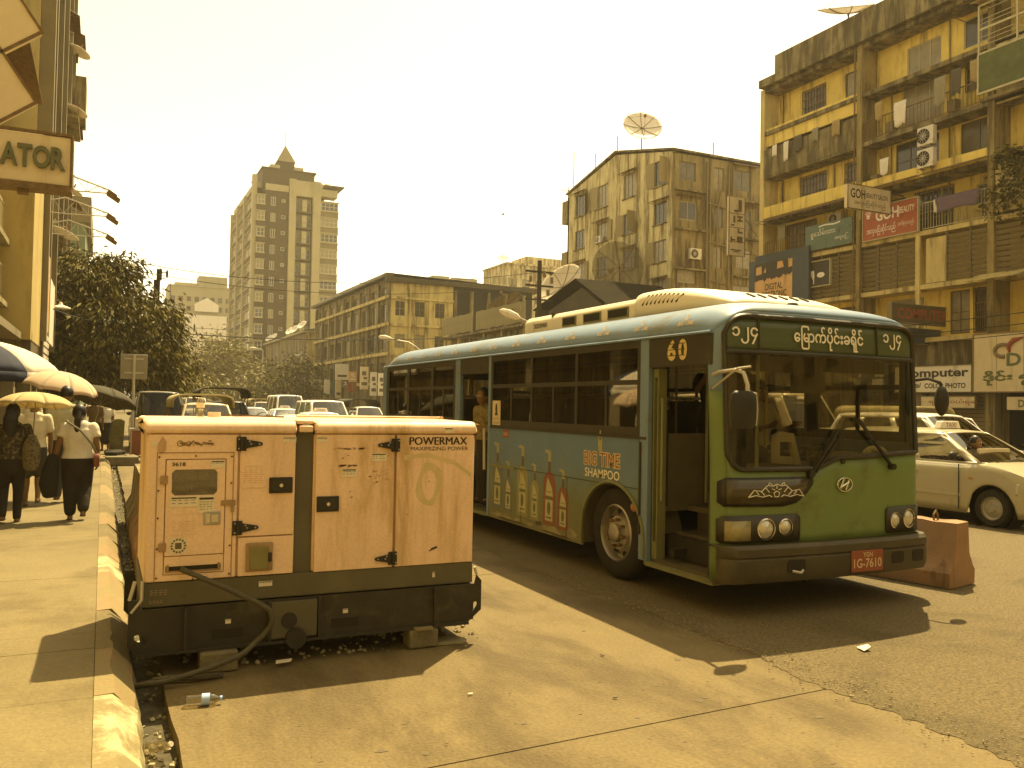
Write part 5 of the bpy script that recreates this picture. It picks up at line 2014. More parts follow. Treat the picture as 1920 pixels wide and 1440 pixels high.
def car(label, X, Y, body, L=4.2, W=1.68, H=1.48, hood=1.0, zh=.92, belt=.93, ws=.75, rear=.35, boot=.5, wr=.58, tyre=.30, group='vehicles in the jam', rz=0.0, name='car', cat='car', near=False, taxi=False, roofm=None, plate=None):
    """a car facing local -y: hood length, hood height zh, belt line, windscreen run ws, rear glass run, boot length, roof half-width wr"""
    t = thing(name, label, cat, (X, Y, 0), rz, group, abs=False)
    hw = W / 2
    fa, ra, R_ = .78, L - .78, tyre + .075
    y0g, y1g = hood, L - boot            # greenhouse at the belt
    N = 70 if near else 44
    ys_ = [L * i / N for i in range(N + 1)]

    def planw(y):
        a = 1 - .20 * max(0, 1 - y / .75) ** 2.4
        b = 1 - .12 * max(0, 1 - (L - y) / .6) ** 2.4
        return hw * a * b

    def ztop(y):
        if y < hood:
            return .62 + (zh - .62) * sm(-.25, hood * .9, y) ** .6 if y < hood * .9 else zh
        if y > L - boot:
            return belt + .03 - .08 * sm(L - boot, L, y)
        return belt

    def zbot(y):
        z = .24 - .06 * sm(0, .3, y) + .08 * sm(L - .3, L, y)
        for yw in (fa, ra):
            d = abs(y - yw)
            if d < R_:
                z = max(z, tyre + math.sqrt(R_ * R_ - d * d))
        return z

    def sect(z):
        u = (z - .2) / (belt - .2)
        return .955 + .045 * math.sin(math.pi * min(1, max(0, u * .9 + .05)))
    mb = MB()
    nl = 7
    for s in (-1, 1):
        rows = []
        for y in ys_:
            zb, zt = zbot(y), ztop(y)
            row = []
            for k in range(nl):
                z = zb + (zt - zb) * k / (nl - 1)
                x = planw(y) * sect(z)
                if k == nl - 1:
                    x -= .03
                row.append((s * x, y, z))
            rows.append(row)
        vs = [p for r in rows for p in r]
        mb.add(vs, [(i * nl + k, i * nl + k + 1, (i + 1) * nl + k + 1, (i + 1) * nl + k) for i in range(N) for k in range(nl - 1)])
    # hood and tail decks, nose and tail faces
    deck = [y for y in ys_ if y <= hood + .12]
    for dk in (deck, [y for y in ys_ if y >= L - boot - .05]):
        m_ = 8
        vs = [((-1 + 2 * k / m_) * (planw(y) * sect(ztop(y)) - .03), y, ztop(y) + .045 * (1 - (-1 + 2 * k / m_) ** 2)) for y in dk for k in range(m_ + 1)]
        mb.add(vs, [(i * (m_ + 1) + k, i * (m_ + 1) + k + 1, (i + 1) * (m_ + 1) + k + 1, (i + 1) * (m_ + 1) + k) for i in range(len(dk) - 1) for k in range(m_)])
    for y, sgn in ((0, -1), (L, 1)):
        m_ = 10
        vs = []
        for k in range(m_ + 1):
            u = -1 + 2 * k / m_
            zb, zt = zbot(y), ztop(y)
            for j in range(nl):
                z = zb + (zt - zb) * j / (nl - 1)
                bul = .09 * (1 - u * u) * (1 if j not in (0, nl - 1) else .75)
                vs.append((u * (planw(y) * sect(z) - (.03 if j == nl - 1 else 0)), y + sgn * bul, z + (.045 * (1 - u * u) if j == nl - 1 else 0)))
        mb.add(vs, [(k * nl + j, k * nl + j + 1, (k + 1) * nl + j + 1, (k + 1) * nl + j) for k in range(m_) for j in range(nl - 1)])
    # pillars and roof
    wb = hw * sect(belt) - .03
    yr0, yr1 = y0g + ws, y1g - rear

    def S(side, a, b):         # side glass surface: a along, b up
        yb, yt = y0g + (y1g - y0g) * a, yr0 + (yr1 - yr0) * a
        y = yb + (yt - yb) * b
        z = belt + (H - .06 - belt) * b
        xb = min(wb, planw(y) * sect(belt) - .03)
        return (side * (xb + (wr - xb) * (b ** 1.25)), y, z)

    def Fq(a, b, rearf=False):  # windscreen / rear glass
        u = -1 + 2 * a
        yb, yt = (y1g, yr1) if rearf else (y0g, yr0)
        sg = 1 if rearf else -1
        p = S(1, 1 if rearf else 0, b)
        return (u * p[0], p[1] + sg * .10 * (1 - u * u) * (1 - .5 * b), p[2] + (.035 * (1 - u * u) if b > .98 else .035 * (1 - u * u) * b))
    cuts = [0.0, .36, .70, 1.0] if y1g - y0g > 2.2 else [0.0, .48, 1.0]
    pil = .028

    def strip(fn, a0, a1, b0, b1, na=6, nb=5):
        mb.grid(lambda u, v: fn(a0 + (a1 - a0) * u, b0 + (b1 - b0) * v), na, nb)
    for side in (-1, 1):
        f = lambda a, b: S(side, a, b)
        strip(f, 0, 1, .90, 1.0, 14, 2)
        strip(f, 0, 1, 0, .05, 14, 1)
        for i, c in enumerate(cuts):
            a0, a1 = max(0, c - pil), min(1, c + pil)
            if c == 0:
                a1 = .05
            if c == 1:
                a0 = .94
            strip(f, a0, a1, .05, .90, 1, 6)
    for rf in (False, True):
        f = lambda a, b: Fq(a, b, rf)
        strip(f, 0, .05, 0, 1, 1, 6)
        strip(f, .95, 1, 0, 1, 1, 6)
        strip(f, .05, .95, .93, 1, 8, 1)
        strip(f, .05, .95, 0, .04, 8, 1)
    bodyo = None

    def roof(u, v):
        a = -1 + 2 * u
        y = yr0 + (yr1 - yr0) * v
        e = S(1, v, 1)
        dy = -.05 * (1 - a * a) * (1 - v) + .05 * (1 - a * a) * v
        return (a * e[0], y + dy, H - .06 + .06 * (1 - abs(a) ** 3) * (1 - .6 * abs(2 * v - 1) ** 4) + (.0))
    if roofm is None:
        mb.grid(roof, 12, 12)
    bodyo = mb.build('body', body, t, sharp=38)
    bodyo.modifiers.new('thickness', 'SOLIDIFY').thickness = .018
    if roofm is not None:
        mr = MB()
        mr.grid(roof, 12, 12)
        mr.build('roof', roofm, t, sharp=38).modifiers.new('thickness', 'SOLIDIFY').thickness = .02

    def pane(nm, fn, a0, a1, b0, b1, mt, inset=.0):
        g = MB()
        g.grid(lambda u, v: fn(a0 + (a1 - a0) * u, b0 + (b1 - b0) * v), 8, 6)
        return g.build(nm, mt, t, sharp=60, solid=False)
    pane('windscreen', lambda a, b: Fq(a, b), .045, .955, .03, .94, g_dark if body is p_black else g_scr)
    pane('rear_window', lambda a, b: Fq(a, b, True), .045, .955, .03, .94, g_car)
    for side in (-1, 1):
        for i in range(len(cuts) - 1):
            pane('side_window', lambda a, b: S(side, a, b), (cuts[i] + pil) if i else .048, (cuts[i + 1] - pil) if i < len(cuts) - 2 else .945, .045, .905, g_car)
    # inside
    mb = MB()
    mb.box(-hw * .9, hood + .15, .3, hw * .9, L - boot - .05, .42)
    mb.box(-hw * .88, hood + .12, .42, hw * .88, hood + .38, belt - .06)
    mb.build('interior', m_blk, t)
    for x in (-.36, .36):
        mb = MB()
        mb.box(x - .23, hood + .95, .42, x + .23, hood + 1.45, .60)
        mb.box(x - .22, hood + 1.40, .55, x + .22, hood + 1.54, 1.08)
        mb.box(x - .12, hood + 1.44, 1.10, x + .12, hood + 1.52, 1.26)
        mb.build('seat', m_seat, t, bev=.03)
    mb = MB()
    mb.lathe([(.17, -.012), (.185, 0), (.17, .012), (.155, 0), (.17, -.012)], (.36, hood + .62, belt + .02), (0, .8, .5), 18)
    mb.build('steering_wheel', m_blk, t)
    # wheels
    for s in (-1, 1):
        for yw in (fa, ra):
            wheel(t, s * (hw - .12), yw, tyre, .19, s)
    for yw in (fa, ra):
        for s in (-1, 1):
            mb = MB()
            mb.lathe([(R_ + .01, 0), (R_ + .01, .30)], (s * (hw - .03), yw, tyre), (-s, 0, 0), 22)
            mb.lathe([(R_ + .01, .0), (.02, .02)], (s * (hw - .33), yw, tyre), (-s, 0, 0), 22)
            mb.build('wheel_arch', m_blk, t)
    # nose and tail fittings
    zl = .64
    w0 = planw(.0)
    mb = MB()
    mb.grid(lambda u, v: ((-1 + 2 * u) * (planw(.0) * .62), -.105 - .018 * (1 - (-1 + 2 * u) ** 2) + .06 * (-1 + 2 * u) ** 2 * .5, .56 + .10 * v), 10, 2)
    mb.build('grille', m_blk, t).modifiers.new('thickness', 'SOLIDIFY').thickness = .02
    for s in (-1, 1):
        mb = MB()
        mb.grid(lambda u, v: (s * (w0 * .62 + (planw(.38) * sect(.66) + .006 - w0 * .62) * u), -.075 + .46 * u ** 2.6 - .02 * (1 - u) + .05 * v * (1 - u), .54 + .16 * v + .03 * u * v), 10, 4)
        mb.build('headlight', m_lamp, t).modifiers.new('thickness', 'SOLIDIFY').thickness = .02
        mb = MB()
        mb.box(s * (hw * .62), L - .01, .62, s * (hw * .86), L + .05, .84)
        mb.build('tail_light', m_redl, t)
        mb = MB()
        p = S(s, .09, .05)
        mb.ball((p[0] + s * .13, p[1] + .05, p[2] + .09), (.09, .05, .065), 10, 7)
        mb.tube([(p[0], p[1] + .1, p[2] + .05), (p[0] + s * .10, p[1] + .07, p[2] + .07)], .018, 6)
        mb.build('mirror', m_blk if near else body, t)
    mb = MB()
    mb.grid(lambda u, v: ((-1 + 2 * u) * planw(.02) * 1.01, -.125 + .10 * abs(-1 + 2 * u) ** 2.5, .26 + .20 * v), 12, 2)
    mb.build('bumper', body if not near else body, t).modifiers.new('thickness', 'SOLIDIFY').thickness = .04
    mb = MB()
    mb.box(-.38, -.16, .29, .38, -.13, .40)
    mb.build('air_intake', m_blk, t)
    mb = MB()
    mb.box(-.18, -.175, .41, .18, -.165, .51)
    mb.build('number_plate', m_plate if plate is None else plate, t)
    mb = MB()
    for x in (-.25, .38):
        a = Vector(Fq(.5 + x / W, .04)) + Vector((0, -.03, .01))
        e = Vector(Fq(min(.9, .5 + x / W + .28), .12)) + Vector((0, -.03, .02))
        mb.beam(a, e, .014)
    mb.build('wiper', m_blk, t)
    if taxi:
        mb = MB()
        cy, cz = yr0 + .35, H
        mb.prism([(-.27, 0), (.27, 0), (.20, .13), (-.20, .13)], lambda p, q: (p[0], q, p[1] + cz), cy - .07, cy + .07)
        o = mb.build('taxi_sign', m_plate if taxi == 1 else M('taxi_sign_paint', (.78, .62, .46), .5), t, bev=.015)
        lettering('TAXI', o, (0, cy - .074, cz + .065), .26, .07, m_inkr)
    return t


def pickup(label, X, Y, body, canopy, W=1.66, H=1.72, hc=1.98, L=4.4, group='vehicles in the jam'):
    """small truck with a bowed canopy standing over its open bed"""
    t = car(label, X, Y, body, L=2.55, W=W, H=H, hood=.62, zh=.98, belt=1.02, ws=.42, rear=.12, boot=.02, wr=W * .36, tyre=.33, group=group, name='canopy_pickup', cat='pickup')
    for c in list(t.children):
        if c.name.startswith(('tail_light', 'rear_window')):
            bpy.data.objects.remove(c)
    mb = MB()
    mb.box(-W / 2, 2.5, .55, W / 2, L, .62)
    mb.box(-W / 2, 2.5, .62, -W / 2 + .05, L, 1.1)
    mb.box(W / 2 - .05, 2.5, .62, W / 2, L, 1.1)
    mb.box(-W / 2 + .05, L - .05, .62, W / 2 - .05, L, 1.1)
    mb.box(-.45, 2.2, .3, .45, L - .1, .54)
    mb.build('bed', body, t)
    mb = MB()
    pts = []
    for k in range(15):
        a = math.pi * k / 14
        pts.append((-W * .54 * math.copysign(abs(math.cos(a)) ** .45, math.cos(a)), hc - .42 + .42 * math.sin(a) ** .5))
    mb.grid(lambda u, v: (pts[round(u * 14)][0], 1.75 + (L - 1.72) * v, pts[round(u * 14)][1]), 14, 3)
    mb.build('canopy', canopy, t, sharp=50, solid=False).modifiers.new('thickness', 'SOLIDIFY').thickness = .05
    mb = MB()
    for s in (-1, 1):
        for y in (2.55, 3.4, L - .06):
            mb.cyl((s * W * .5, y, 1.05), (s * W * .53, y, hc - .4), .022, n=6)
    mb.build('canopy_post', m_rust, t)
    mb = MB()
    mb.box(-W * .5, 2.56, .7, -W * .32, L - .1, .95)
    mb.box(W * .32, 2.56, .7, W * .5, L - .1, .95)
    mb.build('bench', m_seat, t)
    return t


van = dict(L=4.5, W=1.72, H=1.98, hood=.42, zh=1.12, belt=1.16, ws=.62, rear=.14, boot=.02, wr=.66, tyre=.32)
sedan = dict(L=4.2, W=1.66, H=1.45, hood=1.02, zh=.90, belt=.92, ws=.78, rear=.6, boot=.62, wr=.54)
wagon = dict(L=4.2, W=1.68, H=1.50, hood=.98, zh=.92, belt=.94, ws=.74, rear=.28, boot=.04, wr=.57)
car('black one-box van with a pale roof edge at the head of the jam', 1.75, 30.9, p_black, name='van', cat='van', **{**van, 'H': 2.08}, roofm=p_silver)
pickup('cream pickup with a bowed cloth canopy, right behind the generator', 2.75, 25.4, p_cream, p_canopy)
pickup('dark canopy truck behind the cream pickup', 4.5, 34.6, p_black, p_canopyd, W=1.9, H=1.78, hc=2.32)
car('white saloon nearest the generator, low in the jam', 4.7, 20.6, p_white, **sedan)
car('white taxi saloon with a red-lettered roof sign in the jam', 7.0, 28.2, p_white, taxi=True, **sedan)
car('tall white wagon behind the taxi in the jam', 8.45, 34.0, p_white, name='van', cat='van', **{**van, 'W': 1.76, 'H': 1.88, 'hood': .8, 'zh': 1.05, 'belt': 1.06})
car('white saloon before the white van in the jam', 8.1, 40.6, p_white, taxi=True, **sedan)
car('tall white van standing above the other cars', 9.7, 48.8, p_white, name='van', cat='van', **{**van, 'H': 2.18, 'W': 1.8})
car('white saloon left of the white van', 7.35, 45.6, p_white, **sedan)
pickup('white pickup with a dark canopy just left of the bus', 12.6, 42.7, p_white, p_canopyd, H=1.6, hc=2.0)
pickup('small far pickup with a pale canopy left of the white van', 11.7, 70, p_cream, p_canopy)
car('silver wagon far down the road behind the white van', 13.2, 60, p_silver, **wagon)
car('far pale van at the tail of the visible jam', 6.2, 66, p_cream, name='van', cat='van', **van)

taxi_ = car('silver taxi wagon beside the bus front', 13.55, 8.15, p_silver, L=4.25, W=1.70, H=1.53, hood=1.02, zh=.97, belt=.99, ws=.82, rear=.25, boot=.04, wr=.58, tyre=.30, near=True, taxi=1, group='vehicles right of the bus')
mb = MB()
s_ = -1
mb.box(-.858, 1.28, .44, -.845, 3.2, .49)
mb.build('door_moulding', p_silver, taxi_, bev=.006)
mb = MB()
for y in (1.32, 2.42):
    mb.box(-.862, y, .24, -.850, y + .012, .97)
mb.build('door_gap', m_blk, taxi_)
mb = MB()
mb.box(-.872, 2.12, .78, -.845, 2.34, .82)
mb.build('door_handle', p_silver, taxi_)
mb = MB()
mb.ball((-.852, 1.12, .76), (.012, .045, .022))
mb.build('side_indicator', m_amber, taxi_)
mb = MB()
mb.box(-.50, 1.22, 1.01, .28, 1.26, 1.22)
mb.box(-.60, 1.20, .98, .35, 1.42, 1.0)
mb.build('sun_shade', m_cream, taxi_)
car('white double-cab car behind the silver taxi', 16.3, 10.6, p_white, L=4.6, W=1.75, H=1.80, hood=1.1, zh=1.08, belt=1.10, ws=.85, rear=.3, boot=.05, wr=.60, tyre=.35, near=False, group='vehicles right of the bus')
car('pale car cut by the right edge behind the taxi', 17.0, 5.2, p_white, group='vehicles right of the bus', **{**sedan, 'H': 1.5})
bs = car('cream minibus seen through the bus windscreen', 17.6, 17.0, p_cream, name='minibus', cat='minibus', group='vehicles right of the bus', **{**van, 'L': 6.0, 'W': 1.95, 'H': 2.3, 'wr': .78, 'belt': 1.3, 'zh': 1.2})
pickup('white canopy pickup seen through the bus windscreen', 20.6, 14.4, p_white, p_canopy, group='vehicles right of the bus')

# ============================================================ GENERATOR SET BY THE KERB
m_gen = M('generator_peach', (.63, .45, .385), .5, var=.07, scale=3, col2=(.40, .255, .13), amt=.36, s2=2.4, streak=1, bump=.12, bscale=3, grain=.09, gscale=50, k=1.6)
m_ggry = M('generator_grey', (.135, .12, .085), .6, var=.12, scale=3, col2=(.20, .17, .11), amt=.35, s2=2.5)
m_gskd = M('skid_black', (.045, .038, .028), .65, var=.3, scale=4, col2=(.12, .095, .06), amt=.3, s2=3)
m_seam = flat('bolt_brown', (.10, .06, .03), .9)  # dark brown of the panel bolts
m_label = M('sticker_pale', (.70, .62, .46), .6, var=.1, scale=12)
m_grime = M('grimy_peach', (.40, .26, .16), .7, var=.2, scale=7)
g_win = glass('meter_window', (.55, .5, .38), .15)
m_conb = M('rough_concrete_block', (.22, .19, .14), .9, var=.25, scale=6, bump=.5)
m_hose = M('ribbed_hose', (.10, .088, .06), .7, var=.2, scale=20)

gs = thing('generator', 'peach-coloured standby generator on a black skid by the kerb', 'generator', (1.42, 6.5, .14))
GY = 6.04                              # front skin of the canopy
GB = 7.08
mb = MB()
for x0, x1 in ((.27, 1.235), (1.36, 2.59)):
    mb.box(x0, GY + .03, .60, x1, GB, 1.60)
mb.build('canopy', m_gen, gs, bev=.012)


def gpoly(x0, x1):
    """lid profile: rounded front edge"""
    p = [(GY - .012, 1.575)]
    for k in range(6):
        a = math.pi / 2 * k / 5
        p.append((GY + .075 - .087 * math.cos(a), 1.60 + .068 * math.sin(a)))
    p += [(GB - .05, 1.672), (GB + .012, 1.62), (GB + .012, 1.575)]
    return p


for x0, x1 in ((.245, 1.236), (1.358, 2.605)):
    mb = MB()
    mb.prism(gpoly(x0, x1), lambda p, t: (t, p[0], p[1]), x0, x1)
    mb.build('lid', m_gen, gs, bev=.03 if x0 < 1 else .025, seg=3)
mb = MB()
mb.box(1.238, GY + .045, .56, 1.356, GB - .02, 1.655)
mb.build('centre_strip', m_ggry, gs)
mb = MB()
mb.box(1.25, GY - .01, 1.585, 1.345, GY + .12, 1.63)
mb.box(1.24, GY + .02, 1.64, 1.355, GB, 1.668)
mb.build('lifting_bracket', m_gen, gs, bev=.008)
mb = MB()
mb.lathe([(.02, -.012), (.034, -.012), (.034, .012), (.02, .012), (.02, -.012)], (1.30, GY + .03, 1.615), (0, 1, 0), 14)
mb.build('lifting_eye', m_steel, gs)
# front panels and doors, each its own leaf with a gap round it
e = .005
pan = [('side_panel', .272, .845, .605, 1.568), ('door', .85, 1.232, .875, 1.568), ('side_panel', .85, 1.232, .605, .867), ('door', 1.365, 1.952, .60, 1.568), ('door', 1.960, 2.588, .60, 1.568)]
gd = []
for nm, x0, x1, z0, z1 in pan:
    mb = MB()
    if nm == 'side_panel' and x0 < .5:
        mb.prism([(x0 + e, z0), (x1 - e, z0), (x1 - e, z1), (x0 + e, z1)], lambda p, t: (p[0], t, p[1]), GY, GY + .028, [[(.385, .645), (.765, .645), (.765, 1.405), (.385, 1.405)]])
    else:
        mb.box(x0 + e, GY, z0, x1 - e, GY + .028, z1)
    gd.append(mb.build(nm, m_gen, gs, bev=.004, seg=1))
# the little control door with its window
mb = MB()
mb.box(.33, GY - .004, .60, .335, GY + .0, 1.45)
mb.box(.81, GY - .004, .60, .815, GY + .0, 1.45)
mb.box(.33, GY - .004, 1.445, .815, GY + .0, 1.45)
mb.build('panel_edge', m_grime, gs)
mb = MB()
mb.prism([(.39, .77), (.76, .77), (.76, 1.40), (.39, 1.40)], lambda p, t: (p[0], t, p[1]), GY - .006, GY + .02,
         [[(.43 + .02 - .02 * math.cos(a) if i < 0 else x, z) for i, (x, z, a) in enumerate(((.425, 1.185, 0), (.445, 1.165, 0), (.69, 1.165, 0), (.71, 1.185, 0), (.71, 1.315, 0), (.69, 1.335, 0), (.445, 1.335, 0), (.425, 1.315, 0)))]])
cd_ = mb.build('control_door', m_gen, gs, bev=.003, seg=1)
mb = MB()
mb.box(.40, GY + .03, 1.14, .73, GY + .033, 1.36)
mb.build('meter_plate', m_frg, gs)
mb = MB()
mb.box(.424, GY + .002, 1.164, .711, GY + .004, 1.336)
mb.build('door_window', g_win, gs)
for k in range(3):
    mb = MB()
    mb.box(.44 + .075 * k, GY + .016, 1.26, .505 + .075 * k, GY + .03, 1.325)
    mb.build('meter', m_label, gs)
mb = MB()
mb.box(.535, GY + .014, 1.175, .61, GY + .03, 1.24)
mb.build('control_screen', m_blk, gs)
for x, z in ((.655, 1.28), (.685, 1.21), (.45, 1.2), (.495, 1.205)):
    mb = MB()
    mb.cyl((x, GY + .01, z), (x, GY + .03, z), .02, n=12)
    mb.build('knob', m_blk, gs)
mb = MB()
mb.box(.39, GY, .65, .76, GY + .02, .765)
mb.build('cable_flap', m_gen, gs)
mb = MB()
mb.box(.40, GY - .004, .672, .745, GY + .001, .70)
mb.build('cable_slot', m_dark, gs)
mb = MB()
mb.box(.405, GY - .012, .664, .42, GY, .71)
mb.box(.725, GY - .012, .664, .74, GY, .71)
mb.box(.40, GY - .010, .662, .745, GY, .672)
mb.build('slot_trim', m_grime, gs)
for x, z in ((.375, 1.27), (.375, .83)):
    mb = MB()
    mb.box(x - .022, GY - .018, z - .028, x + .024, GY - .004, z + .028)
    mb.build('small_hinge', m_grime, gs, bev=.004)
mb = MB()
mb.box(.625, GY - .014, .965, .735, GY - .006, 1.055)
lk = mb.build('latch', m_steel, gs, bev=.006)
mb = MB()
mb.box(.675, GY - .03, .985, .718, GY - .012, 1.035)
mb.cyl((.70, GY - .034, 1.012), (.70, GY - .028, 1.012), .009, n=10)
mb.box(.64, GY - .018, .98, .668, GY - .012, 1.04)
mb.build('latch_knob', m_chrome, gs)
mb = MB()
mb.box(.735, GY - .012, 1.09, .83, GY - .004, 1.125)
mb.box(.80, GY - .010, 1.045, .822, GY - .004, 1.09)
mb.build('hasp', m_grime, gs)
for x, z in [(.345, zz) for zz in (1.42, 1.20, 1.02, .82, .63)] + [(.80, zz) for zz in (1.42, 1.24, .82, .63)] + [(.57, 1.425), (.57, .61)]:
    mb = MB()
    mb.cyl((x, GY - .008, z), (x, GY, z), .006, n=8)
    mb.build('bolt', m_seam, gs)


def hinge(x, z, s):
    """strap hinge: leaf on the panel, tapering strap on the door"""
    mb = MB()
    mb.box(x - .035, GY - .014, z - .048, x + .03, GY - .002, z + .048)
    mb.prism([(x, z - .036), (x + s * .13, z - .012), (x + s * .14, z), (x + s * .13, z + .012), (x, z + .036)], lambda p, t: (p[0], t, p[1]), GY - .017, GY - .003)
    mb.cyl((x, GY - .022, z - .04), (x, GY - .022, z + .04), .012, n=10)
    mb.build('strap_hinge', m_blk, gs, bev=.003)
    mb = MB()
    for dx, dz in ((-.02 * s, .032), (-.02 * s, -.032), (s * .06, .0), (s * .115, 0), (s * .05, .018)):
        mb.cyl((x + dx, GY - .020, z + dz), (x + dx, GY - .014, z + dz), .006, n=8)
    mb.build('hinge_screw', m_steel, gs)


hinge(.862, 1.505, 1)
hinge(.848, .935, 1)
hinge(1.955, 1.492, -1)
hinge(1.948, .665, -1)
for x, z in ((1.13, 1.218), (1.46, 1.077)):
    mb = MB()
    mb.prism([(x - .08, z - .055), (x + .08, z - .055), (x + .08, z + .055), (x - .08, z + .055)], lambda p, t: (p[0], t, p[1]), GY - .012, GY + .0)
    h = mb.build('flush_handle', m_blk, gs, bev=.008)
    mb = MB()
    mb.box(x - .062, GY - .016, z - .036, x + .062, GY - .012, z + .036)
    mb.build('handle_paddle', m_gskd, gs, bev=.003)
    mb = MB()
    mb.cyl((x, GY - .024, z), (x, GY - .012, z), .013, n=12)
    mb.build('handle_lock', m_chrome, gs)
mb = MB()
mb.box(.905, GY - .022, .635, 1.085, GY - .002, .83)
mb.build('hatch_frame', m_grime, gs, bev=.01)
mb = MB()
mb.box(.93, GY - .03, .65, 1.055, GY - .02, .80)
mb.build('hatch_lid', M('hatch_green', (.25, .22, .10), .6, var=.15, scale=6), gs, bev=.004)
mb = MB()
mb.box(1.052, GY - .036, .70, 1.075, GY - .02, .76)
mb.build('hatch_catch', m_blk, gs)
# printed words, stickers, stains
for dx in (-.0022, 0, .0022):
    lettering('POWERMAX', gs, Vector((2.29 + dx, GY - .003 - abs(dx) * .2, 1.522)), .46, .058, m_ink)
lettering('MAXIMIZING POWER', gs, Vector((2.30, GY - .003, 1.465)), .46, .028, m_ink)
lettering('3618', gs, Vector((.465, GY - .009, 1.372)), .085, .026, m_ink, bold=.02)
m_faint = M('faded_print', (.52, .33, .24), .7, var=.08, scale=9, k=1.25)
m_faint2 = M('greenish_stain', (.58, .455, .30), .55, var=.10, scale=14, k=1.33)


def sticker(x0, z0, x1, z1, lines=3, mat=m_label, head=True, y=GY - .002):
    mb = MB()
    mb.box(x0, y - .002, z0, x1, y, z1)
    o = mb.build('sticker', mat, gs)
    mb = MB()
    w, h = x1 - x0, z1 - z0
    if head:
        mb.box(x0 + w * .06, y - .0035, z1 - h * .22, x1 - w * .06, y - .002, z1 - h * .10)
    for k in range(lines):
        z = z1 - h * (.34 + .56 * k / max(1, lines))
        for q in range(4):
            a = x0 + w * (.08 + .22 * q)
            mb.box(a, y - .0035, z - h * .045 * 2 / max(2, lines), a + w * random.uniform(.08, .19), y - .002, z)
    mb.build('print', m_ink if head else m_faint, gs)


sticker(.415, 1.09, .59, 1.16, 2, y=GY - .008)
sticker(.592, 1.045, .695, 1.16, 4, y=GY - .008)
sticker(.665, 1.345, .755, 1.395, 1, y=GY - .008)
sticker(1.135, 1.515, 1.228, 1.55, 1)
sticker(1.37, 1.515, 1.45, 1.55, 1)
sticker(1.77, 1.375, 1.885, 1.435, 2)
sticker(1.555, 1.265, 1.665, 1.325, 2)
sticker(.865, 1.205, 1.03, 1.43, 9, m_gen, False)
sticker(.415, .91, .60, 1.04, 6, m_gen, False, GY - .008)
sticker(2.33, 1.585, 2.40, 1.622, 1, y=GY - .0135)
mb = MB()
mb.box(.425, GY - .009, .785, .525, GY - .007, .885)
o = mb.build('sticker', m_label, gs)
mb = MB()
for i in range(14):
    a = i / 14 * 2 * math.pi
    mb.box(.475 + .042 * math.cos(a) - .006, GY - .011, .835 + .042 * math.sin(a) - .006, .475 + .042 * math.cos(a) + .006, GY - .009, .835 + .042 * math.sin(a) + .006)
mb.box(.455, GY - .011, .815, .495, GY - .009, .855)
mb.build('print', m_frd, gs)
mb = MB()
mb.prism([(.335, 1.505), (.36, 1.555), (.385, 1.52), (.385, 1.465), (.36, 1.44), (.333, 1.46)], lambda p, t: (p[0], t, p[1]), GY - .004, GY - .001)
mb.build('torn_sticker', m_faint, gs)
mb = MB()
mb.prism([(.295, 1.52), (.33, 1.527), (.333, 1.50), (.30, 1.495)], lambda p, t: (p[0], t, p[1]), GY - .004, GY - .001)
mb.build('torn_sticker', m_label, gs)
mb = MB()
rg = random.Random(3)
for k in range(52):
    x, z = .47 + .21 * k / 52, 1.508 + rg.gauss(0, .007)
    mb.obox((x, GY - .002, z), (rg.uniform(.006, .02), .003, rg.uniform(.003, .009)), Matrix.Rotation(rg.uniform(-.9, .9), 3, 'Y'))
mb.build('scratched_print', m_grime, gs, kind='stuff')
mb = MB()
mb.lathe([(.014, 0), (.021, 0)], (.47, GY - .002, 1.508), (0, -1, 0), 14)
mb.build('scratched_print', m_grime, gs)
mb = MB()                                # ghost of an old ring-shaped paint mark
rr = [(2.22 + .10 * math.cos(a) + .015 * math.sin(3 * a), 1.20 + .165 * math.sin(a)) for a in [i / 30 * 2 * math.pi for i in range(30)]]
ri = [(2.22 + .055 * math.cos(a), 1.20 + .11 * math.sin(a) + .01 * math.cos(2 * a)) for a in [i / 30 * 2 * math.pi for i in range(30)]]
mb.prism(rr, lambda p, t: (p[0], t, p[1]), GY - .001, GY - .0004, [ri])
for (a, b) in (((2.02, 1.40), (2.20, 1.42)), ((2.20, 1.42), (2.42, 1.36)), ((2.42, 1.36), (2.56, 1.26))):
    mb.beam((a[0], GY - .0004, a[1]), (b[0], GY - .0004, b[1]), .05, .0012) if False else mb.prism([(a[0], a[1] - .02), (b[0], b[1] - .02), (b[0], b[1] + .015), (a[0], a[1] + .015)], lambda p, t: (p[0], t, p[1]), GY - .001, GY - .0004)
mb.build('paint_ghost', m_faint2, gs)
for x0, x1, z0, z1 in ((1.50, 1.74, 1.46, 1.475), (1.52, 1.66, 1.34, 1.352), (1.76, 1.90, 1.20, 1.33)):
    mb = MB()
    for _ in range(26):
        x, z = rg.uniform(x0, x1), rg.uniform(z0, z1)
        mb.obox((x, GY - .0012, z), (rg.uniform(.008, .03), .0014, rg.uniform(.004, .012)), Matrix.Rotation(rg.uniform(-.4, .4), 3, 'Y'))
    mb.build('grime_marks', M('grime_tint', (.55, .37, .28), .6, var=.1, scale=8, k=1.3), gs, kind='stuff')
mb = MB()
for x, z, w in ((2.27, .72, .05), (2.24, .705, .025), (1.62, 1.16, .012), (1.63, 1.12, .016), (1.56, 1.40, .014), (1.60, 1.42, .012), (2.22, 1.22, .012), (2.05, .98, .012)):
    mb.obox((x, GY - .002, z), (w, .004, w * .3), Matrix.Rotation(-.3, 3, 'Y'))
mb.build('chip_marks', m_ink, gs, kind='stuff')
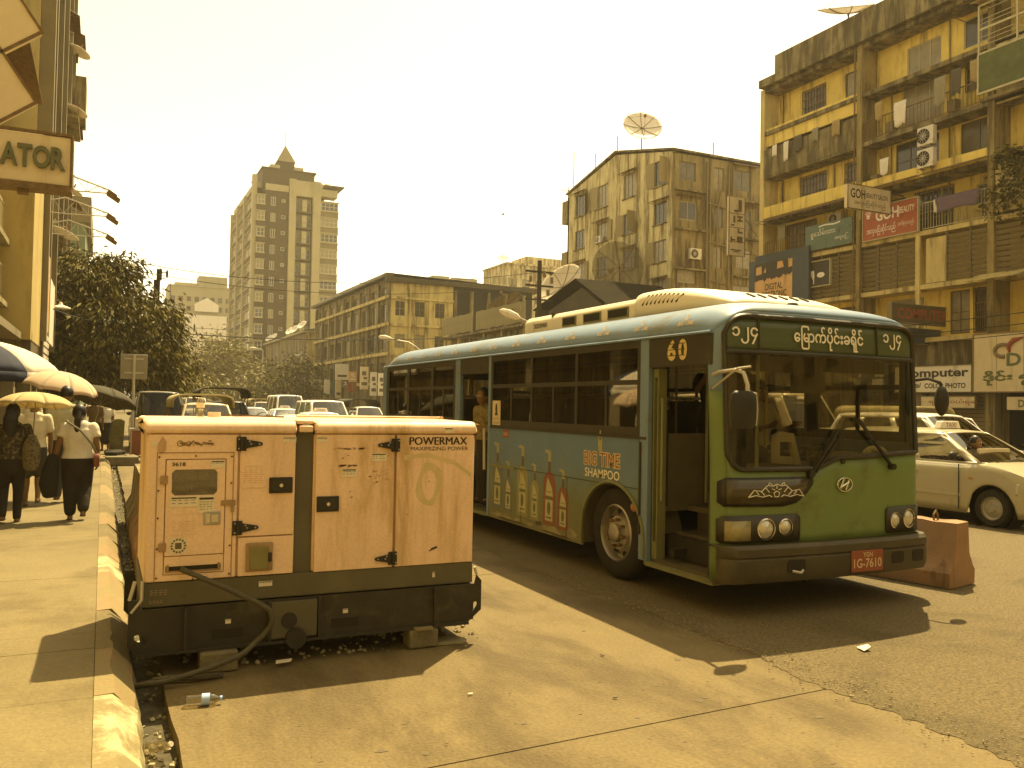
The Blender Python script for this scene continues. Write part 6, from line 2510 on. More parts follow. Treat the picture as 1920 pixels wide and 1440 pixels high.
# lower grey band and the open skid
mb = MB()
mb.box(.262, GY + .012, .44, 2.592, GB, .598)
mb.build('lower_band', m_ggry, gs, bev=.004)
sticker(.30, .455, .40, .495, 2, m_ggry, False, GY + .012)
sticker(.30, .50, .43, .575, 3, m_ggry, False, GY + .012)
sticker(1.00, .525, 1.09, .56, 1, m_label, True, GY + .012)
sticker(2.265, .50, 2.285, .54, 1, m_label, True, GY + .012)
sticker(.505, .48, .53, .51, 1, m_ggry, True, GY + .012)
mb = MB()
prof = [(.185, .20), (.235, .145), (2.545, .145), (2.655, .235), (2.655, .455), (2.615, .50), (2.60, .435), (.262, .435), (.245, .50), (.185, .50)]
slot = lambda x, z, w, h: [(x + (w / 2 - h / 2) * sx + h / 2 * math.cos(a), z + h / 2 * math.sin(a)) for sx, a0 in ((1, -math.pi / 2), (-1, math.pi / 2)) for a in [a0 + math.pi * k / 6 for k in range(7)]]
tiltp = lambda pts, c, an: [(c[0] + (x - c[0]) * math.cos(an) - (z - c[1]) * math.sin(an), c[1] + (x - c[0]) * math.sin(an) + (z - c[1]) * math.cos(an)) for x, z in pts]
h1 = tiltp(slot(2.595, .265, .075, .04), (2.595, .265), .9)
h2 = tiltp(slot(.262, .245, .09, .045), (.262, .245), -.6)
mb.prism(prof, lambda p, t: (p[0], t, p[1]), GY - .02, GY - .005, [h1, h2])
mb.prism(prof, lambda p, t: (p[0], t, p[1]), GB + .02, GB + .03)
mb.build('skid_rail', m_gskd, gs)
mb = MB()
for x in (.52, 1.06, 1.40, 2.26):
    mb.box(x, GY - .055, .15, x + .02, GY - .021, .43)
mb.box(.24, GY - .06, .140, 2.54, GY - .021, .158)
mb.box(.27, GY + .0, .16, 2.6, GB + .01, .43)
mb.build('skid_frame', m_gskd, gs)
mb = MB()
mb.box(1.08, GY - .045, .17, 1.395, GY - .022, .42)
mb.build('access_plate', m_ggry, gs, bev=.004)
mb = MB()
mb.cyl((1.20, GY - .05, .29), (1.20, GY - .045, .29), .055, n=18)
mb.cyl((1.245, GY - .09, .17), (1.245, GY - .02, .17), .07, n=14)
mb.build('drain_boss', m_gskd, gs)
for x in (.80, 1.60):
    mb = MB()
    mb.box(x - .10, GY - .025, .205, x + .10, GY - .0205, .265)
    mb.build('fork_pocket', m_dark, gs)
    sticker(x - .018, .30, x + .018, .33, 0, m_label, True, GY - .021)
for x in (.19, 2.62):
    mb = MB()
    mb.tube([(x, GY - .01, .50), (x + (.03 if x < 1 else -.02), GY - .01, .62 if x < 1 else .56)], .012, 6)
    mb.build('tie_down', m_galv, gs)
mb = MB()
mb.tube([(.20, GY - .02, .42), (.262, GY - .02, .50), (.262, GY - .015, .62)], .010, 6)
mb.build('tie_down', m_galv, gs)

# what it stands on, and what lies about it
for k, (x0, x1, y0, y1, lab) in enumerate(((.62, .86, 5.93, 6.12, 'rough concrete block under the kerb end of the generator'), (2.07, 2.29, 5.96, 6.14, 'rough concrete block under the far front corner of the generator'), (.4, .62, 6.8, 7.0, 'concrete block in shade under the generator, rear left'), (2.2, 2.42, 6.8, 7.0, 'concrete block in shade under the generator, rear right'))):
    mb = MB()
    mb.box(x0, y0, .004, x1, y1, .138)
    tag(mb.build('concrete_block', m_conb, None, bev=.014), lab, 'concrete block', 'blocks under the generator')
mb = MB()
mb.box(2.10, 5.94, .139, 2.24, 6.0, .158)
tag(mb.build('wood_packer', m_frg, None), 'thin pale packing piece on the block under the far corner', 'wood packer')
mb = MB()
pts = [(.50, GY - .02, .682), (.56, GY - .09, .66), (.72, GY - .13, .585), (.88, GY - .15, .50), (.99, GY - .16, .44), (1.05, GY - .17, .39), (1.06, GY - .17, .32), (1.03, GY - .16, .26), (.96, GY - .17, .20), (.85, GY - .22, .135), (.62, GY - .28, .085), (.42, GY - .30, .05), (.27, GY - .27, .03), (.16, GY - .1, -.03)]
sp_ = []
for i in range(len(pts) - 1):
    p0, p1, p2, p3 = [Vector(pts[max(0, min(len(pts) - 1, i + k))]) for k in (-1, 0, 1, 2)]
    for q in range(10):
        t = q / 10
        sp_.append(.5 * ((2 * p1) + (-p0 + p2) * t + (2 * p0 - 5 * p1 + 4 * p2 - p3) * t * t + (-p0 + 3 * p1 - 3 * p2 + p3) * t ** 3))
mb.tube(sp_, [.017 + .003 * (i % 2) for i in range(len(sp_))], 9)
tag(mb.build('cable_hose', m_hose, None, sharp=60), 'fat ribbed hose looping from the control panel down to the gutter', 'hose')
mb = MB()
mb.tube([(.10, 5.86, .01), (.25, 5.80, .02), (.42, 5.84, .035), (.60, 5.80, .03), (.75, 5.83, .02)], .02, 7)
tag(mb.build('cable_hose', m_hose, None), 'thinner cable lying along the gutter under the generator', 'hose')
mb = MB()
mb.tube([(.33, 5.80, .03), (.38, 5.79, .06), (.36, 5.78, .085)], .009, 5)
mb.tube([(.33, 5.79, .055), (.41, 5.78, .06)], .009, 5)
tag(mb.build('cable_tie', m_conb, None), 'twisted rag tie round the cable by the gutter', 'cable tie')
m_scrap = M('card_scrap', (.36, .31, .22), .9, var=.2, scale=8)
mb = MB()
mb.prism([(2.26, 6.0), (2.5, 5.96), (2.56, 6.06), (2.42, 6.16), (2.25, 6.14)], lambda p, t: (p[0], p[1], t), .004, .02)
tag(mb.build('flat_stone', m_scrap, None), 'flat broken slab lying at the far corner of the generator', 'stone')
mb = MB()
mb.prism([(1.10, 5.90), (1.2, 5.91), (1.22, 5.96), (1.11, 5.95)], lambda p, t: (p[0], p[1], t + .04 * (p[1] - 5.9)), .03, .036)
tag(mb.build('card_scrap', m_label, None), 'pale card scrap under the middle of the generator', 'scrap')

# on its lid: tube of a dispenser bottle, tape roll, stick
m_clear = glass('clear_plastic', (.86, .82, .72), .12)


def plastic_bottle(label, loc, h, r, rot=(0, 0, 0), cap=None, lab=None, crush=0.0, group=None):
    t = thing('plastic_bottle', label, 'bottle', loc, group=group, abs=False)
    t.rotation_euler = rot
    prof = [(.001, .002), (r * .8, 0), (r, h * .03)]
    for k in range(7):
        prof += [(r * (.965 if k % 2 else 1.0), h * (.08 + .30 * k / 7))]
    prof += [(r, h * .40), (r * .98, h * .70), (r * .95, h * .76), (r * .45, h * .90), (r * .36, h * .92), (r * .36, h * .96)]
    mb = MB()
    mb.lathe(prof, n=18)
    if crush:
        mb.v = [(x, y * (1 - crush * math.sin(min(1, z / h) * 3.1)), z) for x, y, z in mb.v]
    mb.build('bottle_wall', m_clear, t, sharp=50, solid=False)
    mb = MB()
    mb.lathe([(.001, h), (r * .42, h), (r * .44, h * .94), (r * .40, h * .93)], n=14)
    mb.build('cap', cap or m_blk, t)
    if lab:
        mb = MB()
        mb.lathe([(r * 1.012, h * .44), (r * 1.012, h * .66)], n=18)
        mb.build('paper_label', lab, t, solid=False)
    return t


plastic_bottle('clear bottle with a dark cap standing on the generator lid', (.64, 6.55, 1.676), .15, .029, cap=m_blk, lab=m_label)
mb = MB()
mb.lathe([(.022, 0), (.045, 0), (.045, .035), (.022, .035), (.022, 0)], (.73, 6.5, 1.677), n=18)
tag(mb.build('tape_roll', m_label, None), 'roll of tape beside the bottle on the generator', 'tape roll')
mb = MB()
mb.tube([(.78, 6.42, 1.695), (1.2, 6.35, 1.685)], .006, 5)
tag(mb.build('thin_rod', m_rust, None), 'thin rod lying left on the generator lid', 'rod')
mb = MB()
mb.tube([(1.28, 6.30, 1.695), (1.8, 6.45, 1.69), (2.44, 6.4, 1.69)], .010, 6)
mb.box(2.43, 6.37, 1.677, 2.45, 6.43, 1.70)
tag(mb.build('thin_rod', m_gen, None), 'long peach-coloured bar lying along the right half of the lid', 'rod')
m_bl = flat('blue_print_label', (.38, .52, .80), .5)
plastic_bottle('empty water bottle with a blue cap and label lying on the concrete lane', (.485, 5.36, .036), .205, .034, (0, R(90), R(-9)), flat('blue_cap', (.30, .45, .80), .4), m_bl)
plastic_bottle('squashed clear bottle in the gutter at the kerb', (.25, 4.93, -.05), .20, .032, (R(60), R(52), R(15)), m_label, None, .5)

# ============================================================ THE CITY BUS
def ramp_mat(name, stops, rough=.4, axis=2, lo=.3, hi=1.5, var=.10):
    """printed wrap whose colour blends along the object's height, scuffed by noise"""
    m = M(name, (1, 1, 1), rough, var=var, scale=2.2, spec=.5, bump=.10, bscale=2.2, grain=.08, gscale=90)
    t = m.node_tree
    b = t.nodes['Principled BSDF']
    src = b.inputs['Base Color'].links[0].from_socket
    tc = [n for n in t.nodes if n.type == 'TEX_COORD'][0]
    sx = t.nodes.new('ShaderNodeSeparateXYZ')
    t.links.new(tc.outputs['Object'], sx.inputs[0])
    n2 = t.nodes.new('ShaderNodeTexNoise')
    n2.inputs['Scale'].default_value = 1.7
    n2.inputs['Detail'].default_value = 6
    t.links.new(tc.outputs['Object'], n2.inputs['Vector'])
    ad = t.nodes.new('ShaderNodeMath')
    ad.operation = 'MULTIPLY_ADD'
    t.links.new(n2.outputs[0], ad.inputs[0])
    ad.inputs[1].default_value = .7
    t.links.new(sx.outputs[axis], ad.inputs[2])
    mr = t.nodes.new('ShaderNodeMapRange')
    mr.inputs['From Min'].default_value = lo + .35
    mr.inputs['From Max'].default_value = hi + .35
    t.links.new(ad.outputs[0], mr.inputs[0])
    cr = t.nodes.new('ShaderNodeValToRGB')
    for i, (p, c) in enumerate(stops):
        e = cr.color_ramp.elements[i] if i < 2 else cr.color_ramp.elements.new(p)
        e.position = p
        e.color = (*c, 1)
    t.links.new(mr.outputs[0], cr.inputs[0])
    mx = t.nodes.new('ShaderNodeMix')
    mx.data_type = 'RGBA'
    mx.blend_type = 'MULTIPLY'
    mx.inputs['Factor'].default_value = 1
    t.links.new(cr.outputs[0], mx.inputs[6])
    t.links.new(src, mx.inputs[7])
    t.links.new(mx.outputs[2], b.inputs['Base Color'])
    return m


b_blue = M('bus_blue', (.22, .325, .47), .42, var=.07, scale=2, col2=(.22, .225, .16), amt=.34, s2=1.6, spec=.5, raw=True, bump=.10, bscale=2.2, grain=.06, gscale=90)
b_green = M('bus_green', (.195, .275, .105), .45, var=.07, scale=2, col2=(.15, .165, .06), amt=.42, s2=1.8, spec=.45, bump=.10, bscale=2.2, grain=.07, gscale=90)
b_wrap = ramp_mat('bus_wrap_print', [(0, (.17, .15, .06)), (1, (.115, .19, .29)), (.40, (.135, .155, .06)), (.72, (.12, .185, .21))], lo=.25, hi=1.25)
b_sign = M('bus_sign_green', (.105, .135, .085), .3, var=.06, scale=3)
b_blk = M('bus_black_frame', (.05, .042, .03), .45, var=.15, scale=4, col2=(.10, .085, .055), amt=.25, s2=3)
b_bump = M('bus_bumper', (.085, .07, .045), .55, var=.15, scale=3, col2=(.16, .13, .085), amt=.35, s2=2.2)
b_int = M('bus_interior', (.13, .108, .07), .8, var=.2, scale=3)
b_acw = M('bus_roof_unit', (.78, .70, .52), .45, var=.06, scale=2, col2=(.55, .46, .30), amt=.3, s2=1.5)
b_trim = M('bus_trim', (.25, .25, .14), .45, var=.1, scale=4)
g_bus = glass('bus_window_glass', (.62, .58, .46), .06)
g_busf = glass('bus_windscreen', (.80, .77, .66), .05)
m_yelr = flat('yellow_handrail', (.55, .42, .12), .4)

B0 = Vector((6.08, 5.80, 0))
bus = thing('city_bus', 'blue and green city bus with shampoo advert standing at the kerb side lane', 'bus', B0, abs=False)
HWB, LB = 1.25, 10.0
RCOR = .15


def yfr(x, z):
    a = abs(x)
    y = .07 * (a / HWB) ** 2
    if a > HWB - RCOR:
        y += RCOR - math.sqrt(max(0, RCOR ** 2 - (a - HWB + RCOR) ** 2))
    if z > 1.28:
        y += (z - 1.28) * .055
    return y


XS_ = [-(HWB - RCOR) - RCOR * math.sin(R(a)) for a in (90, 75, 60, 45, 30, 15)] + [-(HWB - RCOR) + (2 * (HWB - RCOR)) * k / 30 for k in range(31)] + [(HWB - RCOR) + RCOR * math.sin(R(a)) for a in (15, 30, 45, 60, 75, 90)]
zt = lambda x: 2.63 - (.20 * (1 - math.sqrt(max(0, 1 - ((abs(x) - .98) / .20) ** 2))) if abs(x) > .98 else 0)
zF = lambda x: 2.675 - .195 * (max(0, (abs(x) - .85) / .4)) ** 2.2


def zb(x):
    z = 1.275 + .10 * sm(-.28, .10, x) + .035 * sm(.1, 1.2, x)
    if x < -1.02:
        q = min(1, (-1.02 - x) / .15)
        z += .14 * (1 - math.sqrt(1 - q * q))
    return z


def band(mb, x0, x1, lo, hi, off=0.0, nz=4, xs=None):
    xs = [x for x in XS_ if x0 < x < x1]
    xs = [x0] + xs + [x1]
    vs = []
    for x in xs:
        a, b = lo(x), hi(x)
        for j in range(nz + 1):
            z = a + (b - a) * j / nz
            vs.append((x, yfr(x, z) - off, z))
    k = nz + 1
    return mb.add(vs, [(i * k + j, (i + 1) * k + j, (i + 1) * k + j + 1, i * k + j + 1) for i in range(len(xs) - 1) for j in range(nz)])


def solid(o, t=.02, off=1):
    m = o.modifiers.new('thickness', 'SOLIDIFY')
    m.thickness = t
    m.offset = off
    return o


c_ = lambda v: (lambda x: v)
XW = 1.175
# front skin
mb = MB()
band(mb, -XW, XW, c_(.58), zb, 0, 6)
band(mb, -HWB, -XW, c_(.30), c_(1.96), 0, 8)
band(mb, XW, HWB, c_(.30), c_(1.50), 0, 6)
solid(mb.build('front_panel', b_green, bus, solid=False, sharp=50), .025, -1)
mb = MB()
band(mb, -XW, XW, lambda x: max(zt(x), 2.31), zF, 0, 3)
band(mb, -HWB, -XW, c_(1.96), zF, 0, 5)
band(mb, XW, HWB, c_(1.50), zF, 0, 5)
solid(mb.build('front_surround', b_blue, bus, solid=False, sharp=50), .025, -1)
mb = MB()
band(mb, -XW, XW, zb, c_(2.31), -.006, 6)
mb.build('windscreen', g_busf, bus, solid=False, sharp=60)
mb = MB()
band(mb, -XW + .01, XW - .01, c_(2.31), lambda x: max(zt(x), 2.315), -.004, 3)
solid(mb.build('destination_sign', b_sign, bus, solid=False, sharp=60), .02, -1)
ds = bus.children[-1]
mb = MB()
out = [(x, zb(x)) for x in [-XW + 2 * XW * k / 60 for k in range(61)]]
top = [(x, max(zt(x), 2.32)) for x in [XW - 2 * XW * k / 60 for k in range(61)]]
loop = out + top
loop.append(loop[0])
mb.tube([(x, yfr(x, z) - .004, z) for x, z in loop], .024, 6)
mb.tube([(x, yfr(x, 2.31) - .004, 2.31) for x in [-XW + 2 * XW * k / 40 for k in range(41)]], .022, 6)
mb.build('windscreen_rubber', b_blk, bus, sharp=60)
mb = MB()
for x in (-.83, .62):
    mb.tube([(x, yfr(x, 2.33) - .006, 2.33), (x, yfr(x, 2.6) - .006, zt(x))], .010, 5)
mb.build('sign_divider', b_blk, bus)


def fput(s, x, z, w, h, mat, bold=0.0, off=.012, pa=None):
    o = lettering(s, bus, (x, yfr(x, z) - off, z), w, h, mat, bold=bold, tilt=-.055)
    o.rotation_euler.z = .112 * x
    return o


fput('၁၂၄', -.98, 2.455, .27, .15, m_inkw, .02)
fput('ေြမာက်ပိုင်းခရိုင်', -.02, 2.465, .86, .22, m_inkw, .022)
fput('၁၂၄', .84, 2.48, .28, .15, m_inkw, .02)

# roof
ZR = lambda x: 2.48 + .34 * (max(0, 1 - (abs(x) / HWB) ** 4.2)) ** .46
YC = .62
mb = MB()
rows = []
for s_ in range(9):
    th = math.pi / 2 * s_ / 8
    rows.append([(x, yfr(x, zF(x)) + (YC - yfr(x, zF(x))) * (1 - math.cos(th)), zF(x) + (ZR(x) - zF(x)) * math.sin(th)) for x in XS_])
for y in (1.6, 3, 4.5, 6, 7.5, 9.3):
    rows.append([(x, y, ZR(x)) for x in XS_])
for s_ in range(1, 8):
    th = math.pi / 2 * s_ / 7
    rows.append([(x, 9.3 + .70 * math.sin(th) * (1 - .25 * (abs(x) / HWB) ** 6), ZR(x) - (ZR(x) - 2.38) * (1 - math.cos(th)) if abs(x) < 1.249 else 2.48) for x in XS_])
k = len(XS_)
mb.add([p for r in rows for p in r], [(i * k + j, i * k + j + 1, (i + 1) * k + j + 1, (i + 1) * k + j) for i in range(len(rows) - 1) for j in range(k - 1)])
solid(mb.build('roof', b_blue, bus, solid=False, sharp=60), .03, -1)
mb = MB()
mb.lathe([(.001, .05), (.05, .04), (.07, 0)], (-.05, .5, 2.80), n=12)
mb.build('marker_lamp', m_blk, bus)
mb = MB()
mb.box(-.45, 6.2, 2.80, .45, 7.1, 2.83)
mb.prism([(6.15, 2.83), (7.15, 2.86), (7.15, 2.89), (6.15, 2.86)], lambda p, t: (t, p[0], p[1]), -.5, .5)
mb.build('roof_hatch', b_trim, bus)

for s_ in (-1, 1):
    xo = s_ * HWB
    sd = lambda p, t: (xo - s_ * t, p[0], p[1])
    arch = lambda c, r, z0: [(c - r * math.cos(R(a)), max(z0, (.455 + r * .93 * math.sin(R(a))))) for a in range(0, 181, 9)]
    # lower panels
    z0 = .27
    if s_ < 0:
        segs = [(1.19, 4.95, 1.82), (6.15, 9.98, 7.35)]
    else:
        segs = [(.2, 9.98, None)]
    for (a, b, c) in segs:
        if c is None:
            poly = [(a, z0)] + [(1.82 - .60, z0)] + arch(1.82, .60, z0) + [(1.82 + .60, z0), (7.35 - .60, z0)] + arch(7.35, .60, z0) + [(7.35 + .6, z0), (b, z0), (b, 1.50), (a, 1.50)]
        else:
            poly = [(a, z0), (c - .60, z0)] + arch(c, .60, z0) + [(c + .6, z0), (b, z0), (b, 1.50), (a, 1.50)]
        mb = MB()
        mb.prism(poly, sd, 0, .03)
        mb.build('side_panel', b_wrap if s_ < 0 else b_blue, bus, sharp=25)
        for cc in ([1.82, 7.35] if c is None else [c]):
            mb = MB()
            pts = [(xo + s_ * .006, y, z) for y, z in arch(cc, .605, z0)]
            mb.tube([(xo + s_ * .006, cc - .605, .32)] + pts + [(xo + s_ * .006, cc + .605, .32)], .020, 6)
            mb.build('wheel_arch_trim', b_trim, bus, sharp=60)
            mb = MB()
            ap = [(cc - .60, .30)] + arch(cc, .60, .30) + [(cc + .60, .30)]
            mb.add([(xo - s_ * d_, y, z) for d_ in (.031, .46) for y, z in ap], [(i, i + 1, len(ap) + i + 1, len(ap) + i) for i in range(len(ap) - 1)])
            mb.prism(ap, sd, .46, .47)
            mb.build('wheel_housing', b_int, bus, solid=False)
    # window frames with openings
    if s_ < 0:
        wsegs = [(1.32, 4.95, [(1.38, 2.58), (2.63, 3.70), (3.75, 4.90)]), (6.27, 9.76, [(6.36, 7.25), (7.36, 8.45), (8.56, 9.62)])]
    else:
        wsegs = [(.24, 9.76, [(.32, 1.40), (1.62, 2.90), (2.98, 4.26), (4.34, 5.6), (5.68, 6.95), (7.03, 8.3), (8.38, 9.62)])]
    for a, b, ps in wsegs:
        holes = []
        for p, q in ps:
            holes += [[(p, 1.60), (q, 1.60), (q, 2.03), (p, 2.03)], [(p, 2.08), (q, 2.08), (q, 2.40), (p, 2.40)]]
        mb = MB()
        mb.prism([(a, 1.505), (b, 1.505), (b, 2.475), (a, 2.475)], sd, .004, .035, holes)
        mb.build('window_frame', b_blk, bus, sharp=25)
        for p, q in ps:
            mb = MB()
            mb.box(xo - s_ * .018, p, 2.08, xo - s_ * .022, q, 2.40)
            mb.build('upper_window', g_bus if s_ < 0 else g_busf, bus)
            m_ = (p + q) / 2
            full = not (s_ < 0 and a < 2 and p > 3.0)
            mb = MB()
            mb.box(xo - s_ * .014, m_ if not full else p, 1.60, xo - s_ * .018, q, 2.03)
            mb.build('side_window', g_bus if s_ < 0 else g_busf, bus)
            mb = MB()
            mb.box(xo - s_ * .010, m_ - .02, 1.60, xo - s_ * .030, m_ + .02, 2.03)
            mb.build('window_bar', b_blk, bus)
    # posts, drip rail, sills
    mb = MB()
    posts = [(1.175, 1.315, .30), (4.955, 5.03, .27), (6.08, 6.145, .27), (6.15, 6.265, 1.5), (9.765, 9.98, 1.5)] if s_ < 0 else [(9.765, 9.98, 1.5)]
    for a, b, z_ in posts:
        mb.box(xo + s_ * .004, a, z_, xo - s_ * .05, b, 2.475)
    mb.build('body_post', b_blue, bus, bev=.006)
    for a, b, z_ in posts:
        mb = MB()
        mb.box(xo - s_ * .052, a + .002, max(z_, .8), xo - s_ * .07, b - .002, 2.47)
        mb.build('post_lining', b_int, bus)
    mb = MB()
    mb.tube([(xo + s_ * .012, .22, 2.485), (xo + s_ * .012, 9.9, 2.485)], .014, 6)
    mb.build('drip_rail', b_blue, bus)
    mb = MB()
    if s_ < 0:
        for a, b in ((1.2, 4.95), (6.15, 9.9)):
            mb.box(xo - .012, a, 1.485, xo + .02, b, 1.51)
    else:
        mb.box(xo + .012, .22, 1.485, xo - .02, 9.9, 1.51)
    mb.build('waist_rail', b_blk, bus)
# panel joints and flaps on the kerb side
mb = MB()
mb.box(-1.2535, 1.32, .985, -1.2495, 4.92, .993)
mb.box(-1.2535, 1.32, .60, -1.2495, 1.325, 1.48)
mb.box(-1.2535, 2.77, .29, -1.2495, 2.776, .985)
mb.box(-1.2535, 3.95, .29, -1.2495, 3.956, .985)
mb.build('panel_joint', b_blk, bus)
mb = MB()
mb.box(-1.262, 4.15, .965, -1.2505, 4.95, 1.0)
mb.build('flap_trim', b_trim, bus)
mb = MB()
mb.tube([(-1.26, 1.29, 1.46), (-1.262, 1.29, .55)], .014, 6)
mb.build('door_guide', b_blk, bus)
mb = MB()
mb.ball((-1.252, 1.40, .80), (.02, .055, .045), 10, 8)
mb.build('side_indicator', flat('side_lamp_lens', (.46, .20, .06), .3), bus)
# doors: sills, leaves folded in, head panel with the number
mb = MB()
mb.box(-1.262, .16, .262, -.95, 1.185, .30)
mb.box(-1.262, 5.03, .262, -.95, 6.08, .30)
mb.build('door_sill', b_trim, bus)
mb = MB()
mb.box(-1.252, .215, 2.19, -1.215, 1.175, 2.478)
mb.build('number_panel', b_blk, bus, bev=.01)
mb = MB()
mb.box(-1.252, 5.03, 2.25, -1.215, 6.08, 2.478)
mb.box(-1.258, 5.3, 2.30, -1.2525, 5.75, 2.36)
mb.build('door_head', b_blk, bus)
lettering('6', bus, (-1.256, .80, 2.345), .13, .20, M('worn_yellow_digit', (.66, .52, .22), .6, var=.2, scale=20), FX, bold=.035)
lettering('0', bus, (-1.256, .63, 2.345), .13, .20, M('worn_yellow_digit'), FX, bold=.035)
mb = MB()
for z in (2.29, 2.345, 2.40):
    mb.box(-1.2575, .59, z, -1.2572, .85, z + .008)
mb.build('stencil_gap', b_blk, bus)
for y0, y1 in ((.22, .30), (1.08, 1.165)):
    mb = MB()
    mb.prism([(y0, .32), (y1, .32), (y1, 2.18), (y0, 2.18)], lambda p, t: (-1.20 + t, p[0], p[1]), 0, .10 if y0 > 1 else .04, [[(y0 + .015, .5), (y1 - .015, .5), (y1 - .015, 2.1), (y0 + .015, 2.1)]])
    mb.build('door_leaf', b_trim if y0 > 1 else b_blk, bus)
mb = MB()
mb.tube([(-1.17, 1.05, .9), (-1.17, 1.05, 1.9)], .016, 8)
mb.tube([(-1.15, .32, .55), (-1.15, .32, 2.1)], .018, 8)
mb.tube([(-.6, .36, .8), (-.6, .36, 2.7)], .017, 8)
mb.tube([(-.55, 1.15, .85), (-.55, 1.15, 2.7)], .017, 8)
mb.build('handrail', b_trim, bus)
mb = MB()
mb.tube([(-1.262, 5.10, .90), (-1.275, 5.10, 1.48)], .022, 8)
mb.build('door_edge_rail', m_galv, bus)
# advert print on the kerb side
m_bt = [flat('print_bottle_blue', (.18, .20, .22), .45), flat('print_bottle_olive', (.34, .32, .17), .45), flat('print_bottle_red', (.30, .10, .06), .45)]
m_blab = flat('print_label_cream', (.58, .53, .36), .5)
m_bemb = flat('print_emblem_green', (.15, .17, .10), .5)
m_bpump = flat('print_pump', (.46, .42, .26), .5)


def printed_bottle(y, zb_, h, w, c, last=False):
    """one shampoo bottle of the printed advert, laid on the panel"""
    e = -1.2512
    P = lambda pts, d, nm, mt: (lambda q: q.prism(pts, lambda p, t: (e - d - t, y - p[0], zb_ + p[1]), 0, .0006) and q.build(nm, mt, o_))(MB())
    mb = MB()
    hb = h * .70
    body = [(-w / 2, 0), (w / 2, 0), (w / 2, hb * .82), (w * .36, hb * .94), (w * .18, hb), (-w * .18, hb), (-w * .36, hb * .94), (-w / 2, hb * .82)]
    mb.prism(body, lambda p, t: (e - t, y - p[0], zb_ + p[1]), 0, .0008)
    o_ = mb.build('printed_bottle', c, bus)
    P([(-w * .30, hb * .08), (w * .30, hb * .08), (w * .30, hb * .48), (-w * .30, hb * .48)], .001, 'printed_label', m_blab)
    P([(-w * .30, hb * .55), (w * .32, hb * .55), (w * .24, hb * .70), (-w * .05, hb * .86), (-w * .16, hb * .90)], .001, 'printed_label', m_blab)
    P([(w * .14 * math.cos(a), hb * .32 + w * .26 * math.sin(a)) for a in [k * math.pi / 6 for k in range(12)]], .0018, 'printed_emblem', m_bemb)
    P([(-w * .2, hb * .13), (w * .2, hb * .13), (w * .2, hb * .16), (-w * .2, hb * .16)], .0018, 'printed_text', m_bemb)
    P([(-w * .2, hb * .62), (w * .2, hb * .62), (w * .18, hb * .635), (-w * .2, hb * .635)], .0018, 'printed_text', m_bemb)
    P([(-w * .20, hb * .49), (w * .22, hb * .49), (w * .22, hb * .54), (-w * .20, hb * .54)], .0006, 'printed_text', m_bemb)
    P([(-w * .12, hb), (w * .12, hb), (w * .10, h * .86), (-w * .10, h * .86)], .0002, 'printed_neck', m_frd)
    P([(-w * .12, h * .84), (w * .12, h * .84), (w * .12, h * .98), (-w * .30, h), (-w * .42, h * .965), (-w * .12, h * .945)], .0004, 'printed_pump', m_bpump)


for (y, z_, h, w, c) in ((4.68, .42, .88, .31, 0), (4.34, .41, .66, .24, 0), (3.92, .40, .90, .31, 1), (3.58, .39, .70, .23, 1), (3.20, .38, .90, .31, 2), (2.86, .37, .70, .25, 2)):
    printed_bottle(y, z_, h, w, m_bt[c])
mb = MB()
rg = random.Random(11)
for _ in range(34):
    y, z = rg.uniform(2.7, 4.7), rg.uniform(1.06, 1.44)
    mb.lathe([(.003, 0), (.008, 0)], (-1.2515, y, z), (-1, 0, 0), 7)
mb.build('printed_bubbles', m_bpump, bus, kind='stuff', solid=False)
m_scf = M('chalky_scuff', (.40, .35, .24), .8, var=.3, scale=7)
m_scd = M('road_dirt', (.13, .105, .065), .85, var=.3, scale=7)
for q, (yc, zc, rx, rz, mt) in enumerate(((4.55, .33, .30, .045, m_scf), (3.9, .325, .34, .035, m_scf), (3.15, .33, .26, .05, m_scf), (2.66, .345, .14, .06, m_scf), (4.2, .30, .5, .02, m_scd), (3.0, .297, .4, .018, m_scd), (1.27, .40, .05, .08, m_scd), (3.45, .37, .10, .03, m_scd))):
    n9 = 18
    pts = [(rx * math.cos(2 * math.pi * i / n9) * rg.uniform(.6, 1.2), rz * math.sin(2 * math.pi * i / n9) * rg.uniform(.45, 1.3)) for i in range(n9)]
    mb = MB()
    mb.prism(pts, lambda p, t: (-1.2503 - .0004 * (q + 1) - t, yc - p[0], max(.274, zc + p[1])), 0, .0002)
    mb.build('dirt_scuff', mt, bus)
m_bt1 = flat('print_cream_edge', (.66, .52, .30), .5)
m_bt2 = flat('print_red_brown', (.36, .13, .06), .5)
lettering('BIG TIME', bus, (-1.2522, 2.03, 1.24), .74, .165, m_bt1, FX, bold=.06)
lettering('BIG TIME', bus, (-1.2532, 2.03, 1.24), .71, .145, m_bt2, FX, bold=.0)
lettering('SHAMPOO', bus, (-1.2535, 2.02, 1.085), .70, .095, m_inkw, FX, bold=.01)
mb = MB()
mb.prism([(-.04, 0), (.04, 0), (.045, .13), (.03, .15), (.03, .18), (.012, .20), (.012, .225), (-.012, .225), (-.012, .20), (-.03, .18), (-.03, .15), (-.045, .13)], lambda p, t: (-1.2515 - t, 2.06 - p[0], 1.325 + p[1]), 0, .001)
mb.build('printed_emblem', m_bpump, bus)
mb = MB()
mb.lathe([(.001, 0), (.018, 0)], (-1.2535, 2.06, 1.46), (-1, 0, 0), 10)
mb.build('printed_emblem', m_bemb, bus, solid=False)
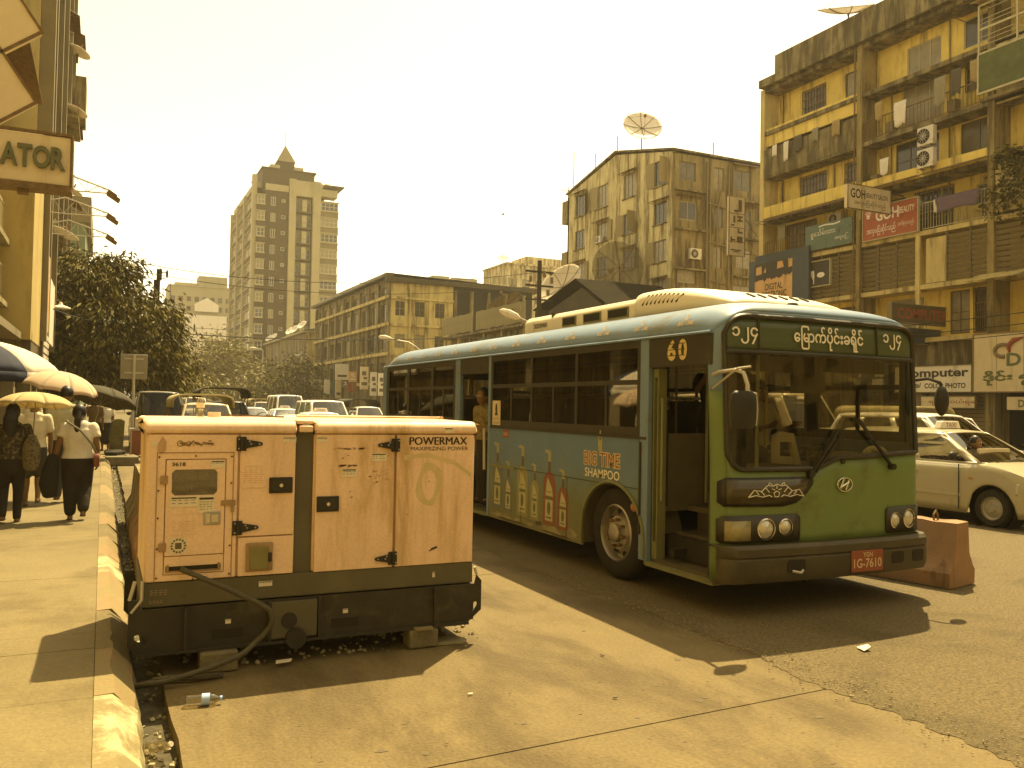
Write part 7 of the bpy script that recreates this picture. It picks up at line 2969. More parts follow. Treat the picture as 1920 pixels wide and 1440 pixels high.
for k in range(13):
    y = .62 + .72 * k
    o = lettering('BIG TIME', bus, (-1.231, y, 2.592), .235, .05, m_bt1, FX, bold=.03, tilt=R(-24))
    lettering('SHAMPOO', bus, (-1.229, y - .22, 2.592), .19, .022, m_bpump, FX, tilt=R(-24))
    mb = MB()
    mb.prism([(-.02, 0), (.02, 0), (.018, .04), (.006, .06), (-.006, .06), (-.018, .04)], lambda p, t: (-1.222 + p[1] * .5 - t, y - p[0], 2.622 + p[1] * .85), 0, .002)
    mb.build('printed_emblem', m_bt1, bus)
mb = MB()
mb.box(-1.2525, 4.36, 1.37, -1.2505, 4.53, 1.475)
o = mb.build('red_number_sticker', flat('sticker_red', (.40, .10, .05), .5), bus)
lettering('1G-7610', bus, (-1.2535, 4.445, 1.42), .13, .045, m_bt1, FX, bold=.01)
mb = MB()
mb.box(-1.256, 4.62, 1.53, -1.25, 4.87, 1.86)
mb.build('window_poster', m_cream, bus)
mb = MB()
mb.prism([(-.05, 0), (.05, 0), (.03, .05), (.035, .10), (.015, .16), (-.02, .16), (-.035, .09), (-.025, .05)], lambda p, t: (-1.2565 - t, 4.745 - p[0], 1.66 + p[1]), 0, .001)
mb.build('print', m_ink, bus)
lettering('ရွှေလမင်း', bus, (-1.258, 4.745, 1.62), .17, .035, m_ink, FX)
lettering('09-516 8042', bus, (-1.258, 4.745, 1.56), .17, .025, m_ink, FX)

# front fittings
mb = MB()
n = len(XS_)
prof = [(.02, .625), (-.085, .625), (-.115, .595), (-.115, .53), (-.10, .515), (-.115, .50), (-.115, .36), (-.09, .30), (.06, .275)]
vs = []
for x in XS_:
    ex = 1.012
    for dy, z in prof:
        vs.append((x * ex, yfr(x, .6) + dy, z))
m_ = len(prof)
mb.add(vs, [(i * m_ + j, i * m_ + j + 1, (i + 1) * m_ + j + 1, (i + 1) * m_ + j) for i in range(n - 1) for j in range(m_ - 1)])
solid(mb.build('bumper', b_bump, bus, sharp=40, solid=False), .02, -1)
mb = MB()
for x in (-.55, .72, 1.02):
    w = .085 if x > 0 else .10
    mb.prism([(x - w + .02, .38), (x + w - .02, .38), (x + w, .40), (x + w, .47), (x + w - .02, .49), (x - w + .02, .49), (x - w, .47), (x - w, .40)], lambda p, t: (p[0], yfr(p[0], .6) - .1165 - t, p[1]), -.004, .004)
mb.build('tow_recess', m_dark, bus)
mb = MB()
mb.tube([(-.62, -.13, .40), (-.55, -.16, .385), (-.5, -.13, .40)], .012, 6)
mb.build('tow_hook', m_galv, bus)
o = MB()
o.box(.09, yfr(.29, .5) - .130, .335, .49, yfr(.29, .5) - .120, .53)
pl_ = o.build('number_plate', flat('plate_red', (.36, .10, .06), .5), bus, bev=.01)
pl_['label'] = 'red number plate reading YGN 1G-7610'
for s9, z9, w9, h9 in (('YGN', .492, .12, .045), ('1G-7610', .415, .35, .085)):
    lettering(s9, bus, (.29, yfr(.29, .5) - .1335, z9), w9, h9, m_bt1, bold=.012)


def fpanel(nm, pts, mat, off=.006, t=.004):
    """flat-edged panel that follows the curved front: polygon in (x, z) cut into strips"""
    xs = sorted({p[0] for p in pts})
    fine = []
    for a, b in zip(xs, xs[1:]):
        k = max(1, int((b - a) / .06))
        fine += [a + (b - a) * i / k for i in range(k)]
    fine.append(xs[-1])

    def span(x):
        zz = []
        for i in range(len(pts)):
            (x0, z0), (x1, z1) = pts[i], pts[(i + 1) % len(pts)]
            if x0 != x1 and min(x0, x1) - 1e-9 <= x <= max(x0, x1) + 1e-9:
                zz.append(z0 + (z1 - z0) * (x - x0) / (x1 - x0))
        return min(zz), max(zz)
    mb = MB()
    vs = []
    for x in fine:
        a, b = span(x)
        for z in (a, b):
            vs.append((x, yfr(x, z) - off, z))
    mb.add(vs, [(2 * i, 2 * i + 1, 2 * i + 3, 2 * i + 2) for i in range(len(fine) - 1)])
    return solid(mb.build(nm, mat, bus, solid=False, sharp=60), t, 0)


fpanel('black_grille_panel', [(-1.235, .99), (-1.20, .955), (-.62, .945), (-.46, .975), (-.34, 1.06), (-.27, 1.14), (-.27, 1.195), (-.32, 1.205), (-1.19, 1.205), (-1.235, 1.17)], m_blk, .010, .012)
fpanel('grille_inlay', [(-1.21, .98), (-.66, .972), (-.47, 1.0), (-.35, 1.10), (-.33, 1.185), (-1.21, 1.185)], M('smoked_inlay', (.10, .08, .045), .15, var=.3, scale=5), .018, .004)
# snarling big-cat decal, drawn as thin strokes
mb = MB()
cx, cz = -.69, 1.085
st_ = [[(-.30, -.05), (-.24, .01), (-.16, .0), (-.10, .05), (-.04, .045), (0, .06), (.05, .045), (.10, .05), (.17, 0), (.25, .01), (.30, -.05)],
       [(-.30, -.05), (-.22, -.035), (-.15, -.05), (-.08, -.035), (-.05, -.05)], [(.30, -.05), (.22, -.035), (.15, -.05), (.08, -.035), (.05, -.05)],
       [(-.09, .05), (-.08, .075), (-.05, .055)], [(.09, .05), (.08, .075), (.05, .055)], [(-.05, .02), (-.02, .01)], [(.05, .02), (.02, .01)],
       [(-.03, -.015), (0, .0), (.03, -.015), (.02, -.05), (-.02, -.05), (-.03, -.015)], [(-.22, 0), (-.19, -.03)], [(-.17, 0), (-.13, -.035)], [(-.12, .03), (-.08, -.01)],
       [(.22, 0), (.19, -.03)], [(.17, 0), (.13, -.035)], [(.12, .03), (.08, -.01)], [(0, .05), (0, .02)]]
for s0 in st_:
    mb.tube([(cx + x, yfr(cx + x, 1.08) - .024, cz + z) for x, z in s0], .0045, 4)
mb.build('big_cat_decal', m_inkw, bus, sharp=60)
for nm, x0, x1, z0, z1 in (('left', -1.238, -.42, .635, .875), ('right', .68, 1.235, .645, .895)):
    fpanel('headlight_surround', [(x0, z0 + .02), (x0 + .02, z0), (x1 - .02, z0), (x1, z0 + .02), (x1, z1 - .03), (x1 - .03, z1), (x0 + .03, z1), (x0, z1 - .03)], b_blk, .012, .014)
fpanel('indicator_lamp', [(-1.20, .66), (-.965, .66), (-.965, .83), (-1.20, .83)], M('indicator_clear', (.42, .36, .22), .12, var=.25, scale=12), .022, .012)
for x, r, z in ((-.80, .085, .755), (-.59, .068, .765), (.80, .07, .765), (1.00, .082, .775)):
    y = yfr(x, .75) - .012
    q = Vector((.12 * x, -1, 0)).normalized()
    mb = MB()
    mb.lathe([(r * 1.12, 0), (r * 1.12, .018), (r * .98, .022)], (x, y, z), q, 24)
    h_ = mb.build('headlight', m_chrome, bus)
    mb = MB()
    mb.lathe([(r * .98, .004), (r * .6, .030), (.001, .040)], (x, y, z), q, 24)
    b_ = mb.build('lamp_lens', m_lamp, h_)
# maker's mark: ring and slanted bar letter
mb = MB()
cx, cz, rx, rz_ = .115, 1.125, .093, .062
mb.tube([(cx + rx * math.cos(a), yfr(cx, cz) - .014, cz + rz_ * math.sin(a)) for a in [i / 28 * 2 * math.pi for i in range(29)]], .0085, 6)
mb.tube([(cx - .052, yfr(cx, cz) - .016, cz - .036), (cx - .012, yfr(cx, cz) - .016, cz + .05)], .010, 6)
mb.tube([(cx + .012, yfr(cx, cz) - .016, cz - .05), (cx + .052, yfr(cx, cz) - .016, cz + .036)], .010, 6)
mb.tube([(cx - .045, yfr(cx, cz) - .018, cz - .02), (cx, yfr(cx, cz) - .018, cz + .0), (cx + .045, yfr(cx, cz) - .018, cz + .02)], .011, 6)
mb.build('front_emblem', m_chrome, bus, sharp=60)
for (x0, z0, x1, z1) in ((-.30, 1.24, .02, 1.62), (-.26, 1.24, .08, 1.60), (.74, 1.28, .28, 1.74)):
    mb = MB()
    a, b = Vector((x0, yfr(x0, z0) - .03, z0)), Vector((x1, yfr(x1, z1) - .035, z1))
    if x0 > 0:
        mb.cyl(a + Vector((0, .03, 0)), a - Vector((0, .03, 0)), .03, n=10)
        mb.beam(a, a.lerp(b, .55), .03, .02)
        mb.beam(a.lerp(b, .25), b, .016, .03)
    else:
        mb.beam(a, b, .022, .018)
    mb.build('wiper', m_blk, bus)
mb = MB()
mb.cyl((-.31, yfr(-.3, 1.2) + .01, 1.235), (-.31, yfr(-.3, 1.2) - .05, 1.235), .035, n=12)
mb.build('wiper_motor_cap', m_blk, bus)
mb = MB()
mb.cyl((.10, yfr(.1, 1.3) + .01, 1.335), (.10, yfr(.1, 1.3) - .02, 1.335), .022, n=12)
mb.build('washer_cap', b_blk, bus)
# mirrors on bent arms
mb = MB()
mx0 = -1.42
pts = [(mx0 - .115 + .0, -.40)]
mb.ball((0, 0, 0), (.125, .05, .17), 14, 10)
mb.v = [(mx0 + max(-.118, min(.118, x * 1.25)), -.40 + y, 1.80 + max(-.155, min(.15, z * 1.2))) for x, y, z in mb.v]
mb.build('mirror', m_blk, bus, sharp=50)
mb = MB()
mb.tube([(-1.245, .20, 2.10), (-1.30, .05, 2.12), (-1.34, -.2, 2.13), (-1.36, -.33, 2.10), (-1.37, -.39, 2.0), (-1.38, -.40, 1.94)], .017, 7)
mb.tube([(-1.25, .20, 1.98), (-1.33, -.1, 2.08), (-1.36, -.26, 2.14), (-1.33, -.38, 2.15)], .010, 6)
mb.tube([(-1.385, -.40, 1.95), (-1.29, -.40, 1.93), (-1.285, -.41, 1.8), (-1.29, -.40, 1.67)], .010, 6)
mb.build('mirror_arm', m_galv, bus)
mb = MB()
mb.ball((1.37, -.05, 1.92), (.09, .05, .15), 12, 9)
mb.build('mirror', m_blk, bus)
mb = MB()
mb.tube([(1.24, .2, 2.12), (1.30, .05, 2.14), (1.36, -.04, 2.1), (1.37, -.05, 2.04)], .016, 7)
mb.build('mirror_arm', m_blk, bus)

# wheels
for s_ in (-1, 1):
    for yw in (1.82, 7.35):
        r = .485
        x = s_ * 1.07
        mb = MB()
        w = .27
        mb.lathe([(r * .60, -w / 2), (r * .88, -w / 2), (r * .97, -w * .38), (r, -w * .22), (r, w * .22), (r * .97, w * .38), (r * .90, w * .48), (r * .72, w / 2), (r * .62, w * .46), (r * .60, w * .3)], (x, yw, r), (s_, 0, 0), 48)
        o = mb.build('wheel', m_tyre, bus, sharp=40)
        mb = MB()
        mb.lathe([(r * .62, w * .44), (r * .585, w * .49), (r * .56, w * .40), (r * .545, w * .12), (r * .50, w * .04), (r * .41, w * .16), (r * .36, w * .36), (r * .20, w * .38), (r * .20, w * .56), (r * .15, w * .62), (.001, w * .63)], (x, yw, r), (s_, 0, 0), 40)
        rim = mb.build('rim', m_rim, o, sharp=35)
        for k in range(8):
            mb = MB()
            t = 2 * math.pi * k / 8 + .2
            cc = Vector((x + s_ * w * .36, yw + math.cos(t) * r * .29, r + math.sin(t) * r * .29))
            mb.cyl(cc, cc + Vector((s_ * .05, 0, 0)), r * .038, n=6)
            mb.build('wheel_nut', m_rust, o)
        for k in range(8):
            mb = MB()
            t = 2 * math.pi * k / 8 + .55
            cc = Vector((x + s_ * w * .14, yw + math.cos(t) * r * .465, r + math.sin(t) * r * .465))
            mb.cyl(cc - Vector((s_ * .012, 0, 0)), cc + Vector((s_ * .012, 0, 0)), r * .06, n=12)
            mb.build('rim_hole', m_dark, o)

# rooftop air-conditioning unit
ac = MB()
ac.prism([(-.87, 2.74), (.87, 2.74), (.87, 2.93), (.80, 3.0), (-.80, 3.0), (-.87, 2.93)], lambda p, t: (p[0], t, p[1]), 2.0, 4.72)
aco = ac.build('roof_unit', b_acw, bus, bev=.03, seg=3)
ac = MB()


def dome(u, v):
    th = math.pi * u
    y = .52 + 1.48 * v
    hgt = .06 + .26 * math.sin(min(1, v * 1.15) * math.pi / 2) ** .8
    x = -.87 * math.copysign(abs(math.cos(th)) ** .35, math.cos(th)) * (.80 + .20 * min(1, v * 2.2))
    return (x, y, 2.755 + hgt * math.sin(th) ** .35 if 0 < u < 1 else 2.74)


ac.grid(dome, 30, 14)
solid(ac.build('roof_unit_nose', b_acw, aco, sharp=50, solid=False), .02, 0)
mb = MB()
mb.box(-.86, 3.93, 2.9, .86, 3.945, 3.005)
mb.build('unit_joint', b_blk, aco)
for y0, y1 in ((2.12, 2.55), (2.70, 3.10), (3.28, 3.62)):
    mb = MB()
    mb.box(-.882, y0, 2.80, -.868, y1, 2.915)
    f_ = mb.build('vent_frame', b_trim, aco)
    mb = MB()
    mb.box(-.884, y0 + .02, 2.815, -.8825, y1 - .02, 2.90)
    mb.build('vent_mesh', m_dark, aco)
for k in range(9):
    v = .50 + .05 * k
    p = Vector(dome(.03, v))
    p2 = Vector(dome(.15, v - .06))
    mb = MB()
    mb.beam(p + Vector((-.002, 0, 0)), p2 + Vector((-.002, 0, .002)), .03, .018)
    mb.build('vent_slot', m_dark, aco)
for k in range(6):
    x = -.35 + .14 * k
    p, p2 = Vector((x, .70, 0)), Vector((x + .05, .86, 0))
    v0, v1 = .13, .24
    th = math.acos(max(-1, min(1, -x / .87)))
    p.z, p2.z = Vector(dome(.5, v0)).z - .0, Vector(dome(.5, v1)).z + .0
    mb = MB()
    mb.beam(p + Vector((0, 0, .014)), p2 + Vector((0, 0, .014)), .03, .012)
    mb.build('vent_slot', m_dark, aco)
o = lettering('DOOWAN', aco, (-.882, 4.22, 2.86), .36, .065, m_ink, FX, bold=.03)
mb = MB()
mb.tube([(-.35, 1.75, 3.075), (.35, 1.75, 3.075), (.35, 2.6, 3.03), (-.35, 2.6, 3.03), (-.35, 1.75, 3.075)], .02, 6)
mb.build('unit_cover_edge', b_acw, aco)

# inside: floor, ceiling, dash, seats, rails, far end
mb = MB()
mb.box(-.76, .35, .78, .76, 9.9, .83)
for x_ in (-1.21, .765):
    for a, b in ((1.18, 1.215), (2.43, 5.0), (6.15, 6.74), (7.96, 9.9)):
        mb.box(x_, a, .78, x_ + .445, b, .83)
    for c_9 in (1.215, 6.74):
        mb.box(x_, c_9, 1.03, x_ + .445, c_9 + 1.22, 1.06)
mb.box(-.90, .36, .78, -.765, 1.17, .83) if False else None
mb.box(-1.2, .24, .30, -.9, 1.17, .33)
mb.box(-.9, .3, .55, -.62, 1.17, .58)
mb.box(-.64, .3, .33, -.60, 1.17, .80)
mb.box(-1.2, 5.03, .30, -.9, 6.08, .33)
mb.box(-.9, 5.03, .33, -.86, 6.08, .78)
mb.build('floor', b_int, bus)
mb = MB()
for z, x in ((2.44, 1.18), (2.62, 1.02)):
    mb.box(-x, .7, z + .02, -x + .05, 9.8, z + .05)
mb.box(-1.0, .7, 2.66, 1.0, 9.8, 2.68)
mb.build('ceiling', b_int, bus)
mb = MB()
mb.prism([(-HWB + .01, .3), (HWB - .01, .3), (HWB - .01, 2.45), (-HWB + .01, 2.45)], lambda p, t: (p[0], t, p[1]), 9.93, 9.99, [[(-1.0, 1.7), (1.0, 1.7), (1.0, 2.3), (-1.0, 2.3)]])
mb.build('rear_panel', b_blue, bus)
mb = MB()
mb.box(-1.0, 9.955, 1.7, 1.0, 9.96, 2.3)
mb.build('rear_window', g_bus, bus)
mb = MB()
mb.prism([(.16, .60), (.75, .60), (.75, 1.10), (.55, 1.30), (.24, 1.26), (.16, 1.15)], lambda p, t: (t, p[0], p[1]), -.55, 1.18)
mb.box(-1.05, .22, .62, -.56, .30, 1.22)
mb.build('dashboard', b_int, bus, bev=.03)
mb = MB()
mb.box(.25, .30, 1.30, .62, .52, 1.40)
mb.box(.70, .26, 1.27, .95, .45, 1.36)
mb.ball((1.0, .42, 1.36), (.16, .1, .1), 10, 7)
mb.build('dash_clutter', flat('pale_bundle', (.30, .25, .15), .9), bus)
mb = MB()
mb.prism([(.0, 1.28), (.34, 1.30), (.34, 1.56), (.26, 1.60), (.10, 1.58)], lambda p, t: (-.05 - p[0], t, p[1]), .36, .40, [[(.10, 1.36), (.27, 1.37), (.27, 1.50), (.13, 1.50)]])
mb.build('dash_box', flat('dash_cream', (.45, .40, .28), .7), bus)
mb = MB()
mb.lathe([(.21, -.015), (.23, 0), (.21, .015), (.195, 0), (.21, -.015)], (.42, .80, 1.36), (0, .5, .85), 24)
for a in (0, 2.1, 4.2):
    mb.tube([(.42, .80, 1.36), (.42 + .2 * math.cos(a), .80 - .17 * math.sin(a), 1.36 + .1 * math.sin(a))], .014, 5)
mb.tube([(.42, .80, 1.36), (.42, .6, 1.1)], .03, 6)
mb.build('steering_wheel', m_blk, bus)
mb = MB()
mb.box(.95, .42, 1.60, 1.2, .45, 2.0) if False else mb.box(.30, .40, 2.18, 1.1, .44, 2.31)
mb.box(-1.1, .42, 2.16, .1, .45, 2.31)
mb.build('sun_visor', M('visor_olive', (.13, .11, .06), .6), bus)
m_bseat = M('bus_seat', (.12, .10, .07), .85, var=.2, scale=4)
mbs = MB()
mbs.box(-.42, -.22, .28, .42, .24, .40)
seat_me = mbs.mesh('seat', m_bseat)
mbs = MB()
mbs.prism([(.20, .36), (.30, .36), (.40, 1.02), (.32, 1.06)], lambda p, t: (t, p[0], p[1]), -.42, .42)
back_me = mbs.mesh('backrest', m_bseat)
mbs = MB()
mbs.tube([(-.42, .36, .95), (-.40, .40, 1.10), (.40, .40, 1.10), (.42, .36, .95)], .016, 6)
mbs.tube([(-.36, .05, 0), (-.36, .05, .28)], .02, 6)
mbs.tube([(.36, .05, 0), (.36, .05, .28)], .02, 6)
rail_me = mbs.mesh('seat_frame', m_galv)
for x, ys__ in ((-.78, (2.55, 3.35, 4.15, 6.75, 7.55, 8.35, 9.15)), (.78, (1.9, 2.7, 3.5, 4.3, 5.1, 5.9, 6.7, 7.5, 8.3, 9.1))):
    for y in ys__:
        o = inst('seat', seat_me, bus, (x, y, .83))
        for nm, me in (('backrest', back_me), ('seat_frame', rail_me)):
            c = inst(nm, me, None)
            c.parent = o
mb = MB()
for x in (-.36, .36):
    mb.tube([(x, .9, 2.40), (x, 9.6, 2.40)], .016, 6)
    for y in (1.3, 2.9, 4.9, 6.2, 7.8, 9.4):
        mb.tube([(x, y, .83), (x, y, 2.7)], .016, 6)
mb.build('handrail', m_yelr, bus)
mb = MB()
mb.box(-1.0, 1.18, .83, -.55, 1.21, 1.55)
mb.build('modesty_panel', b_int, bus)
mb = MB()
for x0, x1 in ((-1.15, -.7), (1.15, .7)):
    mb.beam((x0, .9, .42), (x1, .9, .42), .08)
mb.box(-1.0, .3, .34, 1.0, 9.6, .55)
mb.build('chassis', m_dark, bus)
mb = MB()
mb.tube([(-.12, .25, .30), (-.13, .22, .24), (-.16, .2, .215)], .02, 6)
mb.build('hose_stub', m_blk, bus)
mb = MB()
for k, (y, h) in enumerate(((1.55, .3), (3.05, .42), (5.4, .4), (8.0, .42))):
    mb.grid(lambda u, v: (1.185 + .02 * math.sin(u * 40), y + (u - .5) * .55, 2.42 - .42 * v), 16, 3)
mb.build('curtain', M('curtain_cloth', (.40, .34, .20), .9, var=.15, scale=5), bus, solid=False)

# ============================================================ PEOPLE
m_skin = M('skin', (.24, .13, .065), .55, var=.08, scale=6)
m_hair = M('black_hair', (.018, .014, .010), .45, var=.3, scale=20)
m_sole = flat('sandal', (.06, .045, .03), .7)
m_eye = flat('eye_white', (.7, .65, .55), .3)
_cl = {}


def cloth_mat(n, c, c2=None, s2=6.0):
    return M('cloth_' + n, c, .9, var=.12, scale=5, col2=c2, amt=.55, s2=s2, bump=.9, bscale=11)


def limb(mb, pts, rad, ref=(1, 0, 0), n=12, ends=True):
    """swept tube of elliptical sections; rad gives (across ref, other) per point; ends rounded"""
    pts = [Vector(p) for p in pts]
    rad = [(r, r) if isinstance(r, (int, float)) else r for r in rad]
    if ends:
        a, b = (pts[0] - pts[1]).normalized(), (pts[-1] - pts[-2]).normalized()
        k0, k1 = min(rad[0]), min(rad[-1])
        pts = [pts[0] + a * k0 * .85, pts[0] + a * k0 * .5] + pts + [pts[-1] + b * k1 * .5, pts[-1] + b * k1 * .85]
        sc = lambda r, f: (r[0] * f, r[1] * f)
        rad = [sc(rad[0], .5), sc(rad[0], .86)] + rad + [sc(rad[-1], .86), sc(rad[-1], .5)]
    vs, fs = [], []
    for i, p in enumerate(pts):
        d = (pts[min(i + 1, len(pts) - 1)] - pts[max(i - 1, 0)]).normalized()
        u = Vector(ref) - d * d.dot(Vector(ref))
        u = u.normalized() if u.length > .05 else d.orthogonal().normalized()
        w = d.cross(u)
        for k in range(n):
            t = 2 * math.pi * k / n
            vs.append(p + u * (rad[i][0] * math.cos(t)) + w * (rad[i][1] * math.sin(t)))
    for i in range(len(pts) - 1):
        for k in range(n):
            fs.append((i * n + k, i * n + (k + 1) % n, (i + 1) * n + (k + 1) % n, (i + 1) * n + k))
    fs += [tuple(range(n - 1, -1, -1)), tuple(range((len(pts) - 1) * n, len(pts) * n))]
    return mb.add(vs, fs)


def fuse(o, vox):
    m = o.modifiers.new('remesh', 'REMESH')
    m.mode = 'VOXEL'
    m.voxel_size = vox
    m.use_smooth_shade = True
    s = o.modifiers.new('smooth', 'SMOOTH')
    s.factor = .5
    s.iterations = 4
    return o


def person(label, loc, H, rz, pose=None, top=None, bottom=None, hair='short', girth=1.0, sleeves=.55, leg_len=1.0, skirt=False, group=None, vox=.013, lean=0.0, seated=False, cap=None, bot_w=1.0):
    """one continuous body with clothes over it; pose overrides joints given in units of height"""
    t = thing('person', label, 'person', loc, rz, group, abs=False)
    J = {'hipL': (.052, 0, .50), 'kneeL': (.055, -.01, .275), 'ankL': (.055, .012, .045), 'hipR': (-.052, 0, .50), 'kneeR': (-.055, -.01, .275), 'ankR': (-.055, .012, .045),
         'shL': (.108, .005, .80), 'elL': (.135, .01, .63), 'wrL': (.138, -.03, .475), 'shR': (-.108, .005, .80), 'elR': (-.135, .01, .63), 'wrR': (-.138, -.03, .475),
         'pel': (0, 0, .51), 'wai': (0, 0, .61), 'che': (0, 0, .715), 'nec': (0, .008, .845), 'hea': (0, -.012, .925)}
    if seated:
        J.update({'kneeL': (.07, -.24, .50), 'ankL': (.07, -.22, .26), 'kneeR': (-.07, -.24, .50), 'ankR': (-.07, -.22, .26)})
    J.update(pose or {})
    if lean:
        for k in J:
            if k not in ('hipL', 'hipR', 'kneeL', 'kneeR', 'ankL', 'ankR', 'pel'):
                x, y, z = J[k]
                J[k] = (x, y - (z - .51) * lean, z)
    P = {k: Vector(v) * H for k, v in J.items()}
    g = girth
    tor = [(P['pel'] - Vector((0, 0, .04 * H)), (.088, .066)), (P['pel'] + Vector((0, 0, .03 * H)), (.098, .072)), (P['wai'], (.083, .060)), (P['che'], (.096, .066)), (P['che'] + Vector((0, 0, .07 * H)), (.100, .058)), ((P['shL'] + P['shR']) / 2 + Vector((0, 0, .015 * H)), (.07, .042))]
    tr = [(a * H * g, b * H * g) for _, (a, b) in tor]
    mb = MB()
    limb(mb, [p for p, _ in tor], tr)
    limb(mb, [P['nec'] - Vector((0, 0, .05 * H)), P['nec'] + Vector((0, 0, .04 * H))], [.034 * H, .031 * H])
    hp = P['hea']
    hv = [.052 * H, .062 * H, .072 * H]
    mb.ball(hp + Vector((0, .006 * H, .008 * H)), hv, 18, 12)
    mb.ball(hp + Vector((0, -.016 * H, -.030 * H)), (.038 * H, .042 * H, .042 * H), 14, 10)
    mb.ball(hp + Vector((0, -.062 * H, -.012 * H)), (.008 * H, .012 * H, .012 * H), 8, 6)
    for s in (-1, 1):
        mb.ball(hp + Vector((s * .052 * H, .006 * H, -.008 * H)), (.007 * H, .013 * H, .018 * H), 8, 6)
    for s, q in ((1, 'L'), (-1, 'R')):
        sh, el, wr = P['sh' + q], P['el' + q], P['wr' + q]
        limb(mb, [sh, sh.lerp(el, .5), el, el.lerp(wr, .4), wr], [.031 * H * g, .028 * H * g, .023 * H, .023 * H, .016 * H])
        d = (wr - el).normalized()
        side = d.cross(Vector((0, 1, 0)))
        side = side.normalized() if side.length > .1 else Vector((1, 0, 0))
        nrm = side.cross(d)
        pc = wr + d * .028 * H
        limb(mb, [wr, pc, wr + d * .052 * H], [(.014 * H, .012 * H), (.012 * H, .024 * H), (.012 * H, .022 * H)], ref=side)
        for k in range(4):
            b = wr + d * .050 * H + nrm * (k - 1.5) * .0115 * H
            ln = (.034, .040, .038, .029)[k] * H
            e1 = b + d * ln * .55
            e2 = e1 + (d * .6 - side * s * .8).normalized() * ln * .6
            limb(mb, [b, e1, e2], [.0062 * H, .0058 * H, .005 * H], n=7)
        b = wr + d * .018 * H + nrm * .02 * H
        limb(mb, [b, b + (d + nrm * .7).normalized() * .025 * H, b + (d * 1.4 + nrm * .4).normalized() * .043 * H], [.0075 * H, .007 * H, .0055 * H], n=7)
        hi, kn, an = P['hip' + q], P['knee' + q], P['ank' + q]
        limb(mb, [hi, hi.lerp(kn, .4), kn, kn.lerp(an, .3), an.lerp(kn, .25), an], [.058 * H * g, .052 * H * g, .037 * H * g, .036 * H * g, .025 * H, .021 * H])
        limb(mb, [an + Vector((0, .018 * H, -.028 * H)), an + Vector((0, -.035 * H, -.028 * H)), an + Vector((0, -.085 * H, -.034 * H))], [(.022 * H, .020 * H), (.024 * H, .018 * H), (.023 * H, .010 * H)])
    fuse(mb.build('body', m_skin, t, solid=False), vox)
    if top:
        mb = MB()
        limb(mb, [p for p, _ in tor[1:]], [(a + .014 * H, b + .014 * H) for a, b in tr[1:]])
        for q in 'LR':
            sh, el, wr = P['sh' + q], P['el' + q], P['wr' + q]
            pts = [sh + Vector((0, 0, .004 * H)), sh.lerp(el, .5), sh.lerp(el, min(1, sleeves))]
            rd = [.043 * H * g, .042 * H * g, .041 * H * g]
            if sleeves > 1:
                pts += [el.lerp(wr, sleeves - 1)]
                rd += [.03 * H * g]
            limb(mb, pts, rd)
        fuse(mb.build('shirt', top, t, solid=False), vox)
    if bottom:
        mb = MB()
        limb(mb, [P['pel'] + Vector((0, 0, .075 * H)), P['pel'] + Vector((0, 0, .02 * H)), P['pel'] - Vector((0, 0, .045 * H))], [(tr[2][0] + .012 * H, tr[2][1] + .012 * H), (tr[1][0] + .016 * H, tr[1][1] + .016 * H), (tr[0][0] + .016 * H, tr[0][1] + .016 * H)])
        if skirt:
            a = (P['ankL'] + P['ankR']) / 2
            k = (P['kneeL'] + P['kneeR']) / 2
            limb(mb, [P['pel'], k, k.lerp(a, leg_len)], [(.105 * H * g, .085 * H * g), (.10 * H * g, .09 * H * g), (.095 * H * g, .09 * H * g)])
        else:
            for q in 'LR':
                hi, kn, an = P['hip' + q], P['knee' + q], P['ank' + q]
                pts = [hi, hi.lerp(kn, .45)]
                rd = [.066 * H * g, .060 * H * g]
                if leg_len <= .5:
                    pts += [hi.lerp(kn, leg_len * 2)]
                    rd += [.056 * H * g * bot_w]
                else:
                    pts += [kn, kn.lerp(an, (leg_len - .5) * 2)]
                    rd += [.047 * H * g * bot_w, .036 * H * g * bot_w]
                limb(mb, pts, rd)
        fuse(mb.build('skirt' if skirt else 'trousers', bottom, t, solid=False), vox)
    mb = MB()
    mb.ball(hp + Vector((0, .012 * H, .016 * H)), (.058 * H, .064 * H, .073 * H), 18, 12)
    mb.v = [p for p in mb.v]
    cut = hp.y - .035 * H
    mb.v = [(x, max(y, cut - .0) if z < hp.z + .035 * H else y, max(z, hp.z - (.035 if hair != 'short' else .012) * H)) for x, y, z in mb.v]
    if hair in ('pony', 'long'):
        w = .024 if hair == 'pony' else .05
        limb(mb, [hp + Vector((0, .062 * H, .01 * H)), hp + Vector((.01 * H, .085 * H, -.05 * H)), hp + Vector((.012 * H, .085 * H, -.13 * H)), hp + Vector((.005 * H, .078 * H, -.20 * H))], [(w * H, .02 * H), (w * 1.2 * H, .024 * H), (w * 1.1 * H, .02 * H), (w * .5 * H, .01 * H)])
    elif hair == 'bun':
        mb.ball(hp + Vector((0, .07 * H, .01 * H)), .032 * H)
    fuse(mb.build('hair', m_hair, t, solid=False), vox)
    for s in (-1, 1):
        mb = MB()
        mb.ball(hp + Vector((s * .021 * H, -.0515 * H, .006 * H)), (.0075 * H, .004 * H, .0045 * H), 8, 6)
        mb.build('eye', m_eye, t)
    mb = MB()
    mb.ball(hp + Vector((0, -.0555 * H, -.040 * H)), (.014 * H, .004 * H, .004 * H), 8, 5)
    mb.build('mouth', flat('lips', (.25, .09, .06), .5), t)
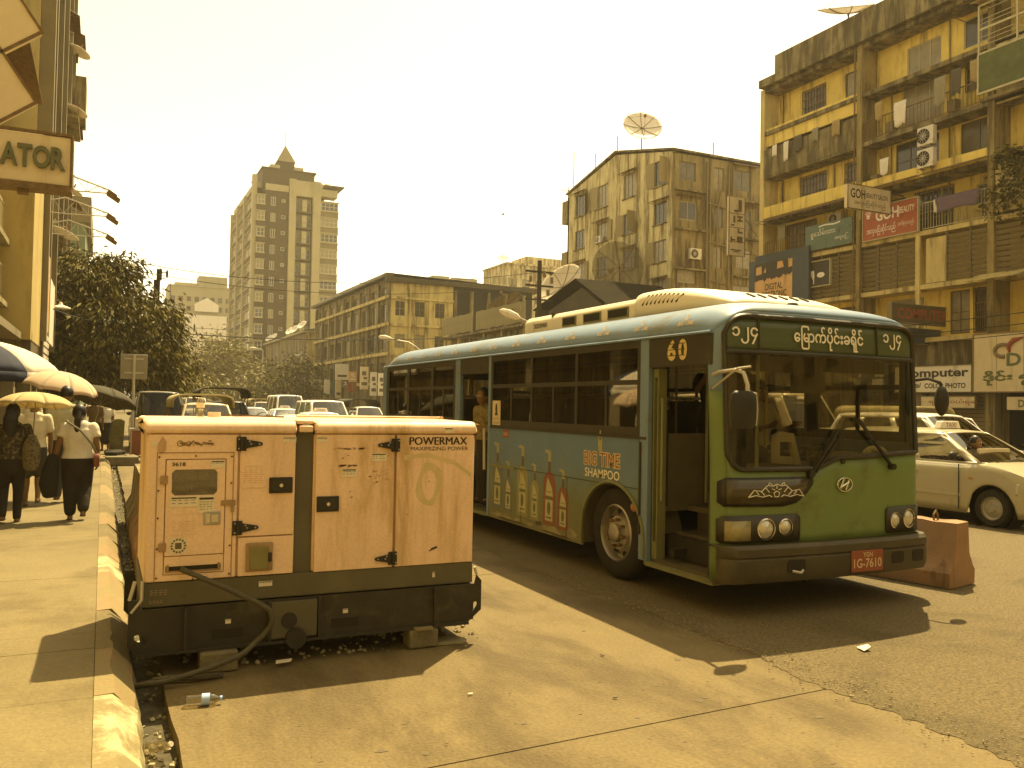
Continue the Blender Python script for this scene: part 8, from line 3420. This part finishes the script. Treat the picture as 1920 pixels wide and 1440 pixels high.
    if not seated:
        for q in 'LR':
            an = P['ank' + q]
            mb = MB()
            limb(mb, [an + Vector((0, .025 * H, -.041 * H)), an + Vector((0, -.04 * H, -.041 * H)), an + Vector((0, -.09 * H, -.043 * H))], [(.024 * H, .006 * H), (.026 * H, .006 * H), (.025 * H, .005 * H)])
            mb.beam(an + Vector((-.022 * H, -.05 * H, -.022 * H)), an + Vector((.022 * H, -.05 * H, -.022 * H)), .012 * H)
            mb.build('sandal', m_sole, t)
    if cap:
        mb = MB()
        mb.ball(hp + Vector((0, .008 * H, .035 * H)), (.062 * H, .07 * H, .05 * H), 14, 8)
        mb.box(hp.x - .045 * H, hp.y - .12 * H, hp.z + .035 * H, hp.x + .045 * H, hp.y - .04 * H, hp.z + .042 * H)
        mb.build('cap', cap, t)
    return t


PI = math.pi
c_white = cloth_mat('white', (.66, .61, .50))
c_tee = cloth_mat('yellow_white', (.64, .56, .38))
c_dark = cloth_mat('dark', (.035, .028, .02))
c_flor = cloth_mat('floral', (.055, .042, .028), (.26, .21, .14), 22)
c_jean = cloth_mat('dark_shorts', (.07, .06, .05))
c_grey = cloth_mat('pale_shirt', (.50, .47, .40), (.42, .39, .32), 3)
c_brown = cloth_mat('brown', (.16, .11, .06))
wk = dict(kneeL=(.055, -.035, .285), ankL=(.052, .06, .075), kneeR=(-.055, -.02, .275), ankR=(-.05, -.03, .045))
wk2 = dict(kneeR=(-.055, -.045, .285), ankR=(-.052, .07, .085), kneeL=(.055, -.02, .275), ankL=(.05, -.02, .045))

p1_ = person('woman in a white top and dark trousers with a long ponytail, walking away', (-.27, 12.55, .2), 1.50, PI, {**wk2, 'elL': (.155, .01, .65), 'wrL': (.19, -.035, .50), 'elR': (-.15, .02, .64), 'wrR': (-.15, -.06, .50)}, c_white, c_dark, 'pony', 1.22, .5, .93, bot_w=1.1, group='pedestrians on the pavement')
bg = thing('shoulder_bag', 'small red bag on a grey strap across the white-topped woman', 'bag', (-.05, 12.42, .98), PI, abs=False)
mb = MB()
mb.prism([(-.06, -.08), (.06, -.08), (.075, .05), (.05, .09), (-.05, .09), (-.075, .05)], lambda p, t: (t, p[0], p[1]), -.035, .035)
mb.build('pouch', flat('dark_red_leather', (.26, .08, .05), .5), bg, bev=.012)
mb = MB()
mb.tube([(0, -.03, .09), (.06, .045, .22), (.20, .075, .40), (.34, .04, .50), (.36, -.06, .52)], .017, 6)
mb.build('strap', flat('grey_strap', (.22, .20, .15), .7), bg)
mb = MB()
pts = [(0, .02, 0), (.01, .0, -.12), (.02, -.01, -.26), (.01, 0, -.40)]
o = MB()
limb(o, [Vector((-.56, 12.55, 1.02)), Vector((-.585, 12.54, .85)), Vector((-.60, 12.53, .68)), Vector((-.585, 12.53, .55))], [(.07, .05), (.10, .07), (.115, .08), (.09, .06)])
tag(o.build('carry_bag', cloth_mat('black_bag', (.03, .025, .018)), None), 'large dark bag hanging at the left of the white-topped woman', 'bag')

person('slim woman in a dark floral top and leggings at the left edge, walking away', (-1.02, 12.5, .2), 1.50, PI, {**wk, 'elR': (-.14, -.02, .66), 'wrR': (-.06, -.12, .72), 'elL': (.14, 0, .64)}, c_flor, c_dark, 'long', .92, 1.2, 1.0, group='pedestrians on the pavement')
bg = thing('backpack', 'floral backpack hanging at the side of the slim dark-dressed woman', 'bag', (-.80, 12.42, 1.08), PI, abs=False)
mb = MB()
limb(mb, [(0, 0, -.17), (0, 0, -.05), (0, 0, .1), (0, 0, .2)], [(.09, .06), (.11, .075), (.10, .07), (.06, .05)])
mb.build('pack', cloth_mat('floral_pack', (.20, .16, .10), (.05, .04, .03), 26), bg)
mb = MB()
mb.tube([(.05, .03, .2), (.08, .06, .32), (.15, .0, .36), (.12, -.06, .2)], .012, 5)
mb.build('strap', c_dark, bg)
person('person in a yellowish T-shirt and knee-length dark shorts under the yellow umbrella', (-.90, 14.3, .2), 1.60, PI, {**wk2, 'elL': (.15, .02, .64), 'elR': (-.14, 0, .64)}, c_tee, c_jean, 'short', 1.05, .6, .42, bot_w=1.15, group='pedestrians on the pavement')
person('tall man in a pale shirt carrying the peach umbrella', (-.50, 14.75, .2), 1.76, PI, {**wk, 'elL': (.13, -.06, .66), 'wrL': (.09, -.14, .78)}, c_grey, c_jean, 'short', 1.12, .6, 1.0, group='pedestrians on the pavement')
person('street vendor in a white shirt and dark skirt standing by the kerb', (.10, 28.7, .2), 1.58, R(200), None, c_white, c_dark, 'bun', 1.0, .6, .35, True, group='people farther along the pavement', vox=.018)
person('dim figure with a bag behind the white-shirted vendor', (-.20, 27.6, .2), 1.62, R(170), wk, c_brown, c_dark, 'short', 1.0, .6, 1.0, group='people farther along the pavement', vox=.018)
person('passer-by in a tan shirt half hidden by the parasol stall', (-1.5, 22.5, .2), 1.66, PI, wk2, c_tee, c_jean, 'short', 1.0, .6, 1.0, group='people farther along the pavement', vox=.018)
person('person in a white T-shirt outside the shop under the curled-emblem sign', (33.9, 19.5, 0.0), 1.45, R(-60), None, c_white, c_dark, 'short', 1.0, .5, 1.0, group='people farther along the pavement', vox=.02)


# passengers and drivers
def seatpos(x, y):
    return (B0.x + x, B0.y + y, .83 + .40 - .50 * 1.6 + .04)


person('bus driver in a pale shirt at the steering wheel', (B0.x + .35, B0.y + 1.45, .88 + .42 - .8), 1.62, 0, {'elL': (.13, -.10, .66), 'wrL': (.10, -.24, .70), 'elR': (-.13, -.10, .66), 'wrR': (-.10, -.24, .70)}, c_grey, c_jean, 'short', 1.1, .6, 1.0, seated=True, group='people in the bus', cap=c_dark, vox=.018)
mb = MB()
mb.box(-.25, -.2, -.12, .25, .25, 0)
mb.prism([(.2, -.05), (.32, -.05), (.40, .75), (.30, .78)], lambda p, t: (t, p[0], p[1]), -.24, .24)
mb.box(-.2, -.15, -.46, .2, .2, -.12)
o = mb.build('driver_seat', m_bseat, bus, bev=.03)
o.location = (.35, 1.45, 1.28)
person('passenger in dark clothes standing left inside the bus front door', (B0.x + .05, B0.y + 1.75, .83), 1.62, R(-30), {'elR': (-.14, -.06, .72), 'wrR': (-.06, -.12, .86)}, c_dark, c_dark, 'short', 1.05, .6, 1.0, group='people in the bus', vox=.018)
person('passenger in a brown shirt standing right inside the bus front door', (B0.x - .25, B0.y + .98, .83), 1.58, R(200), None, c_brown, c_dark, 'short', 1.05, .6, 1.0, group='people in the bus', vox=.018)
person('passenger in an orange shirt on the front step of the bus', (B0.x + .40, B0.y + 2.1, .83), 1.5, R(60), None, cloth_mat('orange', (.34, .15, .05)), c_dark, 'bun', 1.1, .6, 1.0, True, group='people in the bus', vox=.018)
person('passenger in a tan print shirt leaning out at the rear bus door', (B0.x - 1.02, B0.y + 5.55, .42), 1.62, R(-75), {'elL': (.14, -.05, .70), 'wrL': (.16, -.12, .62)}, cloth_mat('tan_print', (.30, .23, .12), (.12, .09, .05), 14), c_dark, 'short', 1.1, .6, 1.0, True, group='people in the bus', vox=.018, lean=.12)
for i, (x, y, m_, lab) in enumerate(((-.78, 3.35, c_dark, 'seated passenger in dark clothes at the third bus window'), (-.78, 4.15, c_tee, 'seated passenger in a yellow-white shirt near the window poster'), (.78, 2.7, c_brown, 'seated passenger on the far side of the bus, brown shirt'), (-.78, 7.55, c_grey, 'seated passenger in a pale shirt behind the rear door'), (-.78, 8.35, c_white, 'seated passenger in white near the rear bus corner'), (.78, 4.3, c_dark, 'seated passenger on the far side of the bus, dark shirt'))):
    person(lab, (B0.x + x, B0.y + y, 1.23 - .50 * 1.58 + .07), 1.58, R(6 * (i - 2)), None, m_, c_jean, ('short', 'bun', 'long')[i % 3], 1.0, .6, 1.0, seated=True, group='people in the bus', vox=.02)
person('taxi driver in a white shirt behind the side window', (13.2, 9.55, .47 - .50 * 1.5 + .2), 1.5, 0, {'elL': (.13, -.1, .66), 'wrL': (.1, -.22, .68)}, c_white, c_jean, 'short', 1.05, .6, 1.0, seated=True, group='people in cars', vox=.016)

# ============================================================ UMBRELLAS
m_shaft = flat('umbrella_shaft', (.35, .31, .24), .4, .6)


def umbrella(label, apex, r, mats, name='umbrella', n=8, sag=.42, shaft=.75, tilt=(0, 0), group='umbrellas on the pavement', scallop=.05, valance=0.0, cat='umbrella', foot=None, rot=.3):
    t = thing(name, label, cat, apex, 0, group, abs=False)
    t.rotation_euler = (tilt[0], tilt[1], rot)
    for k in range(n):
        a0, a1 = 2 * PI * k / n, 2 * PI * (k + 1) / n
        mb = MB()

        def f(u, v):
            a = a0 + (a1 - a0) * u
            q = v * PI / 2 * .78
            rad = r * math.sin(q) / math.sin(PI / 2 * .78)
            rad *= 1 - .055 * math.sin(PI * u) * v
            z = -r * sag * (1 - math.cos(q)) / (1 - math.cos(PI / 2 * .78)) + scallop * r * math.sin(PI * u) * v * v
            return (rad * math.cos(a), rad * math.sin(a), z)
        mb.grid(f, 6, 8)
        if valance:
            mb.grid(lambda u, v: (f(u, 1)[0] * 1.002, f(u, 1)[1] * 1.002, f(u, 1)[2] - valance * v), 6, 1)
        o = mb.build('canopy_panel', mats[k % len(mats)], t, sharp=70, solid=False)
        o.modifiers.new('thickness', 'SOLIDIFY').thickness = .004
        m2 = MB()
        m2.tube([tuple(Vector(f(0, v)) - Vector((0, 0, .008))) for v in (.05, .3, .55, .8, 1.0)], .004 * max(1, r), 5)
        m2.tube([(0, 0, -r * .55), tuple(Vector(f(0, .55)) - Vector((0, 0, .01)))], .003 * max(1, r), 4)
        m2.build('rib', m_shaft, t)
    mb = MB()
    mb.cyl((0, 0, .09 * max(.6, r)), (0, 0, -shaft), .008 * max(1, r * 1.6), n=8)
    mb.build('shaft', m_shaft, t)
    mb = MB()
    if foot is None:
        mb.tube([(0, 0, -shaft), (0, 0, -shaft - .08), (.02, 0, -shaft - .11), (.045, 0, -shaft - .09)], .013, 7)
        mb.build('handle', m_blk, t)
    return t


def um_cloth(n, c):
    m = M('umbrella_' + n, c, .8, var=.05, scale=4)
    b = m.node_tree.nodes['Principled BSDF']
    tr = m.node_tree.nodes.new('ShaderNodeBsdfTranslucent')
    tr.inputs[0].default_value = (*c, 1)
    mx = m.node_tree.nodes.new('ShaderNodeMixShader')
    mx.inputs[0].default_value = .35
    out = m.node_tree.nodes['Material Output']
    m.node_tree.links.new(b.outputs[0], mx.inputs[1])
    m.node_tree.links.new(tr.outputs[0], mx.inputs[2])
    m.node_tree.links.new(mx.outputs[0], out.inputs[0])
    return m


u_yel = um_cloth('yellow', (.66, .55, .30))
u_peach = um_cloth('peach', (.74, .60, .44))
u_dark = um_cloth('dark', (.11, .095, .065))
u_navy = um_cloth('navy', (.05, .06, .13))
u_wht = um_cloth('white', (.76, .72, .64))
a_ = PY(68, 736, 12.75)
umbrella('pale yellow umbrella held over the two people on the left', a_, .475, [u_yel], shaft=.62, tilt=(R(-4), R(3)), sag=.40)
a_ = PY(122, 698, 15.2)
umbrella('pale peach umbrella held up behind the tall man', a_, .56, [u_peach], shaft=.66, tilt=(R(8), R(9)), sag=.52)
a_ = PY(196, 727, 25.0)
dk = umbrella('dark vendor umbrella tilted on a pole planted in a concrete block', a_, .93, [u_dark], shaft=2.0, tilt=(R(-6), R(15)), sag=.42, foot=1, n=8)
a_ = Vector((-2.1, 16.4, 2.76))
pr = umbrella('big navy and white shop parasol lettered T and IMPT', a_, 1.46, [u_wht, u_navy], name='parasol', cat='parasol', shaft=2.56, tilt=(0, R(2)), sag=.36, foot=1, valance=.16, scallop=0.0, rot=R(-45), n=8)
for k, (s_, m_) in enumerate((('IMPT', 0), ('T', 0)) * 4):
    a = 2 * PI * (k + .5) / 8
    rr = 1.46 * math.cos(PI / 8) * 1.013 * .985
    lettering(s_, pr, (rr * math.cos(a), rr * math.sin(a), -.36 * 1.46 - .075), .12 if len(s_) == 1 else .42, .11, m_ink if len(s_) > 1 else flat('pale_print', (.7, .66, .6), .6), a + PI / 2, .02)
mb = MB()
mb.lathe([(.26, 0), (.26, .06), (.05, .10), (.03, .3)], (-2.1, 16.4, .2), n=18)
mb.v = [(x + 2.1, y - 16.4, z - 2.76) for x, y, z in mb.v]
mb.build('foot', m_conb, pr)

# ============================================================ STREET CLUTTER
mb = MB()
s = thing('road_sign', 'blank grey back of a square road sign on a white post', 'road sign', (.88, 30, .0))
mb.box(.48, 29.96, 2.42, 1.28, 29.99, 3.22)
mb.build('plate', M('sign_back_grey', (.28, .25, .18), .5, .2, var=.08, scale=2), s, bev=.01)
mb = MB()
mb.cyl((.88, 29.93, 0), (.88, 29.93, 3.2), .045, n=10)
mb.build('post', m_galv, s)
mb = MB()
for z in (2.6, 3.05):
    mb.box(.6, 29.925, z, 1.16, 29.958, z + .05)
mb.build('clamp', m_galv, s)
bn = thing('crate', 'red upright crate with a metal rim behind the generator', 'crate', (1.0, 28.2, 0.0))
mb = MB()
mb.box(.78, 28, .05, 1.32, 28.5, .86)
mb.build('body', M('faded_red_plastic', (.42, .15, .09), .6, var=.1, scale=3), bn, bev=.02)
mb = MB()
mb.box(.76, 27.98, .84, 1.34, 28.52, .90)
for x in (.80, 1.30):
    mb.box(x - .02, 27.975, .05, x + .02, 28.0, .84)
mb.build('rim', m_galv, bn)
jc = thing('jerrycan', 'white plastic jerrycan standing on the red crate', 'jerrycan', (1.08, 28.25, .90))
mb = MB()
mb.box(.90, 28.12, .905, 1.24, 28.38, 1.22)
mb.build('tank', m_wsign, jc, bev=.05, seg=3)
mb = MB()
mb.cyl((.98, 28.25, 1.22), (.98, 28.25, 1.29), .035, n=10)
mb.build('cap', m_blk, jc)
mb = MB()
mb.tube([(1.06, 28.25, 1.2), (1.08, 28.25, 1.28), (1.17, 28.25, 1.28), (1.19, 28.25, 1.2)], .014, 6)
mb.build('handle', m_wsign, jc)
mb = MB()
mb.prism([(.20, .2), (.56, .2), (.60, 1.16), (.50, 1.22), (.32, 1.2), (.24, 1.12)], lambda p, t: (p[0], t, p[1]), 27.0, 27.25)
tag(mb.build('concrete_post', M('mossy_concrete', (.17, .15, .07), .9, var=.25, scale=4, col2=(.30, .26, .15), amt=.4, s2=3), None, bev=.03), 'short mossy green concrete slab standing by the kerb', 'concrete post')
mb = MB()
mb.box(.1, 25.0, .004, .92, 25.5, .24)
tag(mb.build('concrete_block', m_conb, None, bev=.02), 'low concrete block the dark umbrella stands in', 'concrete block')
rg = random.Random(8)
for k in range(9):
    x, y = rg.uniform(.75, 1.5), rg.uniform(25.8, 27.6)
    mb = MB()
    s_ = rg.uniform(.12, .26)
    mb.obox((x, y, s_ * .35), (s_ * 1.6, s_, s_ * .7), Matrix.Rotation(rg.uniform(0, 3), 3, 'Z') @ Matrix.Rotation(rg.uniform(-.2, .2), 3, 'X'))
    tag(mb.build('broken_brick', m_conb if k % 2 else m_kred, None, bev=.01), ('biggest', 'reddish end', 'flat', 'tilted', 'half-buried', 'small grey', 'nearest', 'farthest', 'middle')[k] + ' lump in the heap of broken bricks beside the red crate', 'brick', 'heap of broken bricks')
mb = MB()
for k in range(5):
    mb.obox((.25 + .1 * (k % 3), 25.9 + .25 * k, .28), (.34, .28, .12), Matrix.Rotation(k, 3, 'Z'))
tag(mb.build('dark_bundle', c_dark, None, bev=.05), 'dark bundle of cloth beside the mossy slab', 'bundle')


def barrier(label, loc, rz, L_, prof, mat, top, loops):
    t = thing('concrete_barrier', label, 'barrier', loc, rz, None, abs=False)
    n = max(4, int(L_ / .12))
    mb = MB()
    pts = prof + [(-x, z) for x, z in reversed(prof)]
    vs = []
    rgl = random.Random(len(label))
    for i in range(n + 1):
        for x, z in pts:
            j = rgl.uniform(-.006, .006)
            vs.append((x + j, L_ * i / n, z + (rgl.uniform(-.012, .006) if z > .5 else 0)))
    k = len(pts)
    fs = [(i * k + j, i * k + (j + 1) % k, (i + 1) * k + (j + 1) % k, (i + 1) * k + j) for i in range(n) for j in range(k)]
    fs += [tuple(range(k - 1, -1, -1)), tuple(range(n * k, n * k + k))]
    mb.add(vs, fs)
    mb.build('block', mat, t, sharp=28)
    if top:
        mb = MB()
        w, h = prof[-1]
        mb.box(-w + .015, .03, h + .001, w - .015, L_ - .03, h + .012)
        mb.build('white_top', top, t)
    for y in loops:
        mb = MB()
        h = prof[-1][1]
        mb.tube([(-.04, y, h - .03), (-.045, y, h + .05), (0, y, h + .09), (.045, y, h + .05), (.04, y, h - .03)], .011, 6)
        mb.build('lifting_loop', m_rust, t)
    return t


m_bred = M('barrier_red', (.42, .245, .16), .85, var=.14, scale=3, col2=(.17, .11, .07), amt=.45, streak=1, s2=3.0, bump=.3)
barrier('worn red concrete barrier block with a wire loop, at the bus front corner', (8.08, 5.98, .012), R(12), 1.35, [(.27, 0), (.275, .15), (.235, .19), (.15, .33), (.12, .66)], m_bred, None, (.28, 1.1))
bb = barrier('red-sided barrier with a white scribbled top, behind the generator', (.62, 9.6, .0), 0, 2.4, [(.27, 0), (.27, .2), (.19, .35), (.15, .80)], m_bred, m_kwht, (.4, 2.0))
mb = MB()
for y0 in (.0, ):
    mb.box(-.20, -.02, .42, .20, .0, .80)
mb.build('white_patch', m_kwht, bb)
mb = MB()
for k in range(3):
    c = (-.06 + .07 * k, -.03, .52 + .06 * k)
    mb.tube([(c[0] + .05 * math.cos(a), c[1], c[2] + .06 * math.sin(a)) for a in [i * .7 for i in range(9)]], .006, 4)
mb.tube([(-.25, .2, .86), (.2, .3, .88)], .012, 5)
mb.build('scribble', m_ink, bb)
b2 = barrier('dark weathered barrier standing behind the scribbled one', (.62, 12.3, .0), 0, 2.0, [(.27, 0), (.27, .2), (.19, .35), (.15, .80)], m_mould, None, (1.0,))
mb = MB()
mb.prism([(7.02, 3.85), (7.1, 3.86), (7.13, 3.92), (7.05, 3.95)], lambda p, t: (p[0] - 1.85, p[1] + .78, t + (.02 if p[0] > 7.08 else 0)), .014, .018)
tag(mb.build('paper_scrap', m_wsign, None), 'white paper scrap on the asphalt before the bus', 'paper scrap')
for k in range(7):
    x, y = ((2.9, 4.5), (1.7, 3.4), (3.3, 5.3), (2.1, 4.9), (5.2, 4.9), (1.1, 3.0), (6.9, 4.2))[k]
    mb = MB()
    mb.obox((x, y, .012 if x < 4.3 else .02), (.03, .012, .006), Matrix.Rotation(k, 3, 'Z'))
    tag(mb.build('litter', m_wsign if k % 2 else m_frd, None), 'tiny scrap of litter on the road', 'litter', 'scraps on the road')
# bird over the far roofs
bd = thing('bird', 'tiny dark bird in flight in the open sky', 'bird', PD(942, 403, 90), abs=False)
mb = MB()
limb(mb, [(-.2, 0, 0), (0, 0, .03), (.2, 0, .02)], [.02, .06, .03], ref=(0, 1, 0), n=8)
mb.grid(lambda u, v: ((v - .5) * .16, (u - .5) * .7, .16 * abs(u - .5) * 2 - .02), 8, 1)
mb.build('body', m_blk, bd)

# ============================================================ BUILDINGS OUT OF FRAME THAT CLOSE THE STREET BEHIND
def plain_block(label, F, W, H, depth, mat, nx, rows):
    t = thing('apartment_building', label, 'building', F[0])
    pitch = W / nx
    hol = [(pitch * (i + .25), z, pitch * (i + .75), z + 1.7) for i in range(nx) for z in rows]
    mb = MB()
    facade(mb, F, W, H, hol, .3)
    mb.build('wall', mat, t)
    mb = MB()
    fbox(mb, F, .1, .35, .1, W - .1, depth, H)
    mb.build('interior', m_dark, t)
    for a, b, c, e in hol:
        window(t, F, (a + c) / 2, b, c - a, e - b, .15, 2, 1, mat=m_frd)


plain_block('stained block on the near left pavement, out of the frame', ((XL - .4, -54, .2), FR_), 63, 22, 8, m_lw, 12, [4.2, 7.5, 10.8, 14.1, 17.4])
plain_block('stained block farther along the right side, out of the frame', ((XR, 10, .15), FX), 63, 22, 9, m_ysh, 12, [4.2, 7.5, 10.8, 14.1, 17.4])
plain_block('dark old block closing the cross street, out of the frame', ((40, -52, .15), PI), 64, 24, 10, m_stain2, 12, [4.2, 7.5, 10.8, 14.1, 17.4, 20.4])

# ============================================================ DUSTY AIR
hz = MB()
hz.box(-430, -70, -2.0, 510, 1310, 66)
ho = hz.build('haze', None, None, solid=True)
ho.data.materials.clear()
mh = bpy.data.materials.new('dusty_air')
mh.use_nodes = True
nth = mh.node_tree
nth.nodes.clear()
oh = nth.nodes.new('ShaderNodeOutputMaterial')
vh = nth.nodes.new('ShaderNodeVolumePrincipled')
vh.inputs['Color'].default_value = (.92, .85, .68, 1)
vh.inputs['Density'].default_value = .00045
vh.inputs['Anisotropy'].default_value = .3
nth.links.new(vh.outputs[0], oh.inputs['Volume'])
ho.data.materials.append(mh)
ho['kind'] = 'stuff'
